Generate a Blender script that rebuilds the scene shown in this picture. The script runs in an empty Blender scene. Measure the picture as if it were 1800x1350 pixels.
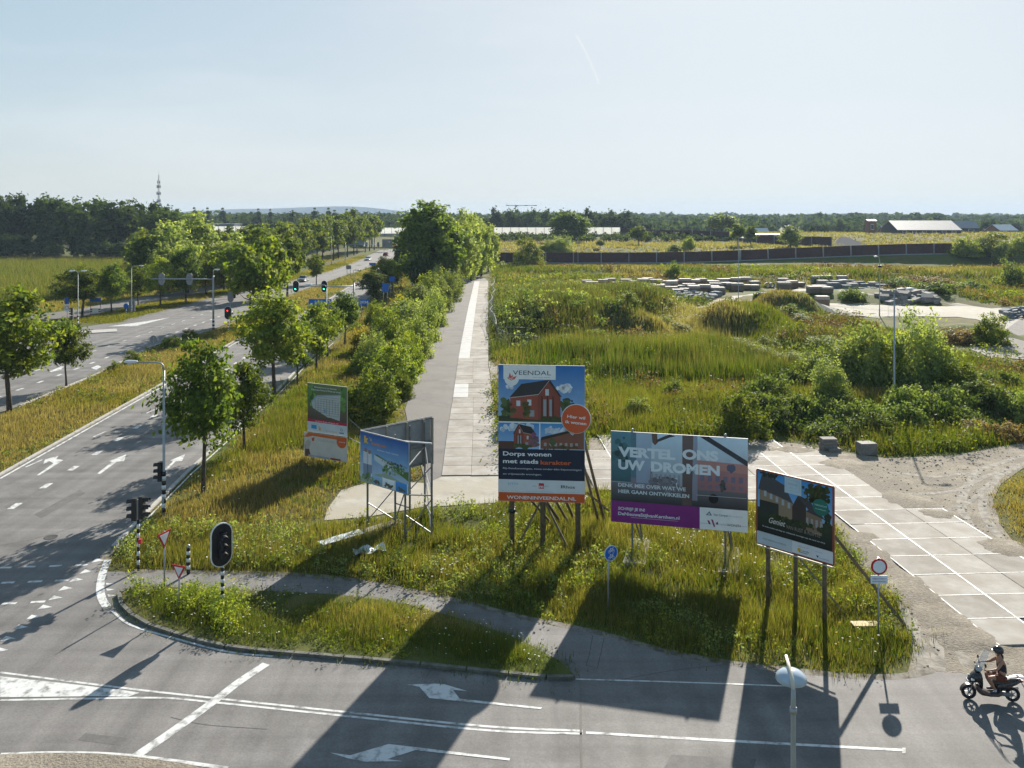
import bpy, bmesh, math, random
import numpy as np
from mathutils import Vector, Matrix
PI = math.pi
H, FPX, CX, HY = 15.8, 1480.0, 900.0, 380.0   # camera height, focal length and horizon of the lens
scn = bpy.context.scene
col = scn.collection

# ---------------------------------------------------------------- camera
cam_d = bpy.data.cameras.new('camera')
cam = bpy.data.objects.new('camera', cam_d); col.objects.link(cam)
cam.location = (0, 0, H); cam.rotation_euler = (PI/2, 0, 0)
cam_d.sensor_width = 36; cam_d.lens = 36*FPX/1800
cam_d.shift_y = -(675-HY)/1800
cam_d.clip_start = 0.1; cam_d.clip_end = 30000
scn.camera = cam
# ---------------------------------------------------------------- light
SUN_AZ = math.radians(19.8)      # right of the view direction (+Y)
SUN_EL = math.radians(26.5)
w = bpy.data.worlds.new('World'); scn.world = w; w.use_nodes = True
nt = w.node_tree; nt.nodes.clear()
def N(nt, t, **kw):
    n = nt.nodes.new(t)
    for k, v in kw.items(): setattr(n, k, v)
    return n
def setin(n, **kw):
    for k, v in kw.items(): n.inputs[k.replace('_', ' ')].default_value = v
out = N(nt, 'ShaderNodeOutputWorld'); bg = N(nt, 'ShaderNodeBackground')
sky = N(nt, 'ShaderNodeTexSky'); sky.sky_type = 'NISHITA'; sky.sun_disc = False
sky.sun_elevation = SUN_EL; sky.sun_rotation = SUN_AZ
sky.altitude = 0; sky.air_density = 1.0; sky.dust_density = 1.0; sky.ozone_density = 1.4
hs = N(nt, 'ShaderNodeHueSaturation'); hs.inputs['Saturation'].default_value = 1.32; hs.inputs['Hue'].default_value = .488
# the sky's bright side is rolled off evenly, c/(1+c/k), as the photograph's tone curve does
v1 = N(nt, 'ShaderNodeVectorMath', operation='MULTIPLY'); v1.inputs[1].default_value = (1/2.28, 1/2.45, 1/2.65)
v2 = N(nt, 'ShaderNodeVectorMath', operation='ADD'); v2.inputs[1].default_value = (1, 1, 1)
v3 = N(nt, 'ShaderNodeVectorMath', operation='DIVIDE')
nt.links.new(sky.outputs[0], v1.inputs[0]); nt.links.new(v1.outputs[0], v2.inputs[0]); nt.links.new(sky.outputs[0], v3.inputs[0]); nt.links.new(v2.outputs[0], v3.inputs[1])
nt.links.new(v3.outputs[0], hs.inputs['Color'])
# faint high cloud veil and a short contrail, by direction in the sky
tc = N(nt, 'ShaderNodeTexCoord'); mp = N(nt, 'ShaderNodeMapping'); mp.inputs['Scale'].default_value = (1.2, 1.2, 6)
mp.inputs['Rotation'].default_value = (0, .25, 0)
ns = N(nt, 'ShaderNodeTexNoise'); ns.inputs['Scale'].default_value = 1.6; ns.inputs['Detail'].default_value = 6; ns.inputs['Roughness'].default_value = .6
nt.links.new(tc.outputs['Generated'], mp.inputs[0]); nt.links.new(mp.outputs[0], ns.inputs['Vector'])
mr = N(nt, 'ShaderNodeMapRange'); mr.inputs['From Min'].default_value = .47; mr.inputs['From Max'].default_value = .8; mr.inputs['To Max'].default_value = .34
nt.links.new(ns.outputs['Fac'], mr.inputs['Value'])
sep = N(nt, 'ShaderNodeSeparateXYZ'); nt.links.new(tc.outputs['Generated'], sep.inputs[0])
def M(nt, op, a, b=None, clamp=False):
    n = N(nt, 'ShaderNodeMath', operation=op); n.use_clamp = clamp
    for i, q in enumerate((a, b)):
        if q is None: continue
        if isinstance(q, (int, float)): n.inputs[i].default_value = q
        else: nt.links.new(q, n.inputs[i])
    return n.outputs[0]
sx = M(nt, 'DIVIDE', sep.outputs[0], M(nt, 'MAXIMUM', sep.outputs[1], .05)); sz = M(nt, 'DIVIDE', sep.outputs[2], M(nt, 'MAXIMUM', sep.outputs[1], .05))
ax, az, bx_, bz = .0764, .2149, .1034, .1568
L = math.hypot(bx_-ax, bz-az); tx, tz = (bx_-ax)/L, (bz-az)/L
rx = M(nt, 'SUBTRACT', sx, ax); rz = M(nt, 'SUBTRACT', sz, az)
al = M(nt, 'ADD', M(nt, 'MULTIPLY', rx, tx), M(nt, 'MULTIPLY', rz, tz))
ac = M(nt, 'ABSOLUTE', M(nt, 'ADD', M(nt, 'ADD', M(nt, 'MULTIPLY', rx, tz), M(nt, 'MULTIPLY', rz, -tx)), M(nt, 'MULTIPLY', M(nt, 'MULTIPLY', al, M(nt, 'SUBTRACT', L, al)), 1.6)))
cm = M(nt, 'MULTIPLY', M(nt, 'SUBTRACT', 1, M(nt, 'DIVIDE', ac, .0022), True), M(nt, 'MULTIPLY', M(nt, 'GREATER_THAN', al, 0), M(nt, 'LESS_THAN', al, L)))
cm = M(nt, 'MULTIPLY', cm, .5)
veil = N(nt, 'ShaderNodeMixRGB'); veil.inputs[2].default_value = (2.35, 2.4, 2.42, 1)
nt.links.new(M(nt, 'ADD', mr.outputs[0], cm, True), veil.inputs[0]); nt.links.new(hs.outputs[0], veil.inputs[1])
bg.inputs['Strength'].default_value = 0.15
nt.links.new(veil.outputs[0], bg.inputs['Color']); nt.links.new(bg.outputs[0], out.inputs[0])
sd = bpy.data.lights.new('sun', 'SUN'); sd.energy = 4.1; sd.angle = math.radians(.55); sd.color = (1, .93, .82)
so = bpy.data.objects.new('sun', sd); col.objects.link(so); so.location = (60, 160, 90)
sdir = Vector((math.sin(SUN_AZ)*math.cos(SUN_EL), math.cos(SUN_AZ)*math.cos(SUN_EL), math.sin(SUN_EL)))
so.rotation_euler = sdir.to_track_quat('Z', 'Y').to_euler()
vs = scn.view_settings; vs.view_transform = 'Standard'; vs.look = 'None'; vs.gamma = 1; vs.use_curve_mapping = False
vs.exposure = 1.42
cy = scn.cycles; cy.max_bounces = 6; cy.diffuse_bounces = 3; cy.glossy_bounces = 2; cy.transmission_bounces = 3; cy.transparent_max_bounces = 6
cy.volume_bounces = 0; cy.caustics_reflective = False; cy.caustics_refractive = False

# ---------------------------------------------------------------- helpers
def G(px, py, z=0.0):
    d = (H-z)/(py-HY); return Vector(((px-CX)*d, FPX*d, z))
def at(px, py, Y):
    return Vector(((px-CX)*Y/FPX, Y, H-(py-HY)*Y/FPX))
MATS = {}
def mat(name, c, c2=None, scale=3.0, rough=.7, bump=0.0, metal=0.0, spec=.4, detail=5, emit=None, estr=1.0, contrast=(.35, .65), bscale=None, c3=None, scale3=.3, trans=0.0, speck=0.0, sscale=18.0):
    if name in MATS: return MATS[name]
    m = bpy.data.materials.new(name); m.use_nodes = True; MATS[name] = m
    t = m.node_tree; b = t.nodes['Principled BSDF']
    b.inputs['Roughness'].default_value = rough; b.inputs['Metallic'].default_value = metal; b.inputs['Specular IOR Level'].default_value = spec
    g = N(t, 'ShaderNodeNewGeometry')
    colsock = None
    if c2 is None: c2 = tuple(min(1, v*1.18+.004) for v in c)
    n = N(t, 'ShaderNodeTexNoise'); n.inputs['Scale'].default_value = scale; n.inputs['Detail'].default_value = detail; n.inputs['Roughness'].default_value = .62
    t.links.new(g.outputs['Position'], n.inputs['Vector'])
    r = N(t, 'ShaderNodeValToRGB'); r.color_ramp.elements[0].position = contrast[0]; r.color_ramp.elements[1].position = contrast[1]
    r.color_ramp.elements[0].color = (*c, 1); r.color_ramp.elements[1].color = (*c2, 1)
    t.links.new(n.outputs['Fac'], r.inputs[0]); colsock = r.outputs[0]
    if c3 is not None:
        n3 = N(t, 'ShaderNodeTexNoise'); n3.inputs['Scale'].default_value = scale3; n3.inputs['Detail'].default_value = 4
        t.links.new(g.outputs['Position'], n3.inputs['Vector'])
        mr3 = N(t, 'ShaderNodeMapRange'); mr3.inputs['From Min'].default_value = .42; mr3.inputs['From Max'].default_value = .62
        t.links.new(n3.outputs['Fac'], mr3.inputs['Value'])
        mx = N(t, 'ShaderNodeMixRGB'); mx.inputs[2].default_value = (*c3, 1)
        t.links.new(mr3.outputs[0], mx.inputs[0]); t.links.new(colsock, mx.inputs[1]); colsock = mx.outputs[0]
    if speck:
        n4 = N(t, 'ShaderNodeTexNoise'); n4.inputs['Scale'].default_value = sscale; n4.inputs['Detail'].default_value = 3; n4.inputs['Roughness'].default_value = .8
        t.links.new(g.outputs['Position'], n4.inputs['Vector'])
        m4 = N(t, 'ShaderNodeMapRange'); m4.inputs['From Min'].default_value = .3; m4.inputs['From Max'].default_value = .7; m4.inputs['To Min'].default_value = 1-speck; m4.inputs['To Max'].default_value = 1+speck
        t.links.new(n4.outputs['Fac'], m4.inputs['Value']); h4 = N(t, 'ShaderNodeHueSaturation'); t.links.new(m4.outputs[0], h4.inputs['Value']); t.links.new(colsock, h4.inputs['Color']); colsock = h4.outputs[0]
    t.links.new(colsock, b.inputs['Base Color'])
    if bump:
        nb = N(t, 'ShaderNodeTexNoise'); nb.inputs['Scale'].default_value = bscale or scale*4; nb.inputs['Detail'].default_value = 4
        t.links.new(g.outputs['Position'], nb.inputs['Vector'])
        bp = N(t, 'ShaderNodeBump'); bp.inputs['Strength'].default_value = bump; bp.inputs['Distance'].default_value = .05
        t.links.new(nb.outputs['Fac'], bp.inputs['Height']); t.links.new(bp.outputs[0], b.inputs['Normal'])
    if emit: b.inputs['Emission Color'].default_value = (*emit, 1); b.inputs['Emission Strength'].default_value = estr
    if trans: b.inputs['Transmission Weight'].default_value = trans
    return m
def leafmat(name, transl=.42, rough=.55, spec=.25, vary=.35):
    """foliage: colour comes from the leaf's own attribute, light passes through"""
    if name in MATS: return MATS[name]
    m = bpy.data.materials.new(name); m.use_nodes = True; MATS[name] = m
    t = m.node_tree; b = t.nodes['Principled BSDF']; o = t.nodes['Material Output']
    a = N(t, 'ShaderNodeAttribute'); a.attribute_name = 'tint'
    oi = N(t, 'ShaderNodeObjectInfo'); h = N(t, 'ShaderNodeHueSaturation')
    mr = N(t, 'ShaderNodeMapRange'); mr.inputs['To Min'].default_value = 1-vary; mr.inputs['To Max'].default_value = 1+vary
    t.links.new(oi.outputs['Random'], mr.inputs['Value']); t.links.new(mr.outputs[0], h.inputs['Value']); t.links.new(a.outputs['Color'], h.inputs['Color'])
    t.links.new(h.outputs[0], b.inputs['Base Color']); b.inputs['Roughness'].default_value = rough; b.inputs['Specular IOR Level'].default_value = spec
    tr = N(t, 'ShaderNodeBsdfTranslucent'); mx = N(t, 'ShaderNodeMixShader'); mx.inputs[0].default_value = transl
    hb = N(t, 'ShaderNodeMixRGB', blend_type='MULTIPLY'); hb.inputs[0].default_value = 1; hb.inputs[2].default_value = (1.22, 1.2, .46, 1)
    t.links.new(h.outputs[0], hb.inputs[1]); t.links.new(hb.outputs[0], tr.inputs['Color'])
    t.links.new(b.outputs[0], mx.inputs[1]); t.links.new(tr.outputs[0], mx.inputs[2]); t.links.new(mx.outputs[0], o.inputs[0])
    return m
def attrmat(name, rough=.5, spec=.3, transl=0):
    if name in MATS: return MATS[name]
    m = bpy.data.materials.new(name); m.use_nodes = True; MATS[name] = m
    t = m.node_tree; b = t.nodes['Principled BSDF']; a = N(t, 'ShaderNodeAttribute'); a.attribute_name = 'tint'
    g = N(t, 'ShaderNodeNewGeometry'); n = N(t, 'ShaderNodeTexNoise'); n.inputs['Scale'].default_value = 2.2; n.inputs['Detail'].default_value = 6
    t.links.new(g.outputs['Position'], n.inputs['Vector'])
    mr = N(t, 'ShaderNodeMapRange'); mr.inputs['To Min'].default_value = .82; mr.inputs['To Max'].default_value = 1.12; t.links.new(n.outputs['Fac'], mr.inputs['Value'])
    h = N(t, 'ShaderNodeHueSaturation'); t.links.new(a.outputs['Color'], h.inputs['Color']); t.links.new(mr.outputs[0], h.inputs['Value'])
    t.links.new(h.outputs[0], b.inputs['Base Color']); b.inputs['Roughness'].default_value = rough; b.inputs['Specular IOR Level'].default_value = spec
    return m

def link(o, parent=None):
    col.objects.link(o)
    if parent is not None: o.parent = parent
    return o
def tag(o, label=None, cat=None, group=None, kind=None):
    if label: o['label'] = label
    if cat: o['category'] = cat
    if group: o['group'] = group
    if kind: o['kind'] = kind
    return o
def empty(name, loc, rz=0.0, label=None, cat=None, group=None):
    o = bpy.data.objects.new(name, None); o.empty_display_size = .3; link(o); o.location = loc; o.rotation_euler = (0, 0, rz)
    return tag(o, label, cat, group)
class MB:
    """collects boxes, tubes, prisms and lathes into one mesh"""
    def __init__(s): s.v = []; s.f = []; s.mi = []; s.c = 0; s.sm = []
    def add(s, vs, fs, mi=None, smooth=False):
        b = len(s.v); s.v += [tuple(p) for p in vs]; s.f += [tuple(b+i for i in f) for f in fs]; s.mi += [s.c if mi is None else mi]*len(fs); s.sm += [smooth]*len(fs); return s
    def box(s, c, d, R=None):
        x, y, z = d[0]/2, d[1]/2, d[2]/2
        p = [Vector(q) for q in ((-x,-y,-z),(x,-y,-z),(x,y,-z),(-x,y,-z),(-x,-y,z),(x,-y,z),(x,y,z),(-x,y,z))]
        if R is not None: p = [R @ q for q in p]
        c = Vector(c)
        return s.add([q+c for q in p], [(0,3,2,1),(4,5,6,7),(0,1,5,4),(1,2,6,5),(2,3,7,6),(3,0,4,7)])
    def bar(s, a, b, wd, ht=None):
        a, b = Vector(a), Vector(b); d = b-a; q = d.to_track_quat('Z', 'Y').to_matrix()
        return s.box((a+b)/2, (wd, ht or wd, d.length), q)
    def tube(s, pts, rad, n=8, cap=True):
        pts = [Vector(p) for p in pts]
        if not hasattr(rad, '__len__'): rad = [rad]*len(pts)
        vs, fs = [], []
        up = None
        for i, p in enumerate(pts):
            d = (pts[min(i+1, len(pts)-1)]-pts[max(i-1, 0)]).normalized()
            if up is None: up = Vector((0, 0, 1)) if abs(d.z) < .9 else Vector((1, 0, 0))
            a = d.cross(up).normalized(); b2 = a.cross(d).normalized(); up = b2
            for k in range(n):
                t = 2*PI*k/n; vs.append(p+(a*math.cos(t)+b2*math.sin(t))*rad[i])
        for i in range(len(pts)-1):
            for k in range(n):
                k2 = (k+1) % n; fs.append((i*n+k, i*n+k2, (i+1)*n+k2, (i+1)*n+k))
        s.add(vs, fs, smooth=True)
        if cap:
            L = len(pts)-1
            b0 = len(s.v)-len(vs)
            s.f += [tuple(b0+k for k in range(n-1, -1, -1)), tuple(b0+L*n+k for k in range(n))]; s.mi += [s.c]*2; s.sm += [False]*2
        return s
    def lathe(s, c, prof, n=16, R=None):
        c = Vector(c); vs, fs = [], []
        for r, z in prof:
            for k in range(n):
                t = 2*PI*k/n; p = Vector((r*math.cos(t), r*math.sin(t), z))
                vs.append(c+(R @ p if R is not None else p))
        for i in range(len(prof)-1):
            for k in range(n):
                k2 = (k+1) % n; fs.append((i*n+k, i*n+k2, (i+1)*n+k2, (i+1)*n+k))
        fs += [tuple(range(n-1, -1, -1)), tuple((len(prof)-1)*n+k for k in range(n))]
        return s.add(vs, fs, smooth=True)
    def prism(s, poly, axis_o, u, v, w_, th):
        """poly in (a,b) along u,v from origin; extruded th along w_"""
        o = Vector(axis_o); u, v, w_ = Vector(u), Vector(v), Vector(w_); n = len(poly)
        A = [o+u*a+v*b for a, b in poly]; B = [p+w_*th for p in A]
        return s.add(A+B, [tuple(range(n-1, -1, -1)), tuple(range(n, 2*n))]+[(i, (i+1) % n, n+(i+1) % n, n+i) for i in range(n)])
    def mesh(s, name, mats):
        me = bpy.data.meshes.new(name); me.from_pydata(s.v, [], s.f)
        if not isinstance(mats, (list, tuple)): mats = [mats]
        for m in mats: me.materials.append(m)
        me.polygons.foreach_set('material_index', s.mi); me.polygons.foreach_set('use_smooth', s.sm); me.update(); return me
    def build(s, name, mats, parent=None):
        return link(bpy.data.objects.new(name, s.mesh(name, mats)), parent)
def copy_tree(o, parent=None):
    c = o.copy(); col.objects.link(c); c.parent = parent
    for ch in o.children:
        copy_tree(ch, c)
    return c
def poly_sheet(name, pts, z, m, parent=None, thick=0.0, kind=None):
    """flat polygon sheet in ground coordinates, triangulated"""
    bm = bmesh.new(); vs = [bm.verts.new((p[0], p[1], z)) for p in pts]
    f = bm.faces.new(vs); f.normal_update()
    if f.normal.z < 0: f.normal_flip()
    if thick:
        r = bmesh.ops.extrude_face_region(bm, geom=[f]); up = [e for e in r['geom'] if isinstance(e, bmesh.types.BMVert)]
        for v in up: v.co.z += thick
        bmesh.ops.recalc_face_normals(bm, faces=bm.faces[:])
    bmesh.ops.triangulate(bm, faces=[q for q in bm.faces if len(q.verts) > 4], ngon_method='EAR_CLIP')
    me = bpy.data.meshes.new(name); bm.to_mesh(me); bm.free(); me.materials.append(m)
    o = link(bpy.data.objects.new(name, me), parent)
    if kind: o['kind'] = kind
    return o
def px(*pp): return [G(a, b) for a, b in pp]
def inpoly(P, X, Y):
    """numpy point in polygon"""
    P = [(p[0], p[1]) for p in P]; ins = np.zeros(X.shape, bool); j = len(P)-1
    for i in range(len(P)):
        xi, yi = P[i]; xj, yj = P[j]
        c = ((yi > Y) != (yj > Y)) & (X < (xj-xi)*(Y-yi)/((yj-yi) or 1e-9)+xi); ins ^= c; j = i
    return ins
def smooth_line(pts, n=6):
    """Catmull-Rom through points"""
    P = [Vector((p[0], p[1], p[2] if len(p) > 2 else 0)) for p in pts]; P = [P[0]*2-P[1]]+P+[P[-1]*2-P[-2]]; o = []
    for i in range(1, len(P)-2):
        for k in range(n):
            t = k/n; a, b, c, d = P[i-1], P[i], P[i+1], P[i+2]
            o.append(.5*((2*b)+(c-a)*t+(2*a-5*b+4*c-d)*t*t+(3*b-a-3*c+d)*t**3))
    o.append(P[-2]); return o
def strip(name, pts, width, z, m, parent=None, thick=0.0, side=0.0):
    """ribbon of constant width along a ground polyline (side shifts it left/right)"""
    P = [Vector((p[0], p[1], 0)) for p in pts]; mb = MB(); A, B = [], []
    for i, p in enumerate(P):
        d = (P[min(i+1, len(P)-1)]-P[max(i-1, 0)]).normalized(); nrm = Vector((-d.y, d.x, 0))
        A.append(p+nrm*(side+width/2)); B.append(p+nrm*(side-width/2))
    n = len(P)
    if thick:
        vs = [q+Vector((0, 0, z)) for q in A]+[q+Vector((0, 0, z)) for q in B]+[q+Vector((0, 0, z+thick)) for q in A]+[q+Vector((0, 0, z+thick)) for q in B]
        fs = []
        for i in range(n-1): fs += [(2*n+i, 3*n+i, 3*n+i+1, 2*n+i+1), (i, 2*n+i, 2*n+i+1, i+1), (n+i, n+i+1, 3*n+i+1, 3*n+i)]
        fs += [(0, n, 3*n, 2*n), (n-1, 3*n-1, 4*n-1, 2*n-1)]
    else:
        vs = [q+Vector((0, 0, z)) for q in A]+[q+Vector((0, 0, z)) for q in B]; fs = [(i, n+i, n+i+1, i+1) for i in range(n-1)]
    mb.add(vs, fs); return mb.build(name, m, parent)
def smoothstep(a, b, x):
    t = np.clip((x-a)/(b-a), 0, 1); return t*t*(3-2*t)
# ================================================================ terrain
MOUNDS = [(7.5, 121, 10, 21, 4.7), (20, 140, 9, 13, 3.6), (16.5, 110, 4.2, 5, 2.4), (32, 116, 7, 9, 3.2), (46, 141, 6, 6, 3.0),
          (37, 104, 8, 6, 1.5), (60, 110, 6, 4, 1.7), (33, 69, 18, 5, 1.0), (16, 90, 12, 7, .8), (70, 160, 25, 12, 1.6), (100, 215, 60, 12, 1.8), (30, 235, 45, 8, 1.2)]
def T(x, y):
    x = np.asarray(x, float); y = np.asarray(y, float); z = np.zeros(np.broadcast(x, y).shape)
    for cx, cy_, rx_, ry_, h in MOUNDS:
        q = ((x-cx)/rx_)**2+((y-cy_)/ry_)**2; z = z+h*np.exp(-1.6*q*q)
    z = z*smoothstep(-4.5, 1.0, x)
    right = smoothstep(-45, -20, x); down = 1-smoothstep(455, 520, y)
    a = (3.3*smoothstep(296, 335, y)+2.5*smoothstep(388, 414, y))*right
    a = np.maximum(a, 3.1*smoothstep(40, 150, x)*smoothstep(266, 279, y))
    gap = 1-smoothstep(-88, -76, x)*(1-smoothstep(-40, -28, x))
    b = 6.6*smoothstep(404, 424, y)*gap
    z = z+np.maximum(a*down, b*down)*(1-smoothstep(420, 700, np.abs(x)))
    return z
def Tz(x, y): return float(T(x, y))
def GT(px_, py_, it=6):
    """ground point under a sight line, following the terrain"""
    z = 0.0
    for _ in range(it):
        p = G(px_, py_, z); z = Tz(p.x, p.y)
    p.z = z; return p
def span(a, b, st): return list(np.arange(a, b, st))
xs = [-6500, -4000, -2500, -1600, -1000, -700, -500, -380, -290, -220, -170, -135, -110, -90, -75]+span(-65, 125, 1.6)+[126, 140, 160, 190, 230, 290, 370, 480, 640, 900, 1500, 2500, 4000, 6500]
ys = [-120, -40, 0, 12]+span(20, 300, 2.0)+span(300, 530, 6)+[540, 600, 700, 850, 1050, 1400, 1900, 2600, 3600, 5000, 7000]
XX, YY = np.meshgrid(xs, ys); ZZ = T(XX, YY)-.02
ZZ[(YY > 60) & (YY < 280) & (XX > 0)] += np.random.default_rng(2).normal(0, .05, ZZ.shape)[(YY > 60) & (YY < 280) & (XX > 0)]
nx, ny = len(xs), len(ys)
V = np.stack([XX, YY, ZZ], -1).reshape(-1, 3)
ii = (np.arange(ny-1)[:, None]*nx+np.arange(nx-1)[None]).reshape(-1)
Fq = np.stack([ii, ii+1, ii+1+nx, ii+nx], -1)
me = bpy.data.meshes.new('ground'); me.from_pydata(V.tolist(), [], Fq.tolist()); me.polygons.foreach_set('use_smooth', [True]*len(Fq)); me.update()
gm = mat('earth_and_turf', (.055, .062, .018), (.135, .112, .045), scale=.35, rough=.95, bump=.6, bscale=5, spec=.1, c3=(.075, .10, .02), scale3=.045)
me.materials.append(gm); ground = link(bpy.data.objects.new('ground', me)); ground['kind'] = 'structure'

# ================================================================ roads
ASPH = mat('asphalt', (.105, .099, .094), (.165, .157, .15), scale=.7, speck=.22, sscale=14, rough=.78, bump=.25, bscale=55, spec=.35, detail=9, c3=(.145, .136, .129), scale3=.09)
def streaks(m, amt):
    t = m.node_tree; b = t.nodes['Principled BSDF']; src = b.inputs['Base Color'].links[0].from_socket; g = N(t, 'ShaderNodeNewGeometry')
    for sc in ((.035, 1.1, 1), (1.0, .03, 1)):
        mp_ = N(t, 'ShaderNodeMapping'); mp_.inputs['Scale'].default_value = sc; t.links.new(g.outputs['Position'], mp_.inputs[0]); n = N(t, 'ShaderNodeTexNoise'); n.inputs['Scale'].default_value = 1; n.inputs['Detail'].default_value = 3; t.links.new(mp_.outputs[0], n.inputs['Vector'])
        r = N(t, 'ShaderNodeMapRange'); r.inputs['From Min'].default_value = .3; r.inputs['From Max'].default_value = .7; r.inputs['To Min'].default_value = 1-amt; r.inputs['To Max'].default_value = 1+amt; t.links.new(n.outputs['Fac'], r.inputs['Value'])
        h = N(t, 'ShaderNodeHueSaturation'); t.links.new(r.outputs[0], h.inputs['Value']); t.links.new(src, h.inputs['Color']); src = h.outputs[0]
    t.links.new(src, b.inputs['Base Color'])
streaks(ASPH, .22)
ASPH2 = mat('old_asphalt', (.098, .091, .085), (.155, .144, .132), scale=.5, rough=.85, bump=.3, bscale=40, spec=.3, detail=9, c3=(.14, .127, .112), scale3=.2, speck=.18)
PAINT = mat('road_paint', (.16, .155, .15), (.54, .54, .525), scale=2.6, rough=.7, spec=.3, detail=10, contrast=(.33, .52))
KERB = mat('kerb_concrete', (.30, .285, .26), (.42, .40, .37), scale=2.5, rough=.85, bump=.2)
right_edge = [(180,1005),(205,962),(250,915),(332,832),(415,757),(480,697),(535,640),(585,598),(615,560),(640,530),(668,505),(692,480),(702,462),(716,438)]
left_edge = [(683,438),(676,462),(640,490),(604,508),(545,545),(414,600),(280,680),(0,838)]
front_edge = [(1800,1190),(1640,1182),(1590,1192),(1500,1192),(1290,1170),(1150,1143),(1050,1115),(900,1084),(800,1058),(620,1022),(480,1010),(330,1008),(230,1006)]
RA = [Vector((-80, 13, 0)), Vector((70, 13, 0)), Vector((70, 28.6, 0))]+px(*front_edge)+px(*right_edge)+px(*left_edge)+[Vector((-31.2, 46, 0)), Vector((-80, 46, 0))]
road = poly_sheet('road', RA, .02, ASPH, kind='structure')
lc_right = [(33,714),(166,659),(262,610),(373,580),(450,548),(514,516),(590,490),(653,469),(676,452),(683,440)]
lc_left = [(668,440),(641,452),(573,477),(495,497),(400,515),(300,541),(200,567)]
RB = [Vector((-80, 46, 0)), Vector((-41.5, 46, 0))]+px(*lc_right)+px(*lc_left)+[Vector((-62, 118, 0)), Vector((-66, 112, 0)), Vector((-95, 108, 0)), Vector((-95, 46, 0))]
road2 = poly_sheet('road', RB, .016, ASPH, kind='structure')
CP = px((60,566),(150,556),(260,531),(340,518),(400,505),(430,494),(424,490),(395,499),(330,510),(240,524),(130,545),(40,556))
cpath = poly_sheet('cycle_path', CP, .012, ASPH2, kind='structure')
# turn-lane island on the far carriageway
isl2 = poly_sheet('traffic_island', px((137,583),(205,579),(206,584),(137,588)), .016, KERB, kind='structure', thick=.1)
# concrete track: an asphalt lane beside a strip of slabs
TRK_L = [(815,494),(790,540),(760,600),(735,650),(712,720),(720,760),(735,800),(748,850)]
TRK_R = [(776,838),(786,760),(796,700),(804,640),(811,600),(823,540),(834,494)]
track = poly_sheet('track', px(*(TRK_L+TRK_R)), .02, ASPH2, kind='structure')
APR = mat('sandy_concrete', (.25, .225, .185), (.36, .335, .285), scale=.8, rough=.92, bump=.3, detail=8, c3=(.30, .27, .21), scale3=.5)
apron = poly_sheet('sandy_apron', px((748,850),(776,838),(880,838),(905,846),(905,868),(870,884),(800,888),(740,892),(650,908),(570,915),(575,895),(600,862),(640,850),(700,845)), .012, APR, kind='structure')
# gravel lane and yards
GRAV = mat('gravel', (.18, .152, .117), (.30, .262, .21), scale=.9, rough=.95, bump=.8, bscale=14, spec=.15, detail=10, c3=(.20, .175, .14), scale3=.35, speck=.3, sscale=8)
grav = poly_sheet('gravel_lane', px((1320,772),(1400,780),(1480,795),(1560,806),(1680,800),(1800,778),(1960,765),(1960,800),(1800,822),(1760,850),(1745,880),(1760,925),(1800,975),(1960,1060),(1960,1180),(1800,1196),(1640,1190),(1590,1200),(1602,1160),(1608,1110),(1585,1050),(1535,1003),(1500,965),(1480,930),(1400,900),(1310,880),(1180,868),(1040,858),(1035,770)), .008, GRAV, kind='structure')
TYR = mat('packed_gravel', (.155, .14, .115), (.29, .262, .22), scale=2.2, rough=.95, bump=.3, detail=10, contrast=(.42, .6))
for k, (a, b, c_, d_, wd) in enumerate((((1625,1185),(1612,1120),(1560,1010),(1490,940),.5),((1650,1180),(1640,1115),(1590,1020),(1510,950),.45),((1700,1170),(1665,1100),(1600,1010),(1530,950),.4),((1800,985),(1745,930),(1728,880),(1760,830),.45),((1780,1000),(1715,940),(1690,880),(1720,825),.5),((1560,830),(1650,838),(1720,826),(1800,800),.4),((1600,870),(1680,862),(1740,835),(1830,805),.35),((1640,905),(1700,885),(1740,850),(1800,815),.3))):
    strip('tyre_track', smooth_line(px(a, b, c_, d_), 8), wd, .0095+.0006*k, TYR, grav)
rnd0 = random.Random(12)
YPX = [(1215,546),(1235,538),(1262,529),(1292,522),(1350,515),(1420,508),(1455,516),(1500,527),(1560,533),(1620,534),(1690,538),(1760,543),(1860,545),(1960,550),(1960,572),(1800,562),(1765,572),(1700,560),(1640,557),(1560,558),(1500,556),(1455,552),(1415,543),(1380,533),(1340,530),(1295,533),(1250,545)]
YARDP = [p+Vector((rnd0.uniform(-.6, .6), rnd0.uniform(-1.2, 1.2), 0)) for p in smooth_line(px(*YPX), 4)[:-1]]
yard = poly_sheet('gravel_yard', YARDP, .03, APR, kind='structure')
for v in yard.data.vertices: v.co.z = Tz(v.co.x, v.co.y)+.05
yard2 = poly_sheet('asphalt_yard', px((1700,612),(1765,590),(1770,566),(1800,556),(1960,560),(1960,660),(1800,632),(1740,628)), .03, ASPH2, kind='structure')
for v in yard2.data.vertices: v.co.z = Tz(v.co.x, v.co.y)+.04
lane_far = poly_sheet('track', [(p.x, p.y) for p in px((858,494),(815,494),(812,489),(850,488))], .02, ASPH2, kind='structure')
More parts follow.
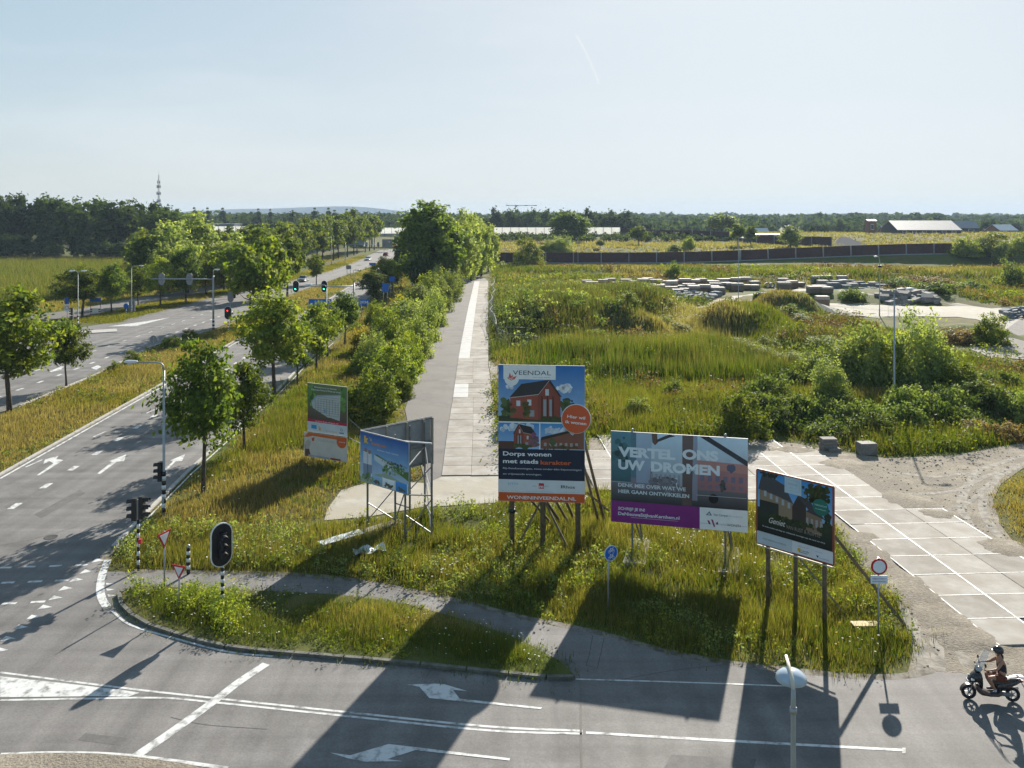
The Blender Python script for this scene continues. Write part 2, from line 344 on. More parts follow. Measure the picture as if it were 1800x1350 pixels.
# ---------------------------------------------------------------- slabs (each one laid singly)
SLAB = []
for i, (a, b) in enumerate((((.245,.223,.195), (.315,.29,.256)), ((.205,.186,.162), (.275,.252,.222)), ((.275,.253,.224), (.34,.315,.282)))):
    SLAB.append(mat('slab_concrete_%d' % i, a, b, scale=1.6, rough=.88, bump=.15, detail=9, c3=(a[0]*.86, a[1]*.83, a[2]*.78), scale3=.7))
WSLAB = mat('pale_slab', (.34, .335, .325), (.42, .415, .40), scale=1.2, rough=.8)
rnd = random.Random(5)
def slab_mesh(wd, ln, m, th=.05):
    mb = MB(); e = .012
    x, y = wd/2, ln/2
    vs = [(-x,-y,0),(x,-y,0),(x,y,0),(-x,y,0),(-x,-y,th-e),(x,-y,th-e),(x,y,th-e),(-x,y,th-e),(-x+e,-y+e,th),(x-e,-y+e,th),(x-e,y-e,th),(-x+e,y-e,th)]
    mb.add(vs, [(0,1,5,4),(1,2,6,5),(2,3,7,6),(3,0,4,7),(4,5,9,8),(5,6,10,9),(6,7,11,10),(7,4,8,11),(8,9,10,11)])
    return mb.mesh('slab', m)
sm_track = [slab_mesh(1, 1, m) for m in SLAB]; sm_w = slab_mesh(1, 1, WSLAB)
def put_slab(me, parent, x, y, wd, ln, rz, z=.008):
    o = bpy.data.objects.new('slab', me); link(o, parent); o.location = (x, y, z); o.scale = (wd, ln, 1); o.rotation_euler = (rnd.uniform(-.003, .003), rnd.uniform(-.003, .003), rz); return o
slabs = poly_sheet('slab_strip', px((776,838),(880,838),(862,730),(858,640),(858,494),(834,494),(823,540),(811,600),(796,700)), .004, APR, kind='structure')
def lerp_edge(E, Y):
    P = sorted([G(a, b) for a, b in E], key=lambda p: p.y)
    for a, b in zip(P, P[1:]):
        if a.y <= Y <= b.y: return a.x+(b.x-a.x)*(Y-a.y)/(b.y-a.y)
    return P[0].x if Y < P[0].y else P[-1].x
SR = [(880,838),(876,760),(858,640),(858,560),(858,494)]
Y = 51.2; k = 0
while Y < 203:
    ln = 2.0; yc = Y+ln/2; l = lerp_edge(TRK_R, yc); r = lerp_edge(SR, yc); dx = (lerp_edge(TRK_R, Y+ln)-lerp_edge(TRK_R, Y))/ln; rz = math.atan2(-dx, 1)
    wide = (r-l)
    if Y > 92 or (72 < Y < 78): wl = wide*.38
    else: wl = wide*.5
    big = Y < 63 and (k % 2 == 0)
    white = Y > 92 or (72 < Y < 78)
    put_slab(sm_w if white else sm_track[rnd.randrange(3)], slabs, l+wl/2, yc, wl-.012, ln-.012, rz, .012+rnd.uniform(-.004, .004))
    put_slab(sm_track[rnd.randrange(3)], slabs, l+wl+(wide-wl)/2, yc, wide-wl-.012, ln-.012, rz, .012+rnd.uniform(-.004, .004))
    if 78 < Y < 90: put_slab(sm_track[rnd.randrange(3)], slabs, r+.95, yc, 1.8, ln-.03, rz, .012)
    Y += ln; k += 1
# slab yard, grid turned three degrees
YP = px((1040,772),(1300,772),(1345,780),(1400,790),(1470,813),(1560,873),(1612,890),(1690,920),(1800,988),(1960,1075),(1800,1112),(1722,1124),(1690,1085),(1650,1062),(1560,990),(1500,948),(1450,905),(1310,882),(1180,868),(1040,850))
yslab = poly_sheet('slab_yard', YP, .012, GRAV, kind='structure')
gz = math.radians(3.1); ca, sa = math.cos(gz), math.sin(gz); O = G(1497.1, 876.2)
def grid(i, j): return (O.x+ca*i*2.02+sa*j*2.02, O.y-sa*i*2.02*-.9+0-ca*j*2.02) if False else (O.x+ca*i*2.02+sa*j*2.02, O.y+sa*i*2.02-ca*j*2.02)
cells = set()
for i in range(-9, 5):
    for j in range(-8, 10):
        c = grid(i+.5, j+.5)
        if inpoly(YP, np.array([c[0]]), np.array([c[1]]))[0]:
            cells.add((i, j)); put_slab(sm_track[rnd.randrange(3)], yslab, c[0], c[1], 2.0, 2.0, gz, .016+rnd.uniform(-.003, .003))
tilted = put_slab(sm_track[2], yslab, *grid(1.1, 8.6), 1.9, 1.9, gz+.03, .02)
_jz = [0]
def paint_zj(): _jz[0] = (_jz[0]+1) % 12; return .0715+.0007*_jz[0]
JW = mat('white_joint', (.27, .258, .24), (.62, .61, .59), scale=3, rough=.7, contrast=(.36, .55), detail=8)
def joint(a, b, wd):
    a, b = Vector((*grid(*a), 0)), Vector((*grid(*b), 0)); strip('painted_joint', [a, b], wd, paint_zj(), JW, yslab)
for i in range(-9, 6):
    js = [j for j in range(-8, 10) if (i, j) in cells or (i-1, j) in cells]
    run = []
    for j in js+[99]:
        if run and j != run[-1]+1:
            if i in (0, 2, -1, -4, -6) or rnd.random() < .25: joint((i, run[0]), (i, run[-1]+1), .10 if i in (0, 2) else .06)
            run = []
        run.append(j)
for j in range(-8, 11):
    iss = sorted(i for i in range(-9, 5) if (i, j) in cells or (i, j-1) in cells); run = []
    for i in iss+[99]:
        if run and i != run[-1]+1:
            if len(run) > 1: joint((run[0]+rnd.choice((0, 0, .4)), j), (run[-1]+1, j), .055)
            run = []
        run.append(i)
# ---------------------------------------------------------------- paint
_pz = [0]
def paint_z(z): _pz[0] = (_pz[0]+1) % 9; return z+.0006*_pz[0]      # overlapping coats of paint never share a plane
def paint_poly(name, pts, parent=road, z=.0245, m=PAINT): return poly_sheet(name, px(*pts), paint_z(z), m, parent)
def paint_line(name, pts, wd, parent=road, z=.0245, sm=True):
    P = px(*pts); return strip(name, smooth_line(P, 5) if sm else P, wd, paint_z(z), PAINT, parent)
paint_line('edge_line', [(0,842),(280,683),(414,603),(545,547),(604,510),(640,492),(676,464)], .16, sm=False)
paint_line('edge_line', [(208,964),(253,918),(336,834),(418,760),(484,699),(538,643),(586,603)], .10, sm=False)
paint_line('edge_line', [(33,716),(166,661),(262,613),(373,583),(450,551),(514,519)], .12, road2, .0205, sm=False)
for nm, pts in (('left_turn_arrow', [(64.7,836),(94,815),(87,811.5),(76,816.5),(79,808.5),(103,801.5),(99,807),(111,809.5),(99.5,817),(69.5,836)]),
           ('straight_arrow', [(171,833),(197,812.5),(192,811.5),(222,799),(218,811.5),(205,812.5),(176,834)]),
           ('straight_arrow', [(289,826),(304,812),(299,810),(325.5,799),(320,811),(309,811.5),(293,827)])):
    paint_poly(nm, pts)
Z3 = lambda L: [(550+a/3.273, 1000+b/3.273) for a, b in L]
paint_poly('turn_arrow', Z3([(535,670),(700,665),(755,668),(890,708),(805,700),(845,752),(1320,802),(1310,812),(840,765),(670,748),(612,683)]))
paint_poly('turn_arrow', Z3([(97,1062),(215,1078),(435,1013),(580,1030),(1135,1095),(1130,1108),(590,1048),(430,1100),(520,1112),(300,1115),(200,1095)]))
dm = {}
def dash(p, d, wd, ln, parent, z):
    key = (wd, ln, parent.name)
    if key not in dm:
        mb = MB(); mb.add([(-wd/2,-ln/2,0),(wd/2,-ln/2,0),(wd/2,ln/2,0),(-wd/2,ln/2,0)], [(0,1,2,3)]); dm[key] = mb.mesh('lane_dash', PAINT)
    o = link(bpy.data.objects.new('lane_dash', dm[key]), parent); o.location = (p.x, p.y, z); o.rotation_euler = (0, 0, math.atan2(d.y, d.x)-PI/2)
def dashes(a, b, n, extra, wd, ln, parent, z, pre=0):
    A, B = G(*a), G(*b); s = (B-A)/(n-1); d = s.normalized()
    for k in range(-pre, n+extra): dash(A+s*k, d, wd, ln, parent, z)
dashes((26.4,890), (270.7,732), 7, 14, .36, .95, road, .0245, 1)
dashes((35,684.6), (256,603.8), 9, 10, .3, 1.0, road2, .0205, 2)
dashes((27.7,663.7), (219,599), 7, 8, .15, 1.2, road2, .0205, 2)
dashes((60,815), (340,690), 4, 8, .12, 1.6, road, .0245, 0)
paint_poly('straight_arrow', [(87,653),(104,646),(102,644),(112,645),(107,650),(90,654)], road2, .0205)
paint_poly('left_turn_arrow', [(160,647),(172,642),(178,645),(170,650),(165,649)], road2, .0205)
paint_poly('hatch_wedge', [(190,574),(250,566),(300,558),(240,573)], road2, .0205)
# yield teeth
for a, b in ((0,1130),(50,1050),(140,970),(230,900),(310,830),(385,765),(455,698),(530,637),(600,580),(680,503)):
    X, Y = a/3.971, 860+b/3.971; s = (Y-HY)/700
    paint_poly('yield_tooth', [(X-13*s, Y+4*s), (X+14*s, Y-1*s), (X-2*s, Y-5*s)])
for a, b in ((770,668),(772,707),(782,748)):
    X, Y = a/3.971, 860+b/3.971; paint_poly('yield_tooth', [(X-6.5, Y+2.2), (X+7.5, Y-1), (X-8, Y-2.5)])
for a0, b0, a1, b1 in ((0,552,80,550),(165,546,250,544),(345,540,430,537),(525,533,610,531),(10,657,100,654),(195,650,295,646),(385,642,480,638),(15,803,115,799),(215,793,315,788)):
    q = lambda a, b: (a/3.971, 860+b/3.971)
    strip('crossing_dash', px(q(a0, b0), q(a1, b1)), .18, paint_z(.0245), PAINT, road)
paint_line('kerb_line', [(190,985),(180,1010),(176,1036),(180,1055),(188,1068)], .32)
paint_line('kerb_line', [(196,1074),(230,1100),(310,1124),(400,1147),(480,1155)], .10)
paint_line('centre_line', [(0,1183),(213,1210),(373,1228),(600,1252),(855,1278),(1024,1286)], .10)
paint_line('centre_line', [(0,1232),(167,1229),(283,1228),(373,1235.5),(600,1259),(855,1285),(1024,1291)], .10)
paint_line('centre_line', [(1030,1289),(1200,1299),(1400,1310),(1590,1320)], .12)
paint_poly('filled_wedge', [(0,1190),(110,1202),(213,1214),(245,1219),(225,1226),(167,1225),(0,1227)], z=.0242)
paint_line('stop_line', [(238,1331),(300,1289),(373,1236),(420,1200),(468,1168)], .34)
paint_line('edge_line', [(1012,1195),(1150,1199),(1300,1204),(1395,1208)], .07)
strip('seam', px((1021,1196),(1021,1280),(1022,1352)), .07, paint_z(.0225)-.001, ASPH2, road)
paint_line('edge_line', [(0,1328),(80,1325),(170,1326),(240,1331),(320,1341),(400,1352)], .15)
paint_poly('end_mark', [(1586,1316),(1592,1316),(1592,1326),(1586,1326)])
KERBW = KERB
bl = poly_sheet('verge_corner', px((-60,1336),(0,1333),(80,1330),(170,1331),(240,1337),(320,1348),(420,1372),(420,1460),(-60,1460)), .026, GRAV, kind='structure', thick=.09)
# island between road and cycle path: kerbed turf
ISL = [(213,1050),(222,1070),(255,1095),(310,1115),(400,1138),(520,1150),(700,1165),(860,1182),(985,1194),(1010,1192),(985,1168),(920,1132),(830,1098),(720,1067),(600,1050),(480,1043),(380,1041),(300,1036),(245,1034),(222,1038)]
island = poly_sheet('grass_island', px(*ISL), .02, gm, kind='structure', thick=.09)
kpts = smooth_line(px(*(ISL[-2:]+ISL[:10])), 4)
seg = 0.0; cur = [kpts[0]]
for a, b in zip(kpts, kpts[1:]):
    cur.append(b); seg += (b-a).length
    if seg > .95: strip('kerb_stone', [cur[0], cur[0].lerp(cur[-1], .97)], .16, .021, mat('mossy_kerb', (.075, .075, .06), (.16, .155, .135), scale=2.5, rough=.9, bump=.2), island, thick=.12, side=-.1); cur = [b]; seg = 0
# kerbs along the main road, laid as long stones
def kerb_run(pts, parent, side, ln=3.0, th=.1):
    P = px(*pts)
    for a, b in zip(P, P[1:]):
        n = max(1, int((b-a).length/ln))
        for k in range(n):
            A, B = a.lerp(b, k/n), a.lerp(b, (k+.985)/n)
            strip('kerb_stone', [A, B], .22, .0, KERB, parent, thick=th, side=side)
kerb_run([(0,838),(280,680),(414,600),(545,545)], road, .16)
kerb_run([(205,962),(250,915),(332,832),(415,757),(480,697),(535,640)], road, .14)
kerb_run([(33,714),(166,659),(262,610),(373,580)], road2, -.14)

for pts, m_ in (([(1180,1328),(1330,1335),(1322,1362),(1165,1356)], ASPH2), ([(60,905),(140,862),(150,868),(72,912)], ASPH2), ([(150,1290),(225,1299),(212,1312),(135,1302)], ASPH2)):
    paint_poly('patch_repair', pts, z=.0218, m=mat('patched_asphalt', (.085, .08, .077), (.125, .118, .112), scale=1.5, rough=.85, speck=.2))
CRK = mat('crack_filler', (.03, .03, .03), (.06, .058, .055), scale=6, rough=.6)
for pts in ([(560,1030),(640,1046),(690,1058)], [(1042,1118),(1036,1150),(1030,1172)], [(1062,1122),(1056,1150),(1050,1175)], [(1030,1170),(1050,1176)], [(1070,1200),(1180,1180),(1290,1168)], [(0,960),(60,948),(140,925)], [(300,1262),(360,1275),(470,1283)], [(716,618),(740,616),(795,617)]):
    strip('crack', smooth_line(px(*pts), 4), .025, .0232, CRK, road)
IRON = mat('cast_iron', (.05, .048, .045), (.09, .085, .08), scale=20, rough=.6, metal=.4)
for a, b in ((90, 945),):
    p = G(a, b); mb = MB(); mb.lathe((p.x, p.y, .021), [(.33, 0), (.33, .008), (.30, .008), (.29, .0055), (.001, .0055)], 24); mb.build('manhole_cover', IRON, road)

DIRT = mat('gutter_dirt', (.10, .082, .058), (.19, .17, .145), scale=2.4, rough=.95, detail=10, contrast=(.42, .55))
for pts, wd, sd_ in (([(p[0], p[1]) for p in front_edge[1:]], .35, -.1), (ISL[1:9], .3, .25), (ISL[10:19], .3, .1), (right_edge[:6], .3, .12)):
    strip('gutter_dirt', smooth_line(px(*pts), 3), wd, .0222, DIRT, road, side=sd_)

def drift(cx, cy_, rx_, ry_, seed, z):
    r = random.Random(seed); p = G(cx, cy_); n = 36; mb = MB(); vs = [(p.x, p.y, z+.012)]; f = [r.uniform(.6, 1.1) for _ in range(n)]; f = [(f[k-1]+2*f[k]+f[(k+1) % n])/4 for k in range(n)]
    for s_, zz in ((.45, z+.008), (.85, z), (1.5, .004)): vs += [(p.x+rx_*math.cos(2*PI*k/n)*f[k]*s_, p.y+ry_*math.sin(2*PI*k/n)*f[k]*s_, zz) for k in range(n)]
    fs = [(0, 1+k, 1+(k+1) % n) for k in range(n)]+[(1+i_*n+k, 1+(i_+1)*n+k, 1+(i_+1)*n+(k+1) % n, 1+i_*n+(k+1) % n) for i_ in range(2) for k in range(n)]
    mb.add(vs, fs, smooth=True); mb.build('sand_drift', GRAV, yslab)
for k, q in enumerate(((1530,975,1.0,1.6),(1600,1035,1.1,1.8),(1660,1085,1.0,1.5),(1700,1120,1.2,1.0),(1500,945,1.3,1.2),(1590,880,1.3,1.4),(1480,818,1.4,1.2),(1650,905,1.0,.8),(1760,965,1.2,1.2),(1400,792,1.6,.9),(1340,790,1.4,.7))): drift(*q, 40+k, .0815+.0008*k)
# ================================================================ billboards
PRINT = attrmat('poster_print', .45, .35)
WOOD = mat('weathered_timber', (.10, .078, .052), (.17, .135, .095), scale=5, rough=.9, bump=.3)
STEEL = mat('galvanised_steel', (.30, .31, .32), (.42, .43, .44), scale=3, rough=.5, metal=.6)
DSTEEL = mat('dull_steel', (.13, .14, .15), (.22, .23, .24), scale=3, rough=.55, metal=.5)
BACK = mat('panel_back', (.20, .215, .235), (.28, .30, .32), scale=1.5, rough=.7)
EDGE = mat('panel_edge', (.4, .4, .4), (.5, .5, .5), rough=.6)
_tc = {}
def text_polys(s, bold=0.0):
    """lettering as triangles, width and height normalised to cap height 1"""
    key = (s, bold)
    if key in _tc: return _tc[key]
    cu = bpy.data.curves.new('t', 'FONT'); cu.body = s; cu.size = 1; cu.offset = bold; cu.resolution_u = 3
    ob = bpy.data.objects.new('t', cu); col.objects.link(ob); dg = bpy.context.evaluated_depsgraph_get(); me = bpy.data.meshes.new_from_object(ob.evaluated_get(dg))
    v = np.array([q.co[:2] for q in me.vertices]) if len(me.vertices) else np.zeros((0, 2)); f = [tuple(p.vertices) for p in me.polygons]
    bpy.data.objects.remove(ob); bpy.data.curves.remove(cu); bpy.data.meshes.remove(me)
    if len(v): v[:, 0] -= v[:, 0].min()
    _tc[key] = (v, f); return _tc[key]
class Canvas:
    """flat print in panel coordinates: u 0..1 to the right, v 0..1 upward"""
    def __init__(s, W, Hh): s.W, s.H, s.v, s.f, s.c = W, Hh, [], [], []
    def poly(s, pts, c, lay=1, c2=None):
        b = len(s.v); vmin = min(p[1] for p in pts); vmax = max(p[1] for p in pts)
        for u, v in pts:
            u, v = min(max(u, .002), .998), min(max(v, .002), .998)
            s.v.append((u*s.W, -.0025*lay, v*s.H)); t = (v-vmin)/max(vmax-vmin, 1e-6); cc = c if c2 is None else tuple(a*(1-t)+b_*t for a, b_ in zip(c, c2)); s.c.append(cc)
        s.f.append(tuple(range(b, b+len(pts)))); return s
    def rect(s, u0, v0, u1, v1, c, lay=1, c2=None): return s.poly([(u0, v0), (u1, v0), (u1, v1), (u0, v1)], c, lay, c2)
    def disc(s, u, v, r, c, lay=1, n=28, wob=0, seed=0):
        rg = random.Random(seed); return s.poly([(u+r*(1+wob*rg.uniform(-1, 1))*math.cos(2*PI*k/n), v+r*(1+wob*rg.uniform(-1, 1))*math.sin(2*PI*k/n)*s.W/s.H) for k in range(n)], c, lay)
    def blobs(s, u0, v0, u1, v1, n, r, cols, lay, seed):
        rg = random.Random(seed)
        n = int(n*2.6)
        for k in range(n):
            a, b = rg.choice(cols), rg.choice(cols); t = rg.random(); f = rg.uniform(.8, 1.2)
            s.disc(u0+(u1-u0)*(rg.random()+rg.random())/2, v0+(v1-v0)*(rg.random()+rg.random())/2, r*rg.uniform(.22, .75), tuple((x*(1-t)+y*t)*f for x, y in zip(a, b)), lay+(k % 9)*.09, 9, .3, seed*99+k)
        return s
    def text(s, t, u, v, capH, c, lay=6, bold=.012, width=None, rot=0, skew=0):
        """capH: capital height as a share of panel height; width: total length as a share of panel width"""
        V_, F_ = text_polys(t, bold)
        if not len(V_): return s
        k = capH*s.H/.70; kx = k
        if width: kx = width*s.W/max(V_[:, 0].max(), 1e-6)
        b = len(s.v)
        for a, q in V_:
            x, z = a*kx+skew*q*k, q*k; x, z = x*math.cos(rot)-z*math.sin(rot), x*math.sin(rot)+z*math.cos(rot); s.v.append((u*s.W+x, -.0025*lay, v*s.H+z)); s.c.append(c)
        s.f += [tuple(b+i for i in f) for f in F_]; return s
    def build(s, name, parent, y0=-.03):
        V_ = np.array(s.v); V_[:, 1] += y0
        me = bpy.data.meshes.new(name); me.from_pydata(V_.tolist(), [], s.f); a = me.attributes.new('tint', 'FLOAT_COLOR', 'POINT'); a.data.foreach_set('color', np.concatenate([np.array(s.c), np.ones((len(s.c), 1))], 1).astype(np.float32).ravel()); me.materials.append(PRINT)
        return link(bpy.data.objects.new(name, me), parent)
def panel_frame(name, A, B, z0, label, cat='billboard'):
    """an Empty at the left foot; local x runs along the panel, local -y is the printed side"""
    A, B = Vector(A), Vector(B); d = B-A; e = empty(name, (A.x, A.y, 0), math.atan2(d.y, d.x), label, cat); return e, d.length
def panel(e, W, Hh, z0, n=1, name='panel', th=.05, m=None):
    """n boards side by side"""
    for k in range(n):
        mb = MB(); mb.box((W*(k+.5)/n, .0, z0+Hh/2), (W/n-.004*(n > 1), th, Hh)); mb.mi = [0, 0, 1, 0, 2, 0] if False else [0]*6
        # front face gets the print colour, back stays bare
        o = mb.build(name, [m or EDGE, BACK], e)
        for p in o.data.polygons: p.material_index = 1 if p.normal.y > .5 else 0
WH, NAVY, ORG, SKYB = (.80, .82, .84), (.012, .022, .05), (.60, .10, .02), (.04, .22, .55)
def house(c, u0, v0, w_, h_, wall, roof, lay, flip=False, win=(.55, .6, .65)):
    f = (lambda a: u0+w_*(1-a)) if flip else (lambda a: u0+w_*a)
    q = lambda a, b: (f(a), v0+h_*b)
    c.poly([q(.55, 0), q(1, .03), q(1, .62), q(.78, 1), q(.55, .66)], tuple(x*.75 for x in wall), lay)
    c.poly([q(0, .04), q(.55, 0), q(.55, .66), q(0, .56)], wall, lay)
    c.poly([q(-.03, .54), q(.56, .64), q(.79, 1.02), q(.22, .9)], roof, lay+.3)
    c.poly([q(.79, 1.02), q(.77, .95), q(.98, .6), q(1.03, .58)], roof, lay+.3)
    for a, b, dw, dh in ((.12, .34, .08, .14), (.34, .36, .08, .15), (.36, .08, .12, .16), (.66, .1, .06, .42), (.78, .1, .05, .42), (.7, .62, .07, .16)):
        c.poly([q(a, b), q(a+dw, b), q(a+dw, b+dh), q(a, b+dh)], win if b > .2 else (.3, .33, .36), lay+.6)
    for k in range(14):
        b = .04+k*.04; c.poly([q(0, b+.018), q(.55, b-.012), q(.55, b-.004), q(0, b+.026)], tuple(x*.82 for x in wall), lay+.45)
    c.poly([q(-.03, .535), q(.56, .635), q(.56, .65), q(-.03, .55)], (.55, .53, .5), lay+.65); c.poly([q(.55, .63), q(.56, .63), q(.785, 1.0), q(.775, 1.0)], (.5, .48, .46), lay+.65)
    for k in range(9): t = k/9; c.poly([q(-.03+.25*t, .54+.36*t), q(.56+.23*t, .64+.38*t), q(.562+.23*t, .648+.38*t), q(-.028+.25*t, .548+.36*t)], tuple(x*1.35 for x in roof), lay+.5)
    for a in (.62, .73, .84): c.poly([q(a, .02), q(a+.025, .02), q(a+.025, .6), q(a, .6)], (.05, .03, .03), lay+.7)
# ---------------------------------------------------------------- tall billboard "Veendal"
e, W = panel_frame('tall_billboard', at(876, 900, 39.85), at(1028, 900, 39.5), 2.35, 'tall billboard with brick house pictures and round orange badge on timber posts')
z0, Hh = 2.34, 6.44; panel(e, W, Hh, z0)
c = Canvas(W, Hh)
c.rect(0, .52, 1, 1, (.35, .55, .75), 1, (.02, .16, .48)); c.rect(0, 0, 1, .06+.005, ORG, 1.2)
c.rect(0, .065, 1, .16, (.66, .70, .74), 1.2, (.66, .70, .74)); c.rect(0, .16, 1, .385, NAVY, 1.2)
c.blobs(.68, .80, .86, .86, 12, .05, [(.75, .78, .82), (.6, .68, .78)], 1.3, 2); c.blobs(.06, .83, .2, .86, 5, .04, [(.6, .68, .78)], 1.3, 3)
c.blobs(-.0+.04, .62, .2, .74, 22, .05, [(.05, .09, .03), (.10, .15, .05), (.03, .05, .02)], 1.6, 4); c.blobs(.7, .64, .88, .76, 20, .05, [(.04, .07, .03), (.07, .11, .04)], 1.6, 5)
c.rect(0, .585, 1, .625, (.06, .07, .035), 2.0, (.03, .05, .03)); house(c, .14, .6, .58, .29, (.33, .085, .06), (.035, .036, .042), 2.2)
c.blobs(.28, .62, .36, .73, 14, .04, [(.12, .12, .04), (.20, .10, .04), (.07, .09, .03)], 3.2, 6); c.blobs(.45, .6, .75, .62, 10, .03, [(.05, .08, .03)], 3.2, 7)
c.rect(0, .575, 1, .585, WH, 3.4); c.rect(.475, .385, .488, .58, WH, 3.4)
c.rect(0, .385, .475, .575, (.30, .48, .70), 1.5, (.05, .25, .6)); c.rect(.488, .385, 1, .575, (.4, .55, .72), 1.5, (.05, .28, .62))
c.blobs(.02, .52, .45, .565, 9, .05, [(.6, .68, .76), (.5, .62, .75)], 1.6, 8); c.blobs(.52, .5, .95, .55, 12, .05, [(.6, .66, .74), (.5, .6, .72)], 1.6, 9)
house(c, .18, .395, .26, .17, (.36, .10, .07), (.03, .03, .035), 2, True); c.blobs(.36, .40, .46, .50, 16, .035, [(.30, .10, .22), (.12, .10, .06), (.22, .12, .2)], 2.9, 10); c.rect(.0, .385, .2, .44, (.10, .05, .04), 1.9); c.blobs(.18, .39, .4, .42, 10, .03, [(.06, .09, .03)], 3, 11)
c.poly([(.49, .39), (.99, .39), (.99, .52), (.86, .515), (.49, .455)], (.22, .09, .06), 2); c.poly([(.49, .45), (.84, .512), (.99, .52), (.99, .545), (.9, .54), (.5, .475)], (.04, .032, .03), 2.3)
for k in range(7): c.rect(.53+k*.06, .41, .56+k*.06, .435, (.35, .33, .32), 2.5)
c.blobs(.5, .39, .98, .41, 14, .03, [(.08, .09, .04), (.14, .08, .05)], 2.7, 12); c.blobs(.6, .42, .66, .47, 6, .04, [(.07, .11, .04)], 2.7, 13)
c.rect(.06, .895, .665, 1, WH, 4); c.disc(.155, .9, .085, WH, 3.9)
c.text('VEENDAL', .17, .928, .032, (.03, .035, .05), 5, .0, .44); c.text('stad om in wonen', .40, .908, .008, (.25, .25, .28), 5, 0, .2)
for pp in ([(.10, .905), (.15, .885), (.19, .895), (.215, .918), (.18, .912), (.15, .90), (.125, .908)], [(.12, .91), (.135, .945), (.15, .915), (.165, .928), (.17, .912), (.14, .9)]): c.poly(pp, (.62, .12, .08), 5)
for pp in ([(.125, .903), (.152, .891), (.185, .9), (.15, .896), (.13, .906)],): c.poly(pp, WH, 5.4)
c.text('Dorps wonen', .055, .335, .030, WH, 5, .022, .56); c.text('met stads', .055, .28, .030, WH, 5, .022, .41); c.text('karakter', .49, .276, .030, (.62, .13, .04), 5, .022, .355)
c.text('Rij-/hoekwoningen, twee-onder-één-kapwoningen', .055, .236, .0125, (.6, .63, .68), 5, .006, .905); c.text('en vrijstaande woningen.', .055, .195, .0125, (.6, .63, .68), 5, .006, .45)
c.text('SITO', .11, .121, .016, (.25, .45, .6), 5, 0, .12); c.text('atelier', .39, .113, .007, (.25, .25, .25), 5, 0, .06); c.rect(.47, .098, .53, .138, (.5, .03, .05), 4.6); c.text('m', .477, .104, .022, WH, 5.4, .02, .046); c.text('BTU', .54, .113, .007, (.3, .3, .3), 5, 0, .05); c.text('Rhos', .745, .105, .021, (.06, .07, .07), 5, .012, .14); c.rect(.725, .105, .737, .128, (.06, .07, .07), 5)
c.text('Aan deze uiting kunnen geen rechten worden ontleend. Wijzigingen en drukfouten voorbehouden.', .04, .074, .004, (.35, .36, .4), 5, 0, .9)
c.text('WONENINVEENDAL.NL', .10, .018, .024, WH, 5, .016, .80)
c.build('poster', e, -.027).location = (0, 0, z0)
# round badge standing over the right edge
bd = MB(); bd.lathe((W*.9, -.055, z0+Hh*.565+.32), [(.001, 0), (.70, 0), (.70, .03), (.001, .03)], 40, Matrix.Rotation(PI/2, 3, 'X')); bd.build('badge', mat('badge_rim', (.62, .62, .62)), e)
cb = Canvas(1.4, 1.4); cb.disc(.5, .5, .475, (.62, .11, .035), 1, 40); cb.text('Hier wil', .2, .54, .10, WH, 3, .02, .6, -.09); cb.text('ik wonen', .14, .36, .10, WH, 3, .02, .70, -.09)
o = cb.build('badge_print', bd_parent := e, -.09); o.location = (W*.9-.7, 0, z0+Hh*.565+.32-.7)
for u in (.155, .515, .92):
    mb = MB(); mb.tube([(W*u, .16, -.3), (W*u, .16, z0+Hh-.1)], .13, 10); mb.build('post', WOOD, e)
for a, b in (((.50, .12, z0+.05), (.22, .10, .15)), ((.53, .12, z0+.05), (.80, .10, .2))): mb = MB(); mb.bar((W*a[0], a[1], a[2]), (W*b[0], b[1], b[2]), .09); mb.build('brace', WOOD, e)
for u, dx in ((.16, 2.0), (.52, 1.4), (.93, 1.2)):
    for zt, rr in ((4.6, .075), (3.3, .065)):
        mb = MB(); mb.tube([(W*u, .25, zt if u < .9 else zt+1.6), (W*u+dx*(.9 if zt < 4 else 1.15), 3.1+dx*.3, -.1)], rr, 8); mb.build('prop', WOOD, e)
mb = MB(); mb.bar((W*.93+.4, 1.3, 2.4), (W*.93+1.5, 2.9, 1.0), .07); mb.build('brace', WOOD, e)
mb = MB(); mb.lathe((W*.155, .16, 1.75), [(.15, 0), (.17, .03), (.17, .14), (.15, .17)], 10); mb.build('post_clamp', mat('black_plastic', (.01, .01, .011), rough=.4), e)
# ---------------------------------------------------------------- wide purple billboard
e, W = panel_frame('wide_billboard', at(1074, 900, 38.8), at(1314, 900, 37.4), 1.74, 'wide landscape billboard with purple strip and large white capitals')
z0, Hh = 1.74, 4.18; panel(e, W, Hh, z0, 1)
c = Canvas(W, Hh)
c.rect(0, .22, 1, 1, (.10, .10, .10), 1, (.34, .47, .60)); c.rect(0, .42, 1, 1, (.30, .33, .38), 1.1, (.56, .74, .88)); c.rect(.0, .22, 1, .44, (.028, .03, .032), 1.2, (.15, .15, .17))
c.rect(.0, .45, .15, 1, (.05, .12, .14), 1.4, (.12, .28, .36)); c.blobs(.01, .6, .12, .95, 14, .04, [(.04, .12, .13), (.08, .2, .22), (.03, .06, .07)], 1.6, 21)
c.rect(.15, .5, .19, 1, (.10, .20, .26), 1.7); c.poly([(.19, .45), (.29, .45), (.31, 1), (.19, 1)], (.28, .34, .45), 1.6, (.40, .52, .66)); c.rect(.15, .38, .31, .62, (.22, .20, .26), 1.5)
c.poly([(.53, .24), (.60, .24), (.61, 1), (.53, 1)], (.11, .075, .07), 2, (.16, .12, .12)); c.rect(.60, .3, .64, 1, (.22, .22, .28), 1.9, (.32, .38, .5))
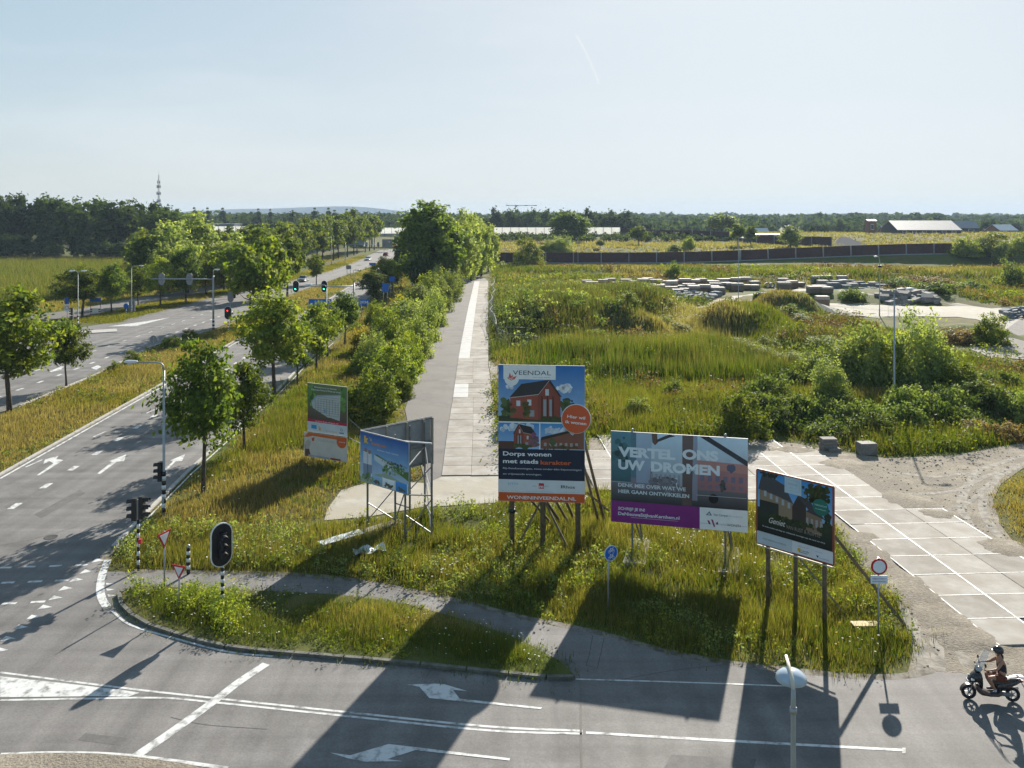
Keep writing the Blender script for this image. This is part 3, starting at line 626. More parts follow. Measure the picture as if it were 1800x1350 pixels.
c.poly([(.305, 1), (.345, 1), (.35, .9), (.33, .87), (.31, .9)], (.16, .10, .08), 2.2); c.poly([(.34, .9), (.44, .965), (.48, .98), (.44, 1), (.40, .975), (.34, .93)], (.05, .06, .08), 2.2)
c.poly([(.65, 1), (.72, 1), (1, .76), (1, .70)], (.045, .05, .07), 2.2)
for k in range(9): c.disc(.70+k*.034, .985-k*.028, .014, (.04, .045, .06), 2.3, 10)
c.rect(.63, .42, 1, .72, (.30, .15, .16), 1.5, (.42, .22, .22)); c.poly([(.62, .66), (1, .62), (1, .72), (.62, .74)], (.46, .24, .22), 1.6); c.disc(.88, .67, .03, (.10, .12, .2), 1.8, 12, .3, 5)
for k in range(6): c.rect(.66+k*.055, .52, .69+k*.055, .58, (.16, .16, .24), 1.8); c.rect(.66+k*.055, .44, .69+k*.055, .48, (.2, .16, .22), 1.8)
c.blobs(.28, .36, .52, .55, 26, .03, [(.13, .13, .14), (.17, .16, .19), (.19, .20, .23)], 1.7, 23); c.blobs(.8, .40, .84, .54, 10, .02, [(.05, .07, .07), (.09, .09, .1)], 1.9, 24)
for k in range(7): c.rect(.30+k*.033, .38, .315+k*.033, .56, (.20+.02*(k % 3), .22, .26), 1.75, (.28, .31, .36))
c.disc(.755, .335, .035, (.012, .012, .014), 2, 16); c.rect(.63, .36, .99, .366, (.4, .42, .45), 2.2); c.poly([(.475, .53), (.495, .53), (.49, .41)], (.6, .66, .72), 2.4)
LW = (.70, .78, .85)
c.text('VERTEL', .055, .73, .098, LW, 4, .05, .425); c.text('ONS', .53, .745, .098, LW, 4, .05, .26); c.text('UW', .055, .59, .098, LW, 4, .05, .20); c.text('DROMEN', .30, .59, .098, LW, 4, .05, .50)
c.text('DENK MEE OVER WAT WE', .055, .395, .038, (.6, .68, .72), 4, .03, .50); c.text('HIER GAAN ONTWIKKELEN', .055, .325, .038, (.6, .68, .72), 4, .03, .525)
c.rect(0, 0, .656, .235, (.20, .02, .19), 3, (.22, .03, .21)); c.text('SCHRIJF JE IN!', .055, .14, .030, (.62, .66, .7), 4, .03, .20); c.text('DeNieuweStijlvanKernhem.nl', .055, .082, .034, (.62, .66, .7), 4, .03, .455); c.rect(.15, .062, .50, .066, (.5, .45, .55), 4)
c.rect(.656, 0, 1, .235, WH, 3); c.text('Van Campen', .755, .155, .024, (.05, .10, .17), 4, .01, .105); c.text('Bouwgroep', .868, .155, .022, (.5, .54, .6), 4, 0, .095); c.poly([(.70, .155), (.745, .155), (.725, .20)], (.06, .12, .2), 4); c.poly([(.713, .163), (.732, .163), (.724, .182)], WH, 4.5)
c.rect(.66, .063, .995, .067, (.4, .42, .46), 3.6); c.text('VAN', .805, .055, .026, (.5, .52, .55), 4, 0, .045); c.text('WONEN', .852, .055, .026, (.08, .08, .1), 4, .006, .095)
for pp in ([(.71, .10), (.725, .10), (.735, .06), (.722, .06)], [(.737, .115), (.752, .11), (.768, .035), (.757, .035)], [(.77, .075), (.785, .095), (.79, .07), (.78, .06)]): c.poly(pp, (.26, .03, .16), 4.2)
c.build('poster', e, -.027).location = (0, 0, z0)
for u in (.16, .84):
    mb = MB(); mb.bar((W*u, .12, 0), (W*u, .12, z0+Hh+.06), .09); mb.build('post', DSTEEL, e)
    mb = MB(); mb.bar((W*u+.12, .2, z0+1.2), (W*u+.35, 2.0, .05), .07); mb.build('prop', DSTEEL, e)
    mb = MB(); mb.bar((W*u+.1, .2, z0+.1), (W*u+.3, 1.7, .3), .06); mb.build('brace', DSTEEL, e)
    mb = MB(); mb.box((W*u+.15, .8, .09), (1.0, 3.0, .18)); mb.build('ballast_slab', SLAB[0], e)
    mb = MB(); mb.lathe((W*u, .12, z0+Hh+.06), [(.06, 0), (.06, .05), (.02, .08)], 8); mb.build('post_cap', STEEL, e)
# ---------------------------------------------------------------- square dark billboard
e, W = panel_frame('square_billboard', at(1331, 900, 34.4), at(1461, 900, 32.2), 2.48, 'small square billboard with dark picture of gabled houses, angled to the road')
z0, Hh = 2.48, 2.99; panel(e, W, Hh, z0)
c = Canvas(W, Hh)
c.rect(0, .17, 1, 1, (.35, .55, .72), 1, (.04, .26, .62)); c.blobs(.1, .75, .4, .9, 14, .05, [(.55, .65, .75), (.3, .5, .72)], 1.2, 31); c.rect(0, .17, 1, .5, (.012, .012, .012), 1.4, (.03, .05, .025))
c.poly([(.04, .45), (.5, .39), (.5, .66), (.04, .78)], (.27, .20, .13), 1.8); c.poly([(.02, .74), (.08, .985), (.38, .87), (.50, .64), (.47, .66), (.30, .70)], (.07, .072, .08), 2.0); c.rect(.04, .42, .3, .6, (.03, .035, .03), 2.1)
for k in range(5): c.rect(.10+k*.08, .66-k*.02, .135+k*.08, .735-k*.02, (.35, .40, .44), 2.3)
c.poly([(.48, .36), (.66, .36), (.66, .66), (.56, .79), (.48, .62)], (.05, .038, .035), 2.2); c.poly([(.56, .79), (.55, .76), (.70, .62), (.80, .60), (.72, .74)], (.06, .06, .065), 2.4); c.poly([(.64, .36), (.86, .33), (.86, .56), (.64, .62)], (.22, .15, .10), 2.1); c.poly([(.66, .60), (.76, .70), (.90, .55)], (.05, .05, .055), 2.3)
for k in range(4): c.rect(.66+k*.06, .42, .69+k*.06, .52, (.32, .33, .33), 2.5)
c.blobs(.62, .72, .98, .97, 46, .05, [(.02, .035, .012), (.04, .055, .015), (.07, .07, .02)], 2.6, 33); c.blobs(.03, .93, .38, .985, 16, .03, [(.02, .03, .015)], 2.6, 34); c.blobs(.9, .36, .98, .72, 20, .04, [(.02, .03, .012), (.04, .05, .02)], 2.6, 35)
c.blobs(.05, .38, .95, .45, 26, .04, [(.03, .05, .015), (.015, .025, .01), (.05, .06, .02)], 2.7, 36)
c.rect(.38, .78, .60, .995, (.45, .58, .66), 3.5); c.text('WEISS', .42, .895, .026, (.25, .35, .42), 4.2, 0, .13); c.text('WELLS', .44, .85, .022, (.35, .45, .5), 4.2, 0, .09)
for q in ((.40, .82, .58, .823), (.40, .96, .58, .963), (.40, .82, .403, .963), (.577, .82, .58, .963)): c.rect(*q, (.3, .42, .5), 4)
c.disc(.845, .70, .10, (.02, .16, .12), 3.8, 26); c.text('VERKOCHT', .765, .71, .022, (.4, .6, .55), 4.4, .01, .16); c.text('in aanbouw', .78, .665, .018, (.4, .6, .55), 4.4, .01, .13)
c.text('Geniet', .16, .32, .075, (.62, .58, .52), 4, .012, .22, 0, .3); c.text('VAN RUST & RUIMTE', .40, .305, .05, (.30, .26, .22), 4, .0, .44)
c.text('15 twee-onder-een-kap en vrijstaande woningen aan de rand van dorp', .08, .245, .018, (.6, .62, .64), 4, .012, .82)
c.rect(0, 0, 1, .165, (.68, .70, .73), 3); c.rect(0, 0, .48, .165, (.50, .56, .60), 3.3); c.text('WWW.WEISSWELLSWONEN.NL', .08, .07, .022, (.14, .17, .2), 4, .005, .32)
c.text('Verkoop en informatie', .55, .115, .012, (.3, .3, .35), 4, 0, .14); c.disc(.57, .072, .022, (.65, .42, .02), 4, 14); c.text('Lavida', .60, .062, .022, (.08, .09, .1), 4.3, .01, .1); c.rect(.57, .042, .68, .05, (.1, .1, .12), 4); c.text('Realisatie', .78, .11, .012, (.3, .3, .35), 4, 0, .09); c.poly([(.79, .07), (.82, .065), (.812, .04), (.80, .045)], (.03, .06, .3), 4); c.text('bouwgroep', .83, .04, .014, (.1, .15, .35), 4, 0, .12)
c.build('poster', e, -.027).location = (0, 0, z0)
rim = MB()
for a, b in (((0, 0), (W, 0)), ((0, Hh), (W, Hh))): rim.bar((a[0], 0, z0+a[1]), (b[0], 0, z0+b[1]), .07, .07)
for a in (0, W): rim.bar((a, 0, z0), (a, 0, z0+Hh), .068, .068)
rim.build('frame', mat('rust_red_frame', (.22, .055, .03), rough=.6), e)
for u in (.13, .5, .87): mb = MB(); mb.tube([(W*u, .13, -.3), (W*u, .13, z0+Hh-.15)], .085, 10); mb.build('post', WOOD, e)
mb = MB(); mb.bar((-.02, .05, z0-.12), (W*.98, .05, z0-.12), .05); mb.build('rail', mat('pale_rail', (.5, .46, .38), rough=.7), e)
mb = MB(); mb.bar((W*.98, .15, z0+1.1), (W*1.05+1.6, 2.4, -.05), .10); mb.build('prop', WOOD, e)
mb = MB(); mb.bar((W*.5, .2, z0-.1), (W*.5+1.2, 1.6, .1), .06); mb.build('prop', DSTEEL, e)
mb = MB(); mb.bar((.05, .4, z0+.3), (.0, 1.3, 0), .05); mb.build('prop', DSTEEL, e)
# ---------------------------------------------------------------- folded blue billboard (two panels meeting at the left edge)
A, B, D = at(634, 900, 43.0), at(717, 900, 40.8), at(756.5, 900, 45.9)
e, W = panel_frame('folded_billboard', A, B, 2.29, 'folded billboard of two blue landscape panels on a grey lattice frame'); z0, Hh = 2.29, 2.54
panel(e, W, Hh, z0); c = Canvas(W, Hh)
c.rect(0, 0, 1, 1, (.45, .60, .74), 1, (.02, .10, .36)); c.rect(0, .45, 1, 1, (.22, .42, .66), 1.1, (.015, .09, .34))
c.poly([(0, .1), (.55, .30), (.95, .18), (1, .16), (1, .0), (0, 0)], (.30, .38, .30), 1.4); c.poly([(.30, .60), (1, .26), (1, .44), (.9, .42), (.36, .62)], (.08, .17, .04), 1.8); c.blobs(.4, .3, .95, .5, 30, .035, [(.05, .13, .03), (.12, .24, .06), (.3, .38, .3)], 2, 41)
c.poly([(.3, .60), (.65, .50), (.65, .35), (.3, .5)], (.5, .58, .64), 1.9); c.blobs(.42, .56, .98, .49, 20, .022, [(.08, .08, .08), (.3, .3, .3), (.05, .1, .04)], 2.2, 42)
c.text('k', .09, .80, .13, (.70, .45, .05), 4, .05, .09); c.rect(.10, .80, .13, .93, (.6, .2, .03), 3.8); c.text("'s", .2, .86, .06, (.65, .45, .1), 4, .02, .05); c.text('kernhem', .25, .79, .06, (.60, .22, .06), 4, .02, .30); c.text('wonen met ruimte', .36, .70, .04, (.5, .6, .72), 4, .01, .44)
for u, b in ((.12, .62), (.20, .60)): c.disc(u, b+.03, .03, (.30, .16, .10), 4, 12); c.poly([(u-.05, .38), (u+.05, .38), (u+.05, b), (u-.05, b)], (.58, .62, .68), 3.6); c.poly([(u-.05, .12), (u+.05, .12), (u+.05, .38), (u-.05, .38)], (.20, .26, .36), 3.6)
c.blobs(.02, .05, .3, .2, 14, .04, [(.10, .20, .06), (.3, .36, .3)], 3.8, 43)
for u, k in ((.24, (.20, .34, .5)), (.49, (.55, .6, .66)), (.74, (.04, .20, .5))): c.rect(u, .02, u+.23, .20, k, 4, tuple(min(1, q*1.5) for q in k)); c.blobs(u+.03, .04, u+.2, .1, 8, .03, [(.08, .12, .05), (.12, .1, .1)], 4.3, int(u*100))
for u in (.235, .475, .725, .97): c.rect(u, .02, u+.015, .21, WH, 4.2)
c.build('poster', e, -.027).location = (0, 0, z0)
mb = MB(); mb.bar((0, 0, z0+Hh+.02), (W, 0, z0+Hh+.02), .06, .05); mb.build('top_rail', STEEL, e)
# second panel, its bare back towards us
d2 = D-A; rel = math.atan2(d2.y, d2.x)-e.rotation_euler.z; W2 = d2.length; ux, uy = math.cos(rel), math.sin(rel)
Rz = Matrix.Rotation(rel, 3, 'Z')
def L2(a, b, z): q = Rz @ Vector((a, b, 0)); return (q.x, q.y, z)
for k in range(3):
    mb = MB(); mb.box(L2(W2*(k+.5)/3, .03, z0+.1+Hh/2-.05), (W2/3-.02, .04, Hh), Rz); mb.build('back_panel', BACK, e)
for z in (z0+.15, z0+Hh*.5, z0+Hh-.02): mb = MB(); mb.box(L2(W2/2, -.03, z), (W2, .06, .08), Rz); mb.build('rail', DSTEEL, e)
for u in (.34, .62, .86, .99): mb = MB(); mb.box(L2(W2*u, -.09, z0+Hh/2), (.09, .09, Hh), Rz); mb.build('batten', mat('pale_batten', (.24, .22, .18), rough=.8), e)
FT = [((W*.10, .15), 'post'), ((W*.88, .15), 'post'), ((W*.42, 1.0), 'post'), (L2(W2*.62, -.35, 0)[:2], 'post'), (L2(W2*.86, -.2, 0)[:2], 'post'), ((W*1.18, .9), 'post')]
for (x, y), nm in FT: mb = MB(); mb.bar((x, y, -.1), (x, y, z0+Hh*.95), .075); mb.build(nm, DSTEEL, e)
def lat(p, q, za, zb): mb = MB(); mb.bar((p[0], p[1], za), (q[0], q[1], zb), .05); mb.build('lattice_bar', DSTEEL, e)
P_ = [f[0] for f in FT]
for p, q in ((0, 2), (1, 5), (5, 4), (2, 3)):
    lat(P_[p], P_[q], .3, 2.0); lat(P_[q], P_[p], .35, 1.2); lat(P_[p], P_[q], 2.2, 3.6); lat(P_[p], P_[q], z0-.1, z0-.1)
for p, q in ((1, 4), (0, 4)): lat(P_[p], P_[q], 3.4, 3.4)
mb = MB(); mb.bar((W*.62, 0, z0+Hh-.1), (P_[5][0], P_[5][1], z0+Hh-.1), .06); mb.build('stay', mat('bright_tube', (.6, .6, .6), rough=.4), e)
# ---------------------------------------------------------------- map billboard with banner below
e, W = panel_frame('map_billboard', at(541, 800, 54.4), at(610, 800, 53.0), .3, 'upright billboard with a pale street map above a white and orange banner'); z0, Hh = 1.9, 3.15
panel(e, W, Hh, z0); c = Canvas(W, Hh)
c.rect(0, .22, 1, 1, (.10, .065, .06), 1, (.14, .20, .08)); c.blobs(.03, .55, .2, .98, 26, .07, [(.10, .25, .05), (.18, .36, .1), (.06, .14, .03)], 1.2, 51); c.blobs(.82, .5, .97, .97, 26, .07, [(.10, .25, .05), (.18, .36, .1), (.06, .14, .03)], 1.2, 52)
c.poly([(.10, .64), (.25, .77), (.55, .80), (.84, .83), (.84, .80), (.82, .30), (.6, .34), (.52, .34), (.14, .50)], (.46, .50, .50), 3); c.poly([(.10, .64), (.25, .77), (.55, .80), (.84, .83), (.84, .81), (.55, .775), (.27, .745), (.13, .63)], (.25, .36, .5), 3.2)
rg = random.Random(9)
for k in range(9): v = .38+k*.045; c.rect(.2+abs(k-4)*.02, v, .8, v+.005, (.12, .13, .13), 3.4)
for k in range(9): u = .2+k*.072; c.rect(u, .42+rg.uniform(-.04, .02), u+.008, .72+rg.uniform(-.06, .02), (.14, .15, .15), 3.5)
c.rect(.42, .42, .47, .50, (.2, .32, .55), 3.7); c.text('Bouwgrond en kavels', .18, .915, .03, (.6, .64, .66), 4, .02, .56); c.text('Kernhem Noord West te koop', .10, .86, .03, (.6, .64, .66), 4, .02, .74)
c.rect(0, .215, 1, .27, (.5, .02, .06), 3); c.text('www.kernhem.nl', .2, .23, .02, WH, 4, .01, .58)
c.rect(0, 0, 1, .215, (.56, .62, .68), 2.6); c.rect(.10, .075, .24, .155, (.03, .28, .6), 4); c.text('k', .29, .06, .075, (.6, .4, .04), 4, .05, .08); c.text('kernhem', .48, .05, .035, (.62, .4, .12), 4, .01, .27); c.disc(.86, .13, .03, (.2, .22, .28), 4, 14); c.disc(.86, .13, .018, (.6, .64, .68), 4.3, 14); c.rect(.81, .05, .92, .075, (.12, .16, .3), 4); c.text('In opdracht', .1, .175, .015, (.25, .25, .3), 4, 0, .18)
c.build('poster', e, -.027).location = (0, 0, z0)
mb = MB(); mb.box((W*.5-.08, -.09, 1.1), (W+.25, .02, 1.55)); mb.build('banner', mat('banner_cloth', (.60, .56, .50), (.68, .64, .58), rough=.8), e)
c = Canvas(W+.25, 1.55); c.rect(0, 0, 1, 1, (.60, .57, .53), .5); c.poly([(0, .8), (.1, 1), (1, 1), (1, .86), (.2, .88), (.08, .8)], (.62, .14, .03), 1); c.disc(.88, .80, .115, (.60, .12, .03), 1.4); c.poly([(.02, 0), (.16, 0), (.12, .35), (.02, .5)], (.12, .07, .06), 1.2); c.poly([(.03, .3), (.12, .32), (.16, .62), (.1, .72), (.03, .6)], (.45, .42, .40), 1.3); c.poly([(.18, .78), (.25, .84), (.24, .68), (.19, .66)], (.55, .1, .03), 1.6)
c.text('VERDANA', .31, .70, .09, (.42, .40, .38), 2, 0, .4); c.text('woningen te koop', .82, .78, .04, WH, 2.5, .01, .14); c.rect(.1, .02, .6, .09, (.35, .40, .5), 1.5); c.rect(.62, .02, .86, .09, (.42, .05, .05), 1.5)
o = c.build('banner_print', e, -.107); o.location = (-.205, 0, .325)
for u in (.12, .42, .66, .93): mb = MB(); mb.bar((W*u, .12, -.1), (W*u, .12, z0+Hh-.1), .08); mb.build('post', DSTEEL, e)
for a, b in ((.12, .42), (.93, .66)): mb = MB(); mb.bar((W*a, .14, .3), (W*b, .14, 1.8), .05); mb.build('brace', DSTEEL, e)
for z in (1.2, 2.4): mb = MB(); mb.bar((W, .2, z+.6), (W+1.9, 2.4, 0), .04); mb.build('stay', DSTEEL, e)
# ================================================================ lamps, signals and signs
GREYP = mat('grey_paint', (.30, .32, .33), (.36, .38, .39), rough=.5, metal=.3)
GREENP = mat('green_grey_paint', (.22, .27, .24), (.28, .33, .29), rough=.55)
BLK = mat('black_paint', (.012, .012, .014), (.02, .02, .022), rough=.45)
WHT = mat('white_paint', (.62, .63, .64), (.74, .75, .76), rough=.5)
LENS = mat('lamp_glass', (.55, .6, .66), (.62, .68, .74), rough=.25)
DARKLENS = mat('dark_lens', (.02, .02, .02), rough=.2)
GREENL = mat('green_light', (.02, .5, .3), emit=(.05, 1, .6), estr=2.2); REDL = mat('red_light', (.5, .02, .02), emit=(1, .04, .03), estr=1.8)
BLUE = mat('sign_blue', (.01, .12, .50), (.012, .14, .56), rough=.4); REDP = mat('sign_red', (.42, .015, .03), (.5, .02, .035), rough=.4); SGREY = mat('sign_back', (.20, .21, .225), (.26, .27, .28), rough=.55, metal=.4)
def banded(e, x, y, z0, z1, r, n):
    """black and white bands of a signal mast"""
    for k in range(n):
        a, b = z0+(z1-z0)*k/n, z0+(z1-z0)*(k+1)/n; mb = MB(); mb.tube([(x, y, a), (x, y, b)], r, 10); mb.build('band', BLK if k % 2 == 0 else WHT, e)
def lamp_head(e, p, yaw, L=.75, name='lamp_head'):
    mb = MB(); R = Matrix.Rotation(yaw, 3, 'Z'); prof = [(-.5, .05, .05), (-.35, .10, .08), (.1, .16, .10), (.38, .13, .07), (.5, .04, .02)]; vs, fs = [], []
    for t, w_, h_ in prof:
        for k in range(8): a = 2*PI*k/8; vs.append(Vector(p)+R @ Vector((t*L, math.cos(a)*w_, math.sin(a)*h_)))
    for i in range(4):
        for k in range(8): fs.append((i*8+k, i*8+(k+1) % 8, (i+1)*8+(k+1) % 8, (i+1)*8+k))
    mb.add(vs, fs+[tuple(range(7, -1, -1)), tuple(range(32, 40))], smooth=True); h = mb.build(name, WHT, e)
    g = MB(); g.lathe(Vector(p)+R @ Vector((.1*L, 0, -.08)), [(.12, .0), (.11, -.05), (.05, -.08)], 10); g.build('lens', LENS, h); return h
def lamp_post(b, h, arms, label, mt=GREYP, band=0, r=.075, group=None):
    """arms: list of (yaw, length)"""
    e = empty('street_lamp', (b.x, b.y, b.z), 0, label, 'lamp post', group); mb = MB(); mb.tube([(0, 0, -.3), (0, 0, 1.2), (0, 0, 1.25), (0, 0, h-.4)], [r*1.35, r*1.3, r, r*.7], 10); mb.build('pole', mt, e)
    for yaw, L in arms:
        d = Vector((math.cos(yaw), math.sin(yaw), 0)); mb = MB(); mb.tube([Vector((0, 0, h-.42)), Vector((0, 0, h-.15))+d*.04, Vector((0, 0, h-.03))+d*.16, Vector((0, 0, h))+d*.35, Vector((0, 0, h+.02))+d*L], [r*.68, r*.65, r*.6, r*.55, r*.5], 8); mb.build('arm', mt, e); lamp_head(e, Vector((0, 0, h+.03))+d*(L+.3), yaw)
    if band: banded(e, 0, 0, .15, band, r*1.42, 9)
    mb = MB(); mb.box((0, -r*1.3, .8), (.09, .02, .35)); mb.build('hatch', mt, e); return e
def capsule(w_, h_, n=10):
    r = w_/2; P = [(r*math.cos(a), h_/2-r+r*math.sin(a)) for a in np.linspace(0, PI, n)]; return P+[(-x, -y) for x, y in P]
def signal_head(e, p, yaw, lit=None, board=True, W=.78, Hh=1.65, back=None):
    """signal head; local -y of yaw is the front"""
    p = Vector(p); R = Matrix.Rotation(yaw, 3, 'Z'); u, f = R @ Vector((1, 0, 0)), R @ Vector((0, -1, 0)); up = Vector((0, 0, 1))
    if board:
        mb = MB(); mb.prism(capsule(W, Hh), p-f*.03, u, up, f, .03); bo = mb.build('backboard', back or BLK, e)
        mb = MB(); P1, P2 = capsule(W+.05, Hh+.05), capsule(W-.03, Hh-.03); n = len(P1); q = lambda a, o: p+f*o+u*a[0]+up*a[1]
        mb.add([q(a, .0) for a in P1]+[q(a, .012) for a in P2]+[q(a, -.04) for a in P1], [(i, (i+1) % n, n+(i+1) % n, n+i) for i in range(n)]+[(2*n+i, 2*n+(i+1) % n, (i+1) % n, i) for i in range(n)]); mb.build('rim', SGREY if back else WHT, bo)
    mb = MB(); mb.box(p+f*.10 if board else p, (.30, .2, 1.0), R); hd = mb.build('housing', BLK, e); o = .2 if board else .1
    for k, nm in enumerate(('red', 'amber', 'green')):
        cc = p+f*o+up*(.33-.33*k); mb = MB(); mb.prism([(.11*math.cos(a), .11*math.sin(a)) for a in np.linspace(0, 2*PI, 13)[:-1]], cc, u, up, f, .012); mb.build('lens', (GREENL if nm == 'green' else REDL) if lit == nm else DARKLENS, hd)
        mb = MB(); arc = [(.125*math.cos(a), .125*math.sin(a)) for a in np.linspace(-.25, PI+.25, 9)]; A = [cc+u*a+up*b for a, b in arc]; B = [cc+f*.24+u*a*.95+up*(b*.95-.02) for a, b in arc]
        C_ = [q_*1.0+up*.012 for q_ in A]; D_ = [q_+up*.012 for q_ in B]; n = 9; mb.add(A+B+C_+D_, [(i, i+1, n+i+1, n+i) for i in range(8)]+[(2*n+i, 3*n+i, 3*n+i+1, 2*n+i+1) for i in range(8)]+[(n+i, n+i+1, 3*n+i+1, 3*n+i) for i in range(8)]); mb.build('visor', BLK, hd)
    return hd
def sign_plate(e, p, yaw, shape, size, m, name='plate', th=.025, off=0):
    p = Vector(p); R = Matrix.Rotation(yaw, 3, 'Z'); u, f = R @ Vector((1, 0, 0)), R @ Vector((0, -1, 0)); mb = MB()
    P = {'disc': [(size/2*math.cos(a), size/2*math.sin(a)) for a in np.linspace(0, 2*PI, 29)[:-1]], 'yield': [(-size/2, size*.29), (size/2, size*.29), (0, -size*.577)]}[shape] if isinstance(shape, str) else [(-shape[0]/2, -shape[1]/2), (shape[0]/2, -shape[1]/2), (shape[0]/2, shape[1]/2), (-shape[0]/2, shape[1]/2)]
    mb.prism(P[::-1], p+f*off, u, Vector((0, 0, 1)), f, th); return mb.build(name, m, e)
def sign_text(e, p, yaw, W, Hh, items, off):
    cv = Canvas(W, Hh)
    for it in items: cv.text(*it)
    o = cv.build('lettering', e, 0); R = Matrix.Rotation(yaw, 3, 'Z'); o.location = Vector(p)+R @ Vector((-W/2, -off, -Hh/2)); o.rotation_euler = (0, 0, yaw); return o
def pole(e, x, y, z1, r=.035, m=STEEL, z0=-.3, name='pole'): mb = MB(); mb.tube([(x, y, z0), (x, y, z1)], r, 8); return mb.build(name, m, e)
# ---- near lamp whose foot lies below the frame
e = empty('street_lamp', (5.58, 16.7, 0), 0, 'low street lamp with a bowl-shaped pale hood over the foreground road', 'lamp post')
mb = MB(); mb.tube([(0, 0, -.2), (0, 0, 1.1), (0, 0, 1.15), (0, 0, 6.2), (0, 0, 6.42)], [.09, .09, .062, .05, .045], 12); mb.build('pole', GREYP, e)
mb = MB(); mb.tube([(0, 0, 6.38), (.02, .12, 6.52), (.06, .42, 6.62), (.11, .78, 6.68)], [.042, .04, .036, .03], 10); mb.build('arm', mat('pale_rail', (.5, .46, .38)), e)
mb = MB(); mb.lathe((.09, .40, 6.38), [(.30, 0), (.315, .02), (.29, .09), (.22, .16), (.12, .205), (.02, .22)], 28); hd = mb.build('lamp_hood', mat('hood_glass', (.34, .41, .48), (.42, .49, .56), rough=.2), e)
mb = MB(); mb.lathe((.09, .40, 6.30), [(.05, 0), (.2, .04), (.28, .078)], 20); mb.build('diffuser', WHT, hd)
mb = MB(); mb.lathe((0, 0, 5.95), [(.075, 0), (.075, .1)], 10); mb.build('collar', STEEL, e)
# ---- hooked lamp on the left verge with a signal
e = lamp_post(G(288, 905), 8.05, [(PI*.98, 1.5)], 'hooked lamp post with banded foot and small signal beside the broad maple', band=2.3)
signal_head(e, (-.18, 0, 2.3), -PI/2, None, False)
# ---- other lamps
lamp_post(G(137, 586), 8.4, [(0.15, .45), (PI+.15, .45)], 'twin-headed lamp post on the splitter island of the far lanes', GREENP, 2.4)
lamp_post(G(231, 551), 7.7, [(0.2, 1.2)], 'single-arm lamp post beside the cycle path and the blue disc', GREENP, 1.4)
lamp_post(GT(1572, 702), 8.9, [(0.05, 1.0)], 'tall bare lamp post standing in the shrub clump', GREYP)
e = lamp_post(GT(1546, 556), 9.4, [(2.2, .35)], 'floodlight mast at the edge of the gravel yard', GREYP)
mb = MB(); mb.box((0, -.2, 7.9), (.6, .25, .35)); mb.build('floodlight', BLK, e)
e = lamp_post(GT(1298, 532), 11.8, [(.1, .4)], 'thin pole lamp in front of the stacked paving', GREYP, r=.06)
lamp_post(G(574, 628), 8.1, [(PI, 1.7)], 'curved lamp post half hidden by the kerbside maples', GREYP)
lamp_post(G(537, 473), 11.4, [(0, 1.4)], 'lamp post at the foot of the avenue row beside the silver car', GREYP)
for x_, y_, h_, lb in ((1016, 446, 8.2, 'lamp post behind the dark barrier near the pale bush'), (1237, 440, 8.4, 'lamp post on the straw bank near the green bush'), (583, 466, 9, 'lamp post before the avenue between the two cars')):
    lamp_post(GT(x_, y_), h_, [(2.0, .9)], lb, GREYP)
# ---- signal masts
p = G(243, 1004); e = empty('traffic_light', p, 0, 'slim banded traffic light with small hooded heads at the cycle crossing', 'traffic light'); pole(e, 0, 0, 3.2, .05, GREYP); banded(e, 0, 0, .1, 2.3, .062, 11); signal_head(e, (.17, -.02, 2.85), PI/2, None, False); signal_head(e, (-.17, .05, 2.75), -PI/2, None, False)
mb = MB(); mb.box((.1, -.05, 1.35), (.14, .14, .2)); pb = mb.build('push_button', REDP, e)
p = G(391, 1074); e = empty('traffic_light', p, 0, 'traffic light with large black oval backboard on the kerbed island', 'traffic light'); pole(e, 0, 0, 2.6, .055, GREYP); banded(e, 0, 0, .08, 1.75, .068, 11); signal_head(e, (0, -.09, 2.68), .72, None, True, .84, 1.72)
p = G(401, 584); e = empty('traffic_light', p, 0, 'red traffic light with oval backboard beside the big median maple', 'traffic light'); pole(e, 0, 0, 2.2, .05, GREYP); banded(e, 0, 0, .1, 1.6, .06, 8); signal_head(e, (0, -.09, 2.65), .1, 'red', True, .9, 1.75)
p = G(405, 574); e = empty('traffic_light', p, 0, 'traffic light seen from its grey back behind the red one', 'traffic light'); pole(e, 0, 0, 3.6, .05, GREYP); signal_head(e, (0, .09, 4.3), PI, None, True, .8, 1.6, SGREY)
p = G(129, 582); e = empty('traffic_light', p, 0, 'low signal mast beside the twin-headed lamp post', 'traffic light'); pole(e, 0, 0, 3.1, .05, GREENP); signal_head(e, (-.2, 0, 2.7), -PI/2, None, False); signal_head(e, (-.2, .1, 1.6), -PI/2, None, False); banded(e, 0, 0, .1, .8, .06, 4)
def gantry(b, h, L, heads, lit, label, back, lamp=None):
    e = empty('signal_gantry', b, 0, label, 'signal gantry'); mb = MB(); mb.tube([(0, 0, -.3), (0, 0, h+.5)], [.15, .11], 12); mb.build('mast', GREYP, e); mb = MB(); mb.tube([(0, 0, h), (L, 0, h+.05)], [.08, .06], 8); mb.build('arm', GREYP, e); banded(e, 0, 0, .1, 1.6, .16, 6)
    for x in heads: signal_head(e, (x, .1 if back else -.1, h), PI if back else 0, lit, True, .82, 1.65, SGREY if back else None)
    if lamp: mb = MB(); mb.tube([(0, 0, h+.4), (0, 0, lamp)], .05, 8); mb.build('lamp_pole', GREYP, e); lamp_head(e, (.5, 0, lamp+.02), 0); mb = MB(); mb.tube([(0, 0, lamp-.02), (.3, 0, lamp+.02)], .04, 6); mb.build('lamp_arm', GREYP, e)
    return e
gantry(G(375, 581), 7.1, -8.6, (-3.35, -7.2), None, 'signal gantry over the far lanes showing two grey oval backs', True, 8.4)
gantry(G(622, 577), 5.9, -9.3, (-4.15, -8.15), 'green', 'signal gantry over the near lanes with two green lights', False, 8.2)
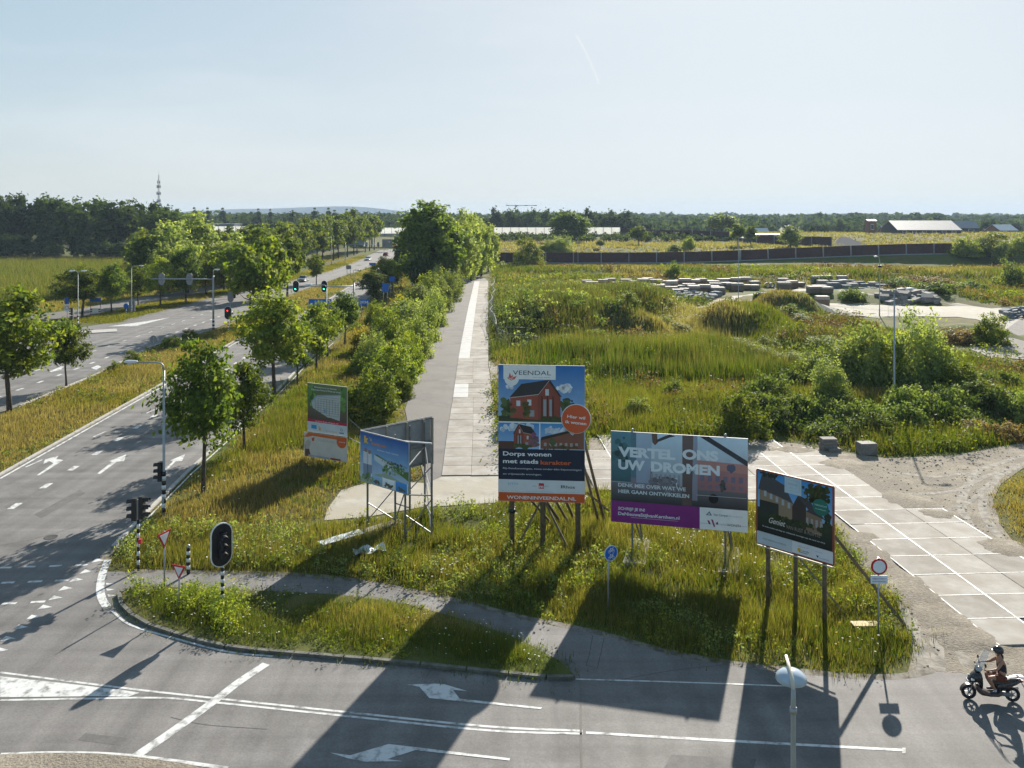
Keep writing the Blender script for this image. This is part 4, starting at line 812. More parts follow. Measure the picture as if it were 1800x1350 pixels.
gantry(G(607, 463), 6.3, 11.7, (3.2, 7.0, 11), None, 'distant signal gantry by the avenue with three oval backs', True)
p = G(692, 442); e = empty('traffic_light', p, 0, 'distant mast with a red light at the end of the near lanes', 'traffic light'); pole(e, 0, 0, 5.5, .09, GREYP); signal_head(e, (.6, -.1, 2.4), 0, 'red', True, 1.0, 2.1)
# ---- signs
p = G(289, 1040); e = empty('yield_sign', p, 0, 'sunlit yield sign turned edge-on towards the crossing', 'road sign'); pole(e, 0, 0, 2.55); sign_plate(e, (0, -.05, 2.3), 1.25, 'yield', .8, REDP); sign_plate(e, (0, -.05, 2.3), 1.25, 'yield', .55, WHT, 'field', .01, .027)
p = G(315, 1074); e = empty('yield_sign', p, 0, 'yield sign facing the road on the kerbed island', 'road sign'); pole(e, 0, 0, 1.8); sign_plate(e, (.02, -.05, 1.66), -.35, 'yield', .66, REDP); sign_plate(e, (.02, -.05, 1.66), -.35, 'yield', .43, WHT, 'field', .01, .027)
p = G(331, 1010); e = empty('bollard', p, 0, 'short black and white banded bollard behind the yield signs', 'bollard'); pole(e, 0, 0, 1.3, .07, BLK, name='core'); banded(e, 0, 0, .1, 1.2, .078, 7); mb = MB(); mb.lathe((0, 0, 1.2), [(.08, 0), (.08, .08), (.04, .13)], 10); mb.build('cap', STEEL, e)
p = G(1069, 1072); e = empty('cycle_path_sign', p, 0, 'round blue cycle path sign below the wide purple billboard', 'road sign'); pole(e, 0, 0, 2.5); sign_plate(e, (.1, -.05, 2.3), .45, 'disc', .62, WHT, 'plate'); sign_plate(e, (.1, -.05, 2.3), .45, 'disc', .57, BLUE, 'field', .008, .026)
def bike(e, cpos, yaw, s, off):
    R = Matrix.Rotation(yaw, 3, 'Z'); cpos = Vector(cpos); mb = MB(); q = lambda a, b: cpos+R @ Vector((a*s, -off, b*s))
    for a in (-.28, .28): mb.tube([q(a+.16*math.cos(t), -.12+.16*math.sin(t)) for t in np.linspace(0, 2*PI, 11)], .022*s, 4, False)
    for a, b in (((-.28, -.12), (-.1, .2)), ((-.1, .2), (.2, .2)), ((.28, -.12), (.18, .3)), ((-.1, .2), (0, -.12)), ((0, -.12), (.2, .2)), ((0, -.12), (-.28, -.12)), ((.18, .3), (.3, .32)), ((-.18, .27), (-.02, .27))): mb.bar(q(*a), q(*b), .045*s)
    return mb.build('symbol', WHT, e)
bike(e, (.1, -.05, 2.42), .45, .34, .045); bike(e, (.1, -.05, 2.17), .45, .34, .045)
p = G(1544, 1126); e = empty('no_entry_sign', p, 0, 'round white sign with red ring above a white plate beside the slab yard', 'road sign'); pole(e, 0, 0, 3.1); sign_plate(e, (0, -.05, 2.78), -.02, 'disc', .6, REDP); sign_plate(e, (0, -.05, 2.78), -.02, 'disc', .46, mat('sign_white', (.60, .66, .72)), 'field', .008, .026)
sign_plate(e, (0, -.05, 2.30), -.02, (.62, .3), 1, mat('sign_white', (.60, .66, .72)), 'sub_plate'); sign_text(e, (0, -.05, 2.30), -.02, .62, .3, [('uitgezonderd', .08, .56, .16, (.12, .16, .3), 1, .01, .84), ('bestemmingsverkeer', .08, .2, .16, (.12, .16, .3), 1, .01, .84)], .027)
p = G(270, 615); e = empty('keep_right_sign', p, 0, 'round sign seen from its grey back on the grass median', 'road sign'); pole(e, 0, 0, 1.55); sign_plate(e, (0, .02, 1.25), 0, 'disc', .9, SGREY)
p = G(168, 554); e = empty('street_name_board', p, 0, 'blue plate over a red and white board on two posts', 'road sign')
for x in (-.8, .8): pole(e, x, 0, 2.8, .04, WOOD)
sign_plate(e, (0, -.06, 2.45), 0, (1.75, .6), 1, BLUE, 'name_plate'); sign_plate(e, (0, -.06, .75), 0, (1.75, .7), 1, WHT, 'board')
for x in (-.68, .68):
    for z in (.92, .58): sign_plate(e, (x, -.06, z), 0, (.38, .2), 1, REDP, 'stripe', .006, .027)
p = G(118, 558); e = empty('parking_sign', p, 0, 'blue and white double sign by the cycle path', 'road sign'); pole(e, 0, 0, 3.1); sign_plate(e, (0, -.05, 2.6), 0, (.7, 1.0), 1, BLUE); sign_plate(e, (0, -.05, 1.5), 0, (.75, 1.1), 1, WHT, 'lower_plate'); sign_plate(e, (0, -.05, 1.5), 0, 'disc', .6, REDP, 'ring', .006, .027); sign_plate(e, (0, -.05, 1.5), 0, 'disc', .46, WHT, 'ring_field', .004, .034)
p = G(222, 552); e = empty('cycle_path_sign', p, 0, 'small blue disc sign before the single-arm lamp post', 'road sign'); pole(e, 0, 0, 1.6); sign_plate(e, (0, -.05, 1.3), 0, 'disc', .85, BLUE); banded(e, 0, 0, .05, .7, .07, 4)
p = G(230, 549); e = empty('control_cabinet', p, .1, 'grey control cabinet next to the blue disc sign', 'cabinet'); mb = MB(); mb.box((0, .6, .95), (.9, .5, 1.9)); mb.build('housing', GREYP, e); mb = MB(); mb.box((0, .6, 1.93), (1.0, .6, .06)); mb.build('roof', SGREY, e); mb = MB(); mb.box((.0, .345, .95), (.8, .012, 1.7)); mb.build('door', SGREY, e)
def dir_sign(b, zc, W, Hh, label, items=(), m=BLUE):
    e = empty('direction_sign', b, 0, label, 'direction sign')
    for x in (-W*.32, W*.32): pole(e, x, 0, zc+Hh/2-.05, .06, GREYP)
    sign_plate(e, (0, -.09, zc), 0, (W, Hh), 1, m, 'panel', .04)
    if items: sign_text(e, (0, -.09, zc), 0, W, Hh, items, .045)
    return e
dir_sign(G(563, 623), 5.35, 2.6, 2.0, 'big blue direction sign behind the kerbside maples')
dir_sign(at(640.5, 560, 130)-Vector((0, 0, at(640.5, 560, 130).z)), 2.55, 1.5, .85, 'small blue number sign at the verge below the small maple', [('N224', .12, .3, .42, WH, 1, .02, .76)])
dir_sign(at(677.5, 540, 146)-Vector((0, 0, at(677.5, 540, 146).z)), 3.4, 1.1, 1.5, 'upright blue sign left of the hedge top')
dir_sign(at(689, 540, 155)-Vector((0, 0, at(689, 540, 155).z)), 4.2, 1.0, 1.0, 'blue square sign under the great poplar')
dir_sign(at(655, 470, 255)-Vector((0, 0, at(655, 470, 255).z)), 1.3, 2.0, .8, 'blue and white lane sign on the far median')
dir_sign(at(613, 480, 214)-Vector((0, 0, at(613, 480, 214).z)), 2.8, 1.3, .95, 'dark rectangular sign on the median seen from behind', (), SGREY)
dir_sign(at(681, 444, 372)-Vector((0, 0, at(681, 444, 372).z)), 3.8, 4.6, 3.6, 'large grey sign panel before the viaduct', (), SGREY)
# ================================================================ noise barriers, buildings, yard goods
RUSTP = mat('barrier_brown', (.055, .028, .026), (.085, .042, .036), scale=1.5, rough=.85, bump=.4); CONC = mat('barrier_concrete', (.22, .24, .26), (.30, .32, .34), scale=1.2, rough=.85); CLEAR = mat('frosted_panel', (.66, .68, .68), (.74, .76, .76), scale=.4, rough=.35)
ct = CLEAR.node_tree; ctr = N(ct, 'ShaderNodeBsdfTranslucent'); ctr.inputs[0].default_value = (.8, .8, .78, 1); cmx = N(ct, 'ShaderNodeMixShader'); cmx.inputs[0].default_value = .6
ct.links.new(ct.nodes['Principled BSDF'].outputs[0], cmx.inputs[1]); ct.links.new(ctr.outputs[0], cmx.inputs[2]); ct.links.new(cmx.outputs[0], ct.nodes['Material Output'].inputs[0])
def barrier(A, B, n, h, label, pm, name='noise_barrier', plinth=.35, tilt=0, pw=.3):
    A, B = Vector(A), Vector(B); e = empty(name, (A.x, A.y, 0), 0, label, 'noise barrier'); d = (B-A)/n; yaw = math.atan2(d.y, d.x); R = Matrix.Rotation(yaw, 3, 'Z'); L = math.hypot(d.x, d.y)
    pmesh = MB().box((0, 0, h/2+plinth/2), (L-pw-.02, .14, h-plinth)).mesh('panel', pm); plm = MB().box((0, 0, plinth/2-.4), (L-pw-.02, .2, plinth+.8)).mesh('plinth', CONC); pom = MB().box((0, -.05, h/2-.2), (pw, .34, h+.5)).mesh('post', CONC)
    for k in range(n+1):
        q = A+d*k-A; x, y = (A+d*k).x, (A+d*k).y; o = link(bpy.data.objects.new('post', pom), e); o.location = (q.x, q.y, Tz(x, y)); o.rotation_euler = (0, 0, yaw)
        if k < n:
            m_ = q+d*.5; z1, z2 = Tz((A+d*k).x, (A+d*k).y), Tz((A+d*(k+1)).x, (A+d*(k+1)).y); sl = math.atan2(z2-z1, L)
            for me_, nm in ((pmesh, 'panel'), (plm, 'plinth')): o = link(bpy.data.objects.new(nm, me_), e); o.location = (m_.x, m_.y, (z1+z2)/2); o.rotation_euler = (0, -sl, yaw)
    return e
barrier((at(862, 0, 281).x, 281, 0), (at(1300, 0, 281).x, 281, 0), 9, 3.7, 'long dark brown noise barrier with concrete posts behind the waste ground', RUSTP)
barrier((at(1302, 0, 281).x, 281.2, 0), (at(1690, 0, 281).x, 281, 0), 8, 3.7, 'dark brown noise barrier climbing the bank towards the right shrubs', RUSTP)
barrier((at(868, 0, 421).x, 421, 0), (at(1090, 0, 421).x, 421, 0), 15, 4.0, 'pale frosted noise barrier above the straw bank', CLEAR, plinth=.5, pw=.16)
barrier((at(1091, 0, 421).x, 421.3, 0), (at(1282, 0, 405).x, 405, 0), 6, 3.2, 'dark noise barrier continuing the frosted one', RUSTP)
barrier((at(1330, 0, 372).x, 372, 0), (at(1462, 0, 345).x, 345, 0), 4, 4.0, 'short dark barrier section ending beside the lane', RUSTP)
barrier((at(374, 0, 440).x, 440, 0), (at(455, 0, 440).x, 440, 0), 8, 3.9, 'pale frosted barrier left of the avenue', CLEAR, plinth=.5, pw=.16)
# viaduct over the far end of the road
e = empty('viaduct', (-58, 436, 0), 0, 'concrete viaduct with pale parapet over the end of the road', 'viaduct')
MB().box((0, 0, 6.3), (44, 10, 1.2)).build('deck', CONC, e)
for x in (-14, -2, 10): MB().box((x, -3.5, 2.85), (.9, .9, 5.7)).build('column', CONC, e)
for x in (-20, 20): MB().box((x, 0, 2.8), (4, 9, 5.8)).build('abutment', CONC, e)
for k in range(12): MB().box((-20+k*3.64, -5.2, 8.4), (3.5, .1, 3.0)).build('parapet_panel', CLEAR, e)
# motorway strip seen beside the short barrier
poly = [Vector((at(1462, 0, 352).x, 352, 0)), Vector((at(1500, 0, 335).x, 335, 0)), Vector((at(1540, 0, 340).x, 340, 0)), Vector((at(1530, 0, 350).x, 350, 0)), Vector((at(1480, 0, 420).x, 420, 0))]
o = poly_sheet('motorway', poly, 0, mat('motorway_asphalt', (.10, .1, .1), (.14, .14, .14), rough=1, spec=.0), kind='structure')
for v in o.data.vertices: v.co.z = Tz(v.co.x, v.co.y)+.25
hill = MB(); hx = np.linspace(-3800, 3600, 90); rgh = np.random.default_rng(4)
vs, fs = [], []
for x in hx:
    hgt = 30+42*math.exp(-((x+1250)/700)**2)+14*math.sin(x/310)+9*math.sin(x/170+1)+20*math.exp(-((x+2400)/500)**2)-16*smoothstep(200, 1200, x)
    vs += [(x, 5600, -2), (x, 5750, max(6, hgt)), (x, 6400, max(6, hgt)*.9), (x, 6600, -2)]
for i in range(89): fs += [(4*i+k, 4*i+4+k, 4*i+5+k, 4*i+1+k) for k in range(3)]
o = hill.add(vs, fs, smooth=True).build('hills', mat('hill_forest', (.03, .05, .025), (.05, .07, .03), scale=.02, rough=1, spec=0)); o['kind'] = 'structure'
# ---- buildings
RWHITE = mat('bright_roof', (.52, .53, .54), (.6, .61, .62), scale=.6, rough=.35, metal=.2); RGREY = mat('grey_roof', (.19, .20, .215), (.25, .26, .275), scale=.8, rough=.4); RTILE = mat('tile_roof', (.15, .06, .04), (.22, .09, .06), rough=.7); BRICK = mat('brick_wall', (.20, .10, .07), (.28, .15, .11), rough=.9); DKW = mat('dark_wall', (.04, .05, .06), (.06, .07, .08), rough=.8); PANE = mat('window_pane', (.03, .04, .05), rough=.1, spec=.8)
def gabled(x, y, yaw, L, D, hw, hr, label, roof, wall, name='farmhouse', cat='house', nw=3, big=False):
    e = empty(name, (x, y, Tz(x, y)), yaw, label, cat); mb = MB(); mb.prism([(-D/2, 0), (D/2, 0), (D/2, hw), (0, hr), (-D/2, hw)], (-L/2, 0, -.3), (0, 1, 0), (0, 0, 1), (1, 0, 0), L); mb.build('wall', wall, e)
    sl = math.hypot(D/2, hr-hw); ov = .5
    for s in (-1, 1):
        mb = MB(); u = Vector((0, s*D/2, hw-hr)).normalized(); nrm = Vector((0, s*(hr-hw), D/2)).normalized(); mb.prism([(-L/2-.4, 0), (L/2+.4, 0), (L/2+.4, sl+ov), (-L/2-.4, sl+ov)], Vector((0, 0, hr-.28)), (1, 0, 0), u, nrm, .18); mb.build('roof', roof, e)
    for k in range(nw):
        xx = -L/2+L*(k+.7)/(nw+.4); mb = MB(); mb.box((xx, -D/2-.02, hw*.5), (L/(nw*2.4), .06, hw*.42)); f = mb.build('window', WHT, e); MB().box((xx, -D/2-.06, hw*.5), (L/(nw*2.8), .03, hw*.34)).build('pane', PANE, f)
    MB().box((L/2+.0, D*.12, hw*.42), (.12, D*.22 if big else 1.1, hw*.85)).build('door', BLK if big else BRICK, e)
    return e
gabled(at(1618, 0, 440).x+2, 445, -.10, 31, 26, 2.4, 7.0, 'large barn with a wide shining grey roof behind the barrier', mat('barn_roof', (.16, .165, .17), (.21, .215, .22), scale=.6, rough=.65), DKW, 'barn', 'barn', 6, True)
gabled(at(1694, 0, 452).x, 455, -.10, 14, 12, 3.2, 6.8, 'smaller shed with grey roof attached beside the barn', RGREY, DKW, 'shed', 'shed', 2, True)
gabled(at(1742, 0, 520).x, 520, .5, 14, 12, 3, 8.2, 'farmhouse with bright tilted roof right of the barn', RWHITE, BRICK)
gabled(at(1760, 0, 470).x, 470, .4, 14, 9, 2.6, 5.6, 'low shed with pale roof among the right trees', RWHITE, BRICK, 'shed', 'shed', 2)
gabled(at(1745, 0, 700).x, 700, .4, 12, 10, 3, 9, 'distant farmhouse with a bright roof toward the horizon', RWHITE, BRICK)
gabled(at(1565, 0, 640).x, 640, .2, 16, 11, 3, 8.5, 'farmhouse with a bright roof behind the barn', RWHITE, BRICK)
gabled(at(1328, 0, 520).x, 520, .3, 16, 10, 3, 8.6, 'white-roofed farmhouse left of the short barrier', RWHITE, BRICK)
gabled(at(1350, 0, 535).x, 535, -.2, 22, 10, 3, 6.5, 'long dark farm shed near the white-roofed farmhouse', RGREY, DKW, 'shed', 'shed')
def flatblock(x, y, L, D, h, label, wall, roof, n=8, name='factory'):
    e = empty(name, (x, y, Tz(x, y)), 0, label, 'factory'); MB().box((0, 0, h/2-.2), (L, D, h+.4)).build('wall', wall, e); MB().box((0, 0, h+.2), (L+.6, D+.6, .4)).build('roof', roof, e)
    for k in range(n): xx = -L/2+L*(k+.5)/n; MB().box((xx, -D/2-.03, h*.62), (L/n*.7, .08, h*.2)).build('window', PANE, e)
    MB().box((L*.3, -D/2-.05, 1.6), (3.5, .12, 3.2)).build('door', SGREY, e)
flatblock(at(270, 0, 640).x, 640, 48, 24, 12.2, 'long white factory roof among trees below the phone mast', CONC, RWHITE)
flatblock(at(392, 0, 560).x, 560, 20, 16, 10.5, 'blue-grey factory hall behind the left frosted barrier', mat('blue_cladding', (.10, .14, .2), (.13, .17, .24)), RGREY, 5)
flatblock(at(1340, 0, 392).x, 392, 16, 7, 3.6, 'long white flat roof behind the short dark barrier', DKW, RWHITE, 5, 'flat_shed')
e = gabled(at(1530, 0, 450).x, 450, 0, 4, 5, 7, 7.6, 'narrow brown tower block beside the barn', RGREY, BRICK, 'silo_tower', 'tower', 1)
# ---- phone mast and crane
p = Vector((at(279, 0, 560).x, 560, 0)); e = empty('phone_mast', p, 0, 'tall lattice phone mast with antenna clusters on the skyline', 'mast'); hM = 43
for a in (0, 2.094, 4.189): mb = MB(); mb.tube([(1.1*math.cos(a), 1.1*math.sin(a), 0), (.35*math.cos(a), .35*math.sin(a), hM)], .12, 6); mb.build('leg', SGREY, e)
for k in range(14):
    z = k*3; r1, r2 = 1.1-.75*z/hM, 1.1-.75*(z+3)/hM
    for a in (0, 2.094, 4.189): mb = MB(); mb.bar((r1*math.cos(a), r1*math.sin(a), z), (r2*math.cos(a+2.094), r2*math.sin(a+2.094), z+3), .09); mb.build('lattice_bar', SGREY, e)
for z, n, rr in ((26, 4, 1.1), (31, 6, 1.2), (35.5, 6, 1.1), (38.5, 3, .8)):
    for k in range(n): a = 2*PI*k/n; mb = MB(); mb.box((rr*math.cos(a), rr*math.sin(a), z), (.45, .35, 2.0), Matrix.Rotation(a, 3, 'Z')); mb.build('antenna', CONC, e)
mb = MB(); mb.tube([(0, 0, hM), (0, 0, hM+4)], .07, 6); mb.build('spike', SGREY, e); mb = MB(); mb.bar((-1, 0, hM-.5), (1, 0, hM-.5), .12); mb.build('cross_arm', SGREY, e)
Yc = 900; e = empty('tower_crane', (at(906, 0, Yc).x, Yc, 0), 0, 'distant tower crane with a pale red and white jib above the trees', 'crane')
mb = MB(); mb.bar((0, 0, 0), (0, 0, 27), 1.0); mb.build('tower', WHT, e)
for k in range(10): mb = MB(); mb.bar((-10+k*3.3, 0, 27.2), (-10+k*3.3+3.3, 0, 27.2), .75); mb.build('jib_section', WHT if k % 3 else REDP, e)
mb = MB(); mb.bar((-9.5, 0, 27), (-9.5, 0, 31), .35); mb.build('apex', WHT, e); mb = MB(); mb.box((.8, -.8, 26.2), (1.4, 1.2, 1.6)); mb.build('cab', SGREY, e); mb = MB(); mb.tube([(2.5, 0, 27), (2.5, 0, 20)], .1, 5); mb.build('cable', BLK, e)
# ---- stacked paving on the yard
STK = [mat('paver_brown', (.16, .105, .075), (.24, .165, .12), scale=4, rough=.9), mat('paver_grey', (.15, .12, .095), (.22, .18, .15), scale=4, rough=.9), mat('paver_pale', (.19, .175, .16), (.26, .245, .225), scale=4, rough=.9), mat('paver_blue', (.13, .145, .16), (.20, .22, .24), scale=4, rough=.9)]
STOP = mat('paver_top', (.34, .29, .26), (.43, .38, .345), scale=4, rough=.8)  # top layer coloured paler than the sides to stand for sunlight
def stack_proto(m, w_, d_, h_, nl):
    e = empty('paver_stack', (0, 0, 0), 0, 'x', 'paving stack'); mb = MB()
    for k in range(3): mb.box((0, -d_/2+.1+k*(d_-.2)/2, .06), (w_, .12, .12))
    mb.box((0, 0, .135), (w_, d_, .03)); mb.build('pallet', WOOD, e)
    for k in range(nl):
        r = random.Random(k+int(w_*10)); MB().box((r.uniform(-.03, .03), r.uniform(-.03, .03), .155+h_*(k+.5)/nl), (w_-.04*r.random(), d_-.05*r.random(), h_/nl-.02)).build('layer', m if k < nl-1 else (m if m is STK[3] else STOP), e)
    return e
LB = ['stack of brown paving with pale top on the gravel yard', 'stack of grey paving on the gravel yard', 'stack of pale concrete slabs on the gravel yard', 'stack of bluish concrete blocks on the gravel yard']
protos = [stack_proto(STK[0], 2.5, 1.8, 1.5, 3), stack_proto(STK[1], 2.6, 1.8, 1.2, 3), stack_proto(STK[2], 2.2, 1.6, 1.6, 4), stack_proto(STK[3], 2.3, 1.7, 1.5, 2)]
used = [False]*4; srn = random.Random(8)
spots = []
for x in range(1062, 1330, 13): spots.append((x+srn.uniform(-4, 4), 504+srn.uniform(-1, 2)-(x-1062)*.01, srn.choice((0, 0, 1))))
for x in range(1130, 1330, 13): spots.append((x+srn.uniform(-4, 4), 510+srn.uniform(-1, 2), srn.choice((0, 1, 1))))
for x in range(1180, 1270, 14): spots.append((x+srn.uniform(-4, 4), 516+srn.uniform(-1, 1.5), srn.choice((0, 1))))
spots += [(1032, 505, 1), (1040, 509, 0), (1378, 508, 1), (1392, 506, 0), (1376, 504, 0), (1404, 504, 1), (1436, 500, 2), (1452, 499, 2), (1446, 505, 2), (1440, 514, 0), (1452, 515, 0), (1432, 516, 1), (1464, 512, 3), (1470, 507, 3), (1482, 505, 2), (1493, 502, 3), (1488, 513, 3), (1498, 511, 2), (1480, 500, 2), (1336, 527, 0), (1347, 528, 0), (1400, 524, 1), (1414, 524, 1), (1445, 525, 0), (1508, 507, 3), (1520, 508, 3), (1535, 508, 2), (1548, 510, 3)]
for x, y, k in spots:
    p = GT(x, y); o = protos[k] if not used[k] else copy_tree(protos[k]); used[k] = True; o.location = (p.x, p.y, p.z+.05); o.rotation_euler = (0, 0, srn.uniform(-.15, .15)); o.scale = (srn.uniform(.8, 1.15), srn.uniform(.8, 1.1), srn.uniform(.7, 1.2)); tag(o, LB[k], 'paving stack', 'stacked paving on the yard')
for k, x in enumerate((1349, 1357, 1371)):
    p = GT(x, 505.5); e = empty('concrete_pipe', (p.x, p.y, p.z), srn.uniform(-.1, .1), 'short concrete pipe ring between the paving stacks', 'pipe', 'pipe rings'); mb = MB()
    n = 20; o_, i_ = .55, .42; vs = [(r*math.cos(2*PI*a/n), y_, .58+r*math.sin(2*PI*a/n)) for r, y_ in ((o_, -.6), (o_, .6), (i_, .6), (i_, -.6)) for a in range(n)]; mb.add(vs, [(s*n+a, s*n+(a+1) % n, ((s+1) % 4)*n+(a+1) % n, ((s+1) % 4)*n+a) for s in range(4) for a in range(n)], smooth=True); mb.build('ring', CONC, e)
def rubble(name, label, poly, n, s, c, seed, zr=.5):
    rg = np.random.default_rng(seed); r = random.Random(seed); A = np.array([(p[0], p[1]) for p in poly]); lo, hi = A.min(0), A.max(0); mb = MB(); k = 0
    while k < n:
        x, y = rg.uniform(lo[0], hi[0]), rg.uniform(lo[1], hi[1])
        if not inpoly(poly, np.array([x]), np.array([y]))[0]: continue
        R = Matrix.Rotation(r.uniform(0, 6), 3, 'Z') @ Matrix.Rotation(r.uniform(-.4, .4), 3, 'X'); q = s*r.uniform(.4, 1.2); mb.box((x, y, Tz(x, y)+r.random()*zr), (q, q*r.uniform(.5, 1), q*r.uniform(.25, .5)), R); k += 1
    tag(mb.build(name, c), label, 'rubble', kind='stuff')
rubble('rubble_heap', 'heap of loose grey slabs and stones before the stacks', px((1175,520),(1225,512),(1265,520),(1255,530),(1190,531)), 160, 1.3, STK[3], 5, .7)
rubble('rubble_heap', 'pale broken slabs and sheets at the yard edge', px((1540,532),(1580,527),(1640,532),(1650,538),(1560,538)), 90, 1.6, STK[2], 6, .6)
rubble('rubble_heap', 'blue-grey stones beside the asphalt yard', px((1755,556),(1800,548),(1840,552),(1840,560),(1770,562)), 80, 1.3, STK[3], 7, .9)
rubble('rubble_heap', 'scattered pale slabs at the end of the stacks', px((1505,508),(1560,506),(1570,513),(1520,516)), 60, 1.4, STK[2], 8, .4)
rubble('loose_stones', 'loose stones scattered over the gravel lane', px((1500,800),(1680,805),(1800,785),(1800,990),(1700,1100),(1790,1180),(1600,1185),(1600,1100),(1560,1010),(1640,1000),(1560,880)), 500, .09, GRAV, 9, .03)
for x, y, w_, h_, lb, m_ in ((1456, 790, 1.0, .6, 'stack of weathered concrete kerbs at the edge of the slab yard', mat('old_block', (.15, .14, .125), (.22, .205, .185), rough=.9)), (1523, 797, 1.1, .7, 'pale concrete block standing in dry grass by the gravel lane', mat('old_block', (.15, .14, .125)))):
    p = G(x, y); e = empty('concrete_block', p, .1, lb, 'concrete block')
    if 'stack' in lb:
        for k in range(4): MB().box((srn.uniform(-.05, .05), 0, .1+k*.2), (w_, .7, .17), Matrix.Rotation(srn.uniform(-.1, .1), 3, 'Z')).build('kerb', m_, e)
        MB().box((.15, -.5, .12), (.8, .5, .22)).build('kerb', m_, e)
    else:
        mb = MB(); mb.box((0, 0, h_/2), (w_, .8, h_)); o = mb.build('block', m_, e); MB().box((0, 0, h_+.02), (w_*.96, .76, .05)).build('top_slab', SLAB[2], e)
# ---- litter near the boards
def sheet(name, x, y, w_, d_, yaw, label, m_, cat, am=1.0):
    p = G(x, y); mb = MB(); n = 6; vs = [(w_*(i/n-.5), d_*(j/3-.5), .22+am*(.10*math.sin(i*1.9+j)+.05*math.cos(j*2.3))) for j in range(4) for i in range(n+1)]; fs = [(j*(n+1)+i, j*(n+1)+i+1, (j+1)*(n+1)+i+1, (j+1)*(n+1)+i) for j in range(3) for i in range(n)]
    b = len(vs); vs += [(a, c_, q-.03) for a, c_, q in vs]; fs += [tuple(b+i for i in f[::-1]) for f in fs]; mb.add(vs, fs); o = mb.build(name, m_); o.location = p; o.rotation_euler = (0, 0, yaw); tag(o, label, cat)
sheet('fallen_panel', 600, 952, 2.3, .6, .75, 'fallen white panel lying in the grass under the folded billboard', mat('pale_plastic', (.5, .55, .6), (.62, .66, .7), rough=.4), 'panel', .12)
sheet('plastic_sheet', 650, 975, 1.5, .8, .4, 'crumpled white plastic sheet in the grass in front of the folded billboard', mat('pale_plastic', (.5, .55, .6)), 'plastic sheet')
sheet('yellow_plank', 1521, 1106, 1.0, .4, .0, 'yellowish board lying in the grass by the ringed sign', mat('yellow_board', (.30, .22, .05), (.38, .28, .08)), 'board', .05)
p = G(640, 940); e = empty('concrete_plate', p, .75, 'concrete footing plate under the folded billboard posts', 'plate'); MB().box((.6, 0, .08), (3.4, .7, .16)).build('plate', SLAB[1], e)
# ---- construction fence beside the track
WIRE = mat('fence_wire', (.32, .33, .34), rough=.5, metal=.5)
def fence_panel_mesh(L, h=2.0):
    f = MB()
    f.tube([(0, 0, .08), (0, 0, h), (L, 0, h), (L, 0, .08), (0, 0, .08)], .022, 6); g = MB()
    for k in range(1, 22): x = L*k/22; g.bar((x, 0, .1), (x, 0, h), .006)
    for z in (.5, .9, 1.3, 1.7): g.bar((0, 0, z), (L, 0, z), .007)
    return f.mesh('frame', WIRE), g.mesh('wire_mesh', WIRE), MB().box((0, 0, .06), (.25, .6, .12)).mesh('foot', CONC)
FP = {}
def fence(a, b, label, group):
    d = b-a; L = d.length; k = round(L, 1)
    if k not in FP: FP[k] = fence_panel_mesh(k)
    e = empty('fence_panel', a, math.atan2(d.y, d.x), label, 'fence panel', group)
    for me_, nm in zip(FP[k], ('frame', 'wire_mesh', 'foot')): link(bpy.data.objects.new(nm, me_), e)
zz = [(868,503),(869,512),(864,519),(871,527),(863,536),(866,544),(860,552),(866,560),(861,567),(868,576),(872,588),(872,600)]
zp = [G(*q) for q in zz]
for a, b in zip(zp, zp[1:]): fence(a, b, 'zigzag mesh fence panel along the slab strip', 'zigzag fence')
fence(G(874, 606), G(893, 614), 'mesh fence panel turning away from the track', None); fence(G(893, 616), G(949, 622), 'long mesh fence panel behind the tall billboard', None); fence(G(874, 603), G(930, 604), 'mesh fence panel leaning across the weeds', None)
fence(GT(1500, 556), GT(1560, 557), 'low mesh fence panel left of the floodlight mast', None); fence(GT(1562, 557), GT(1600, 558), 'low mesh fence panel right of the floodlight mast', None)
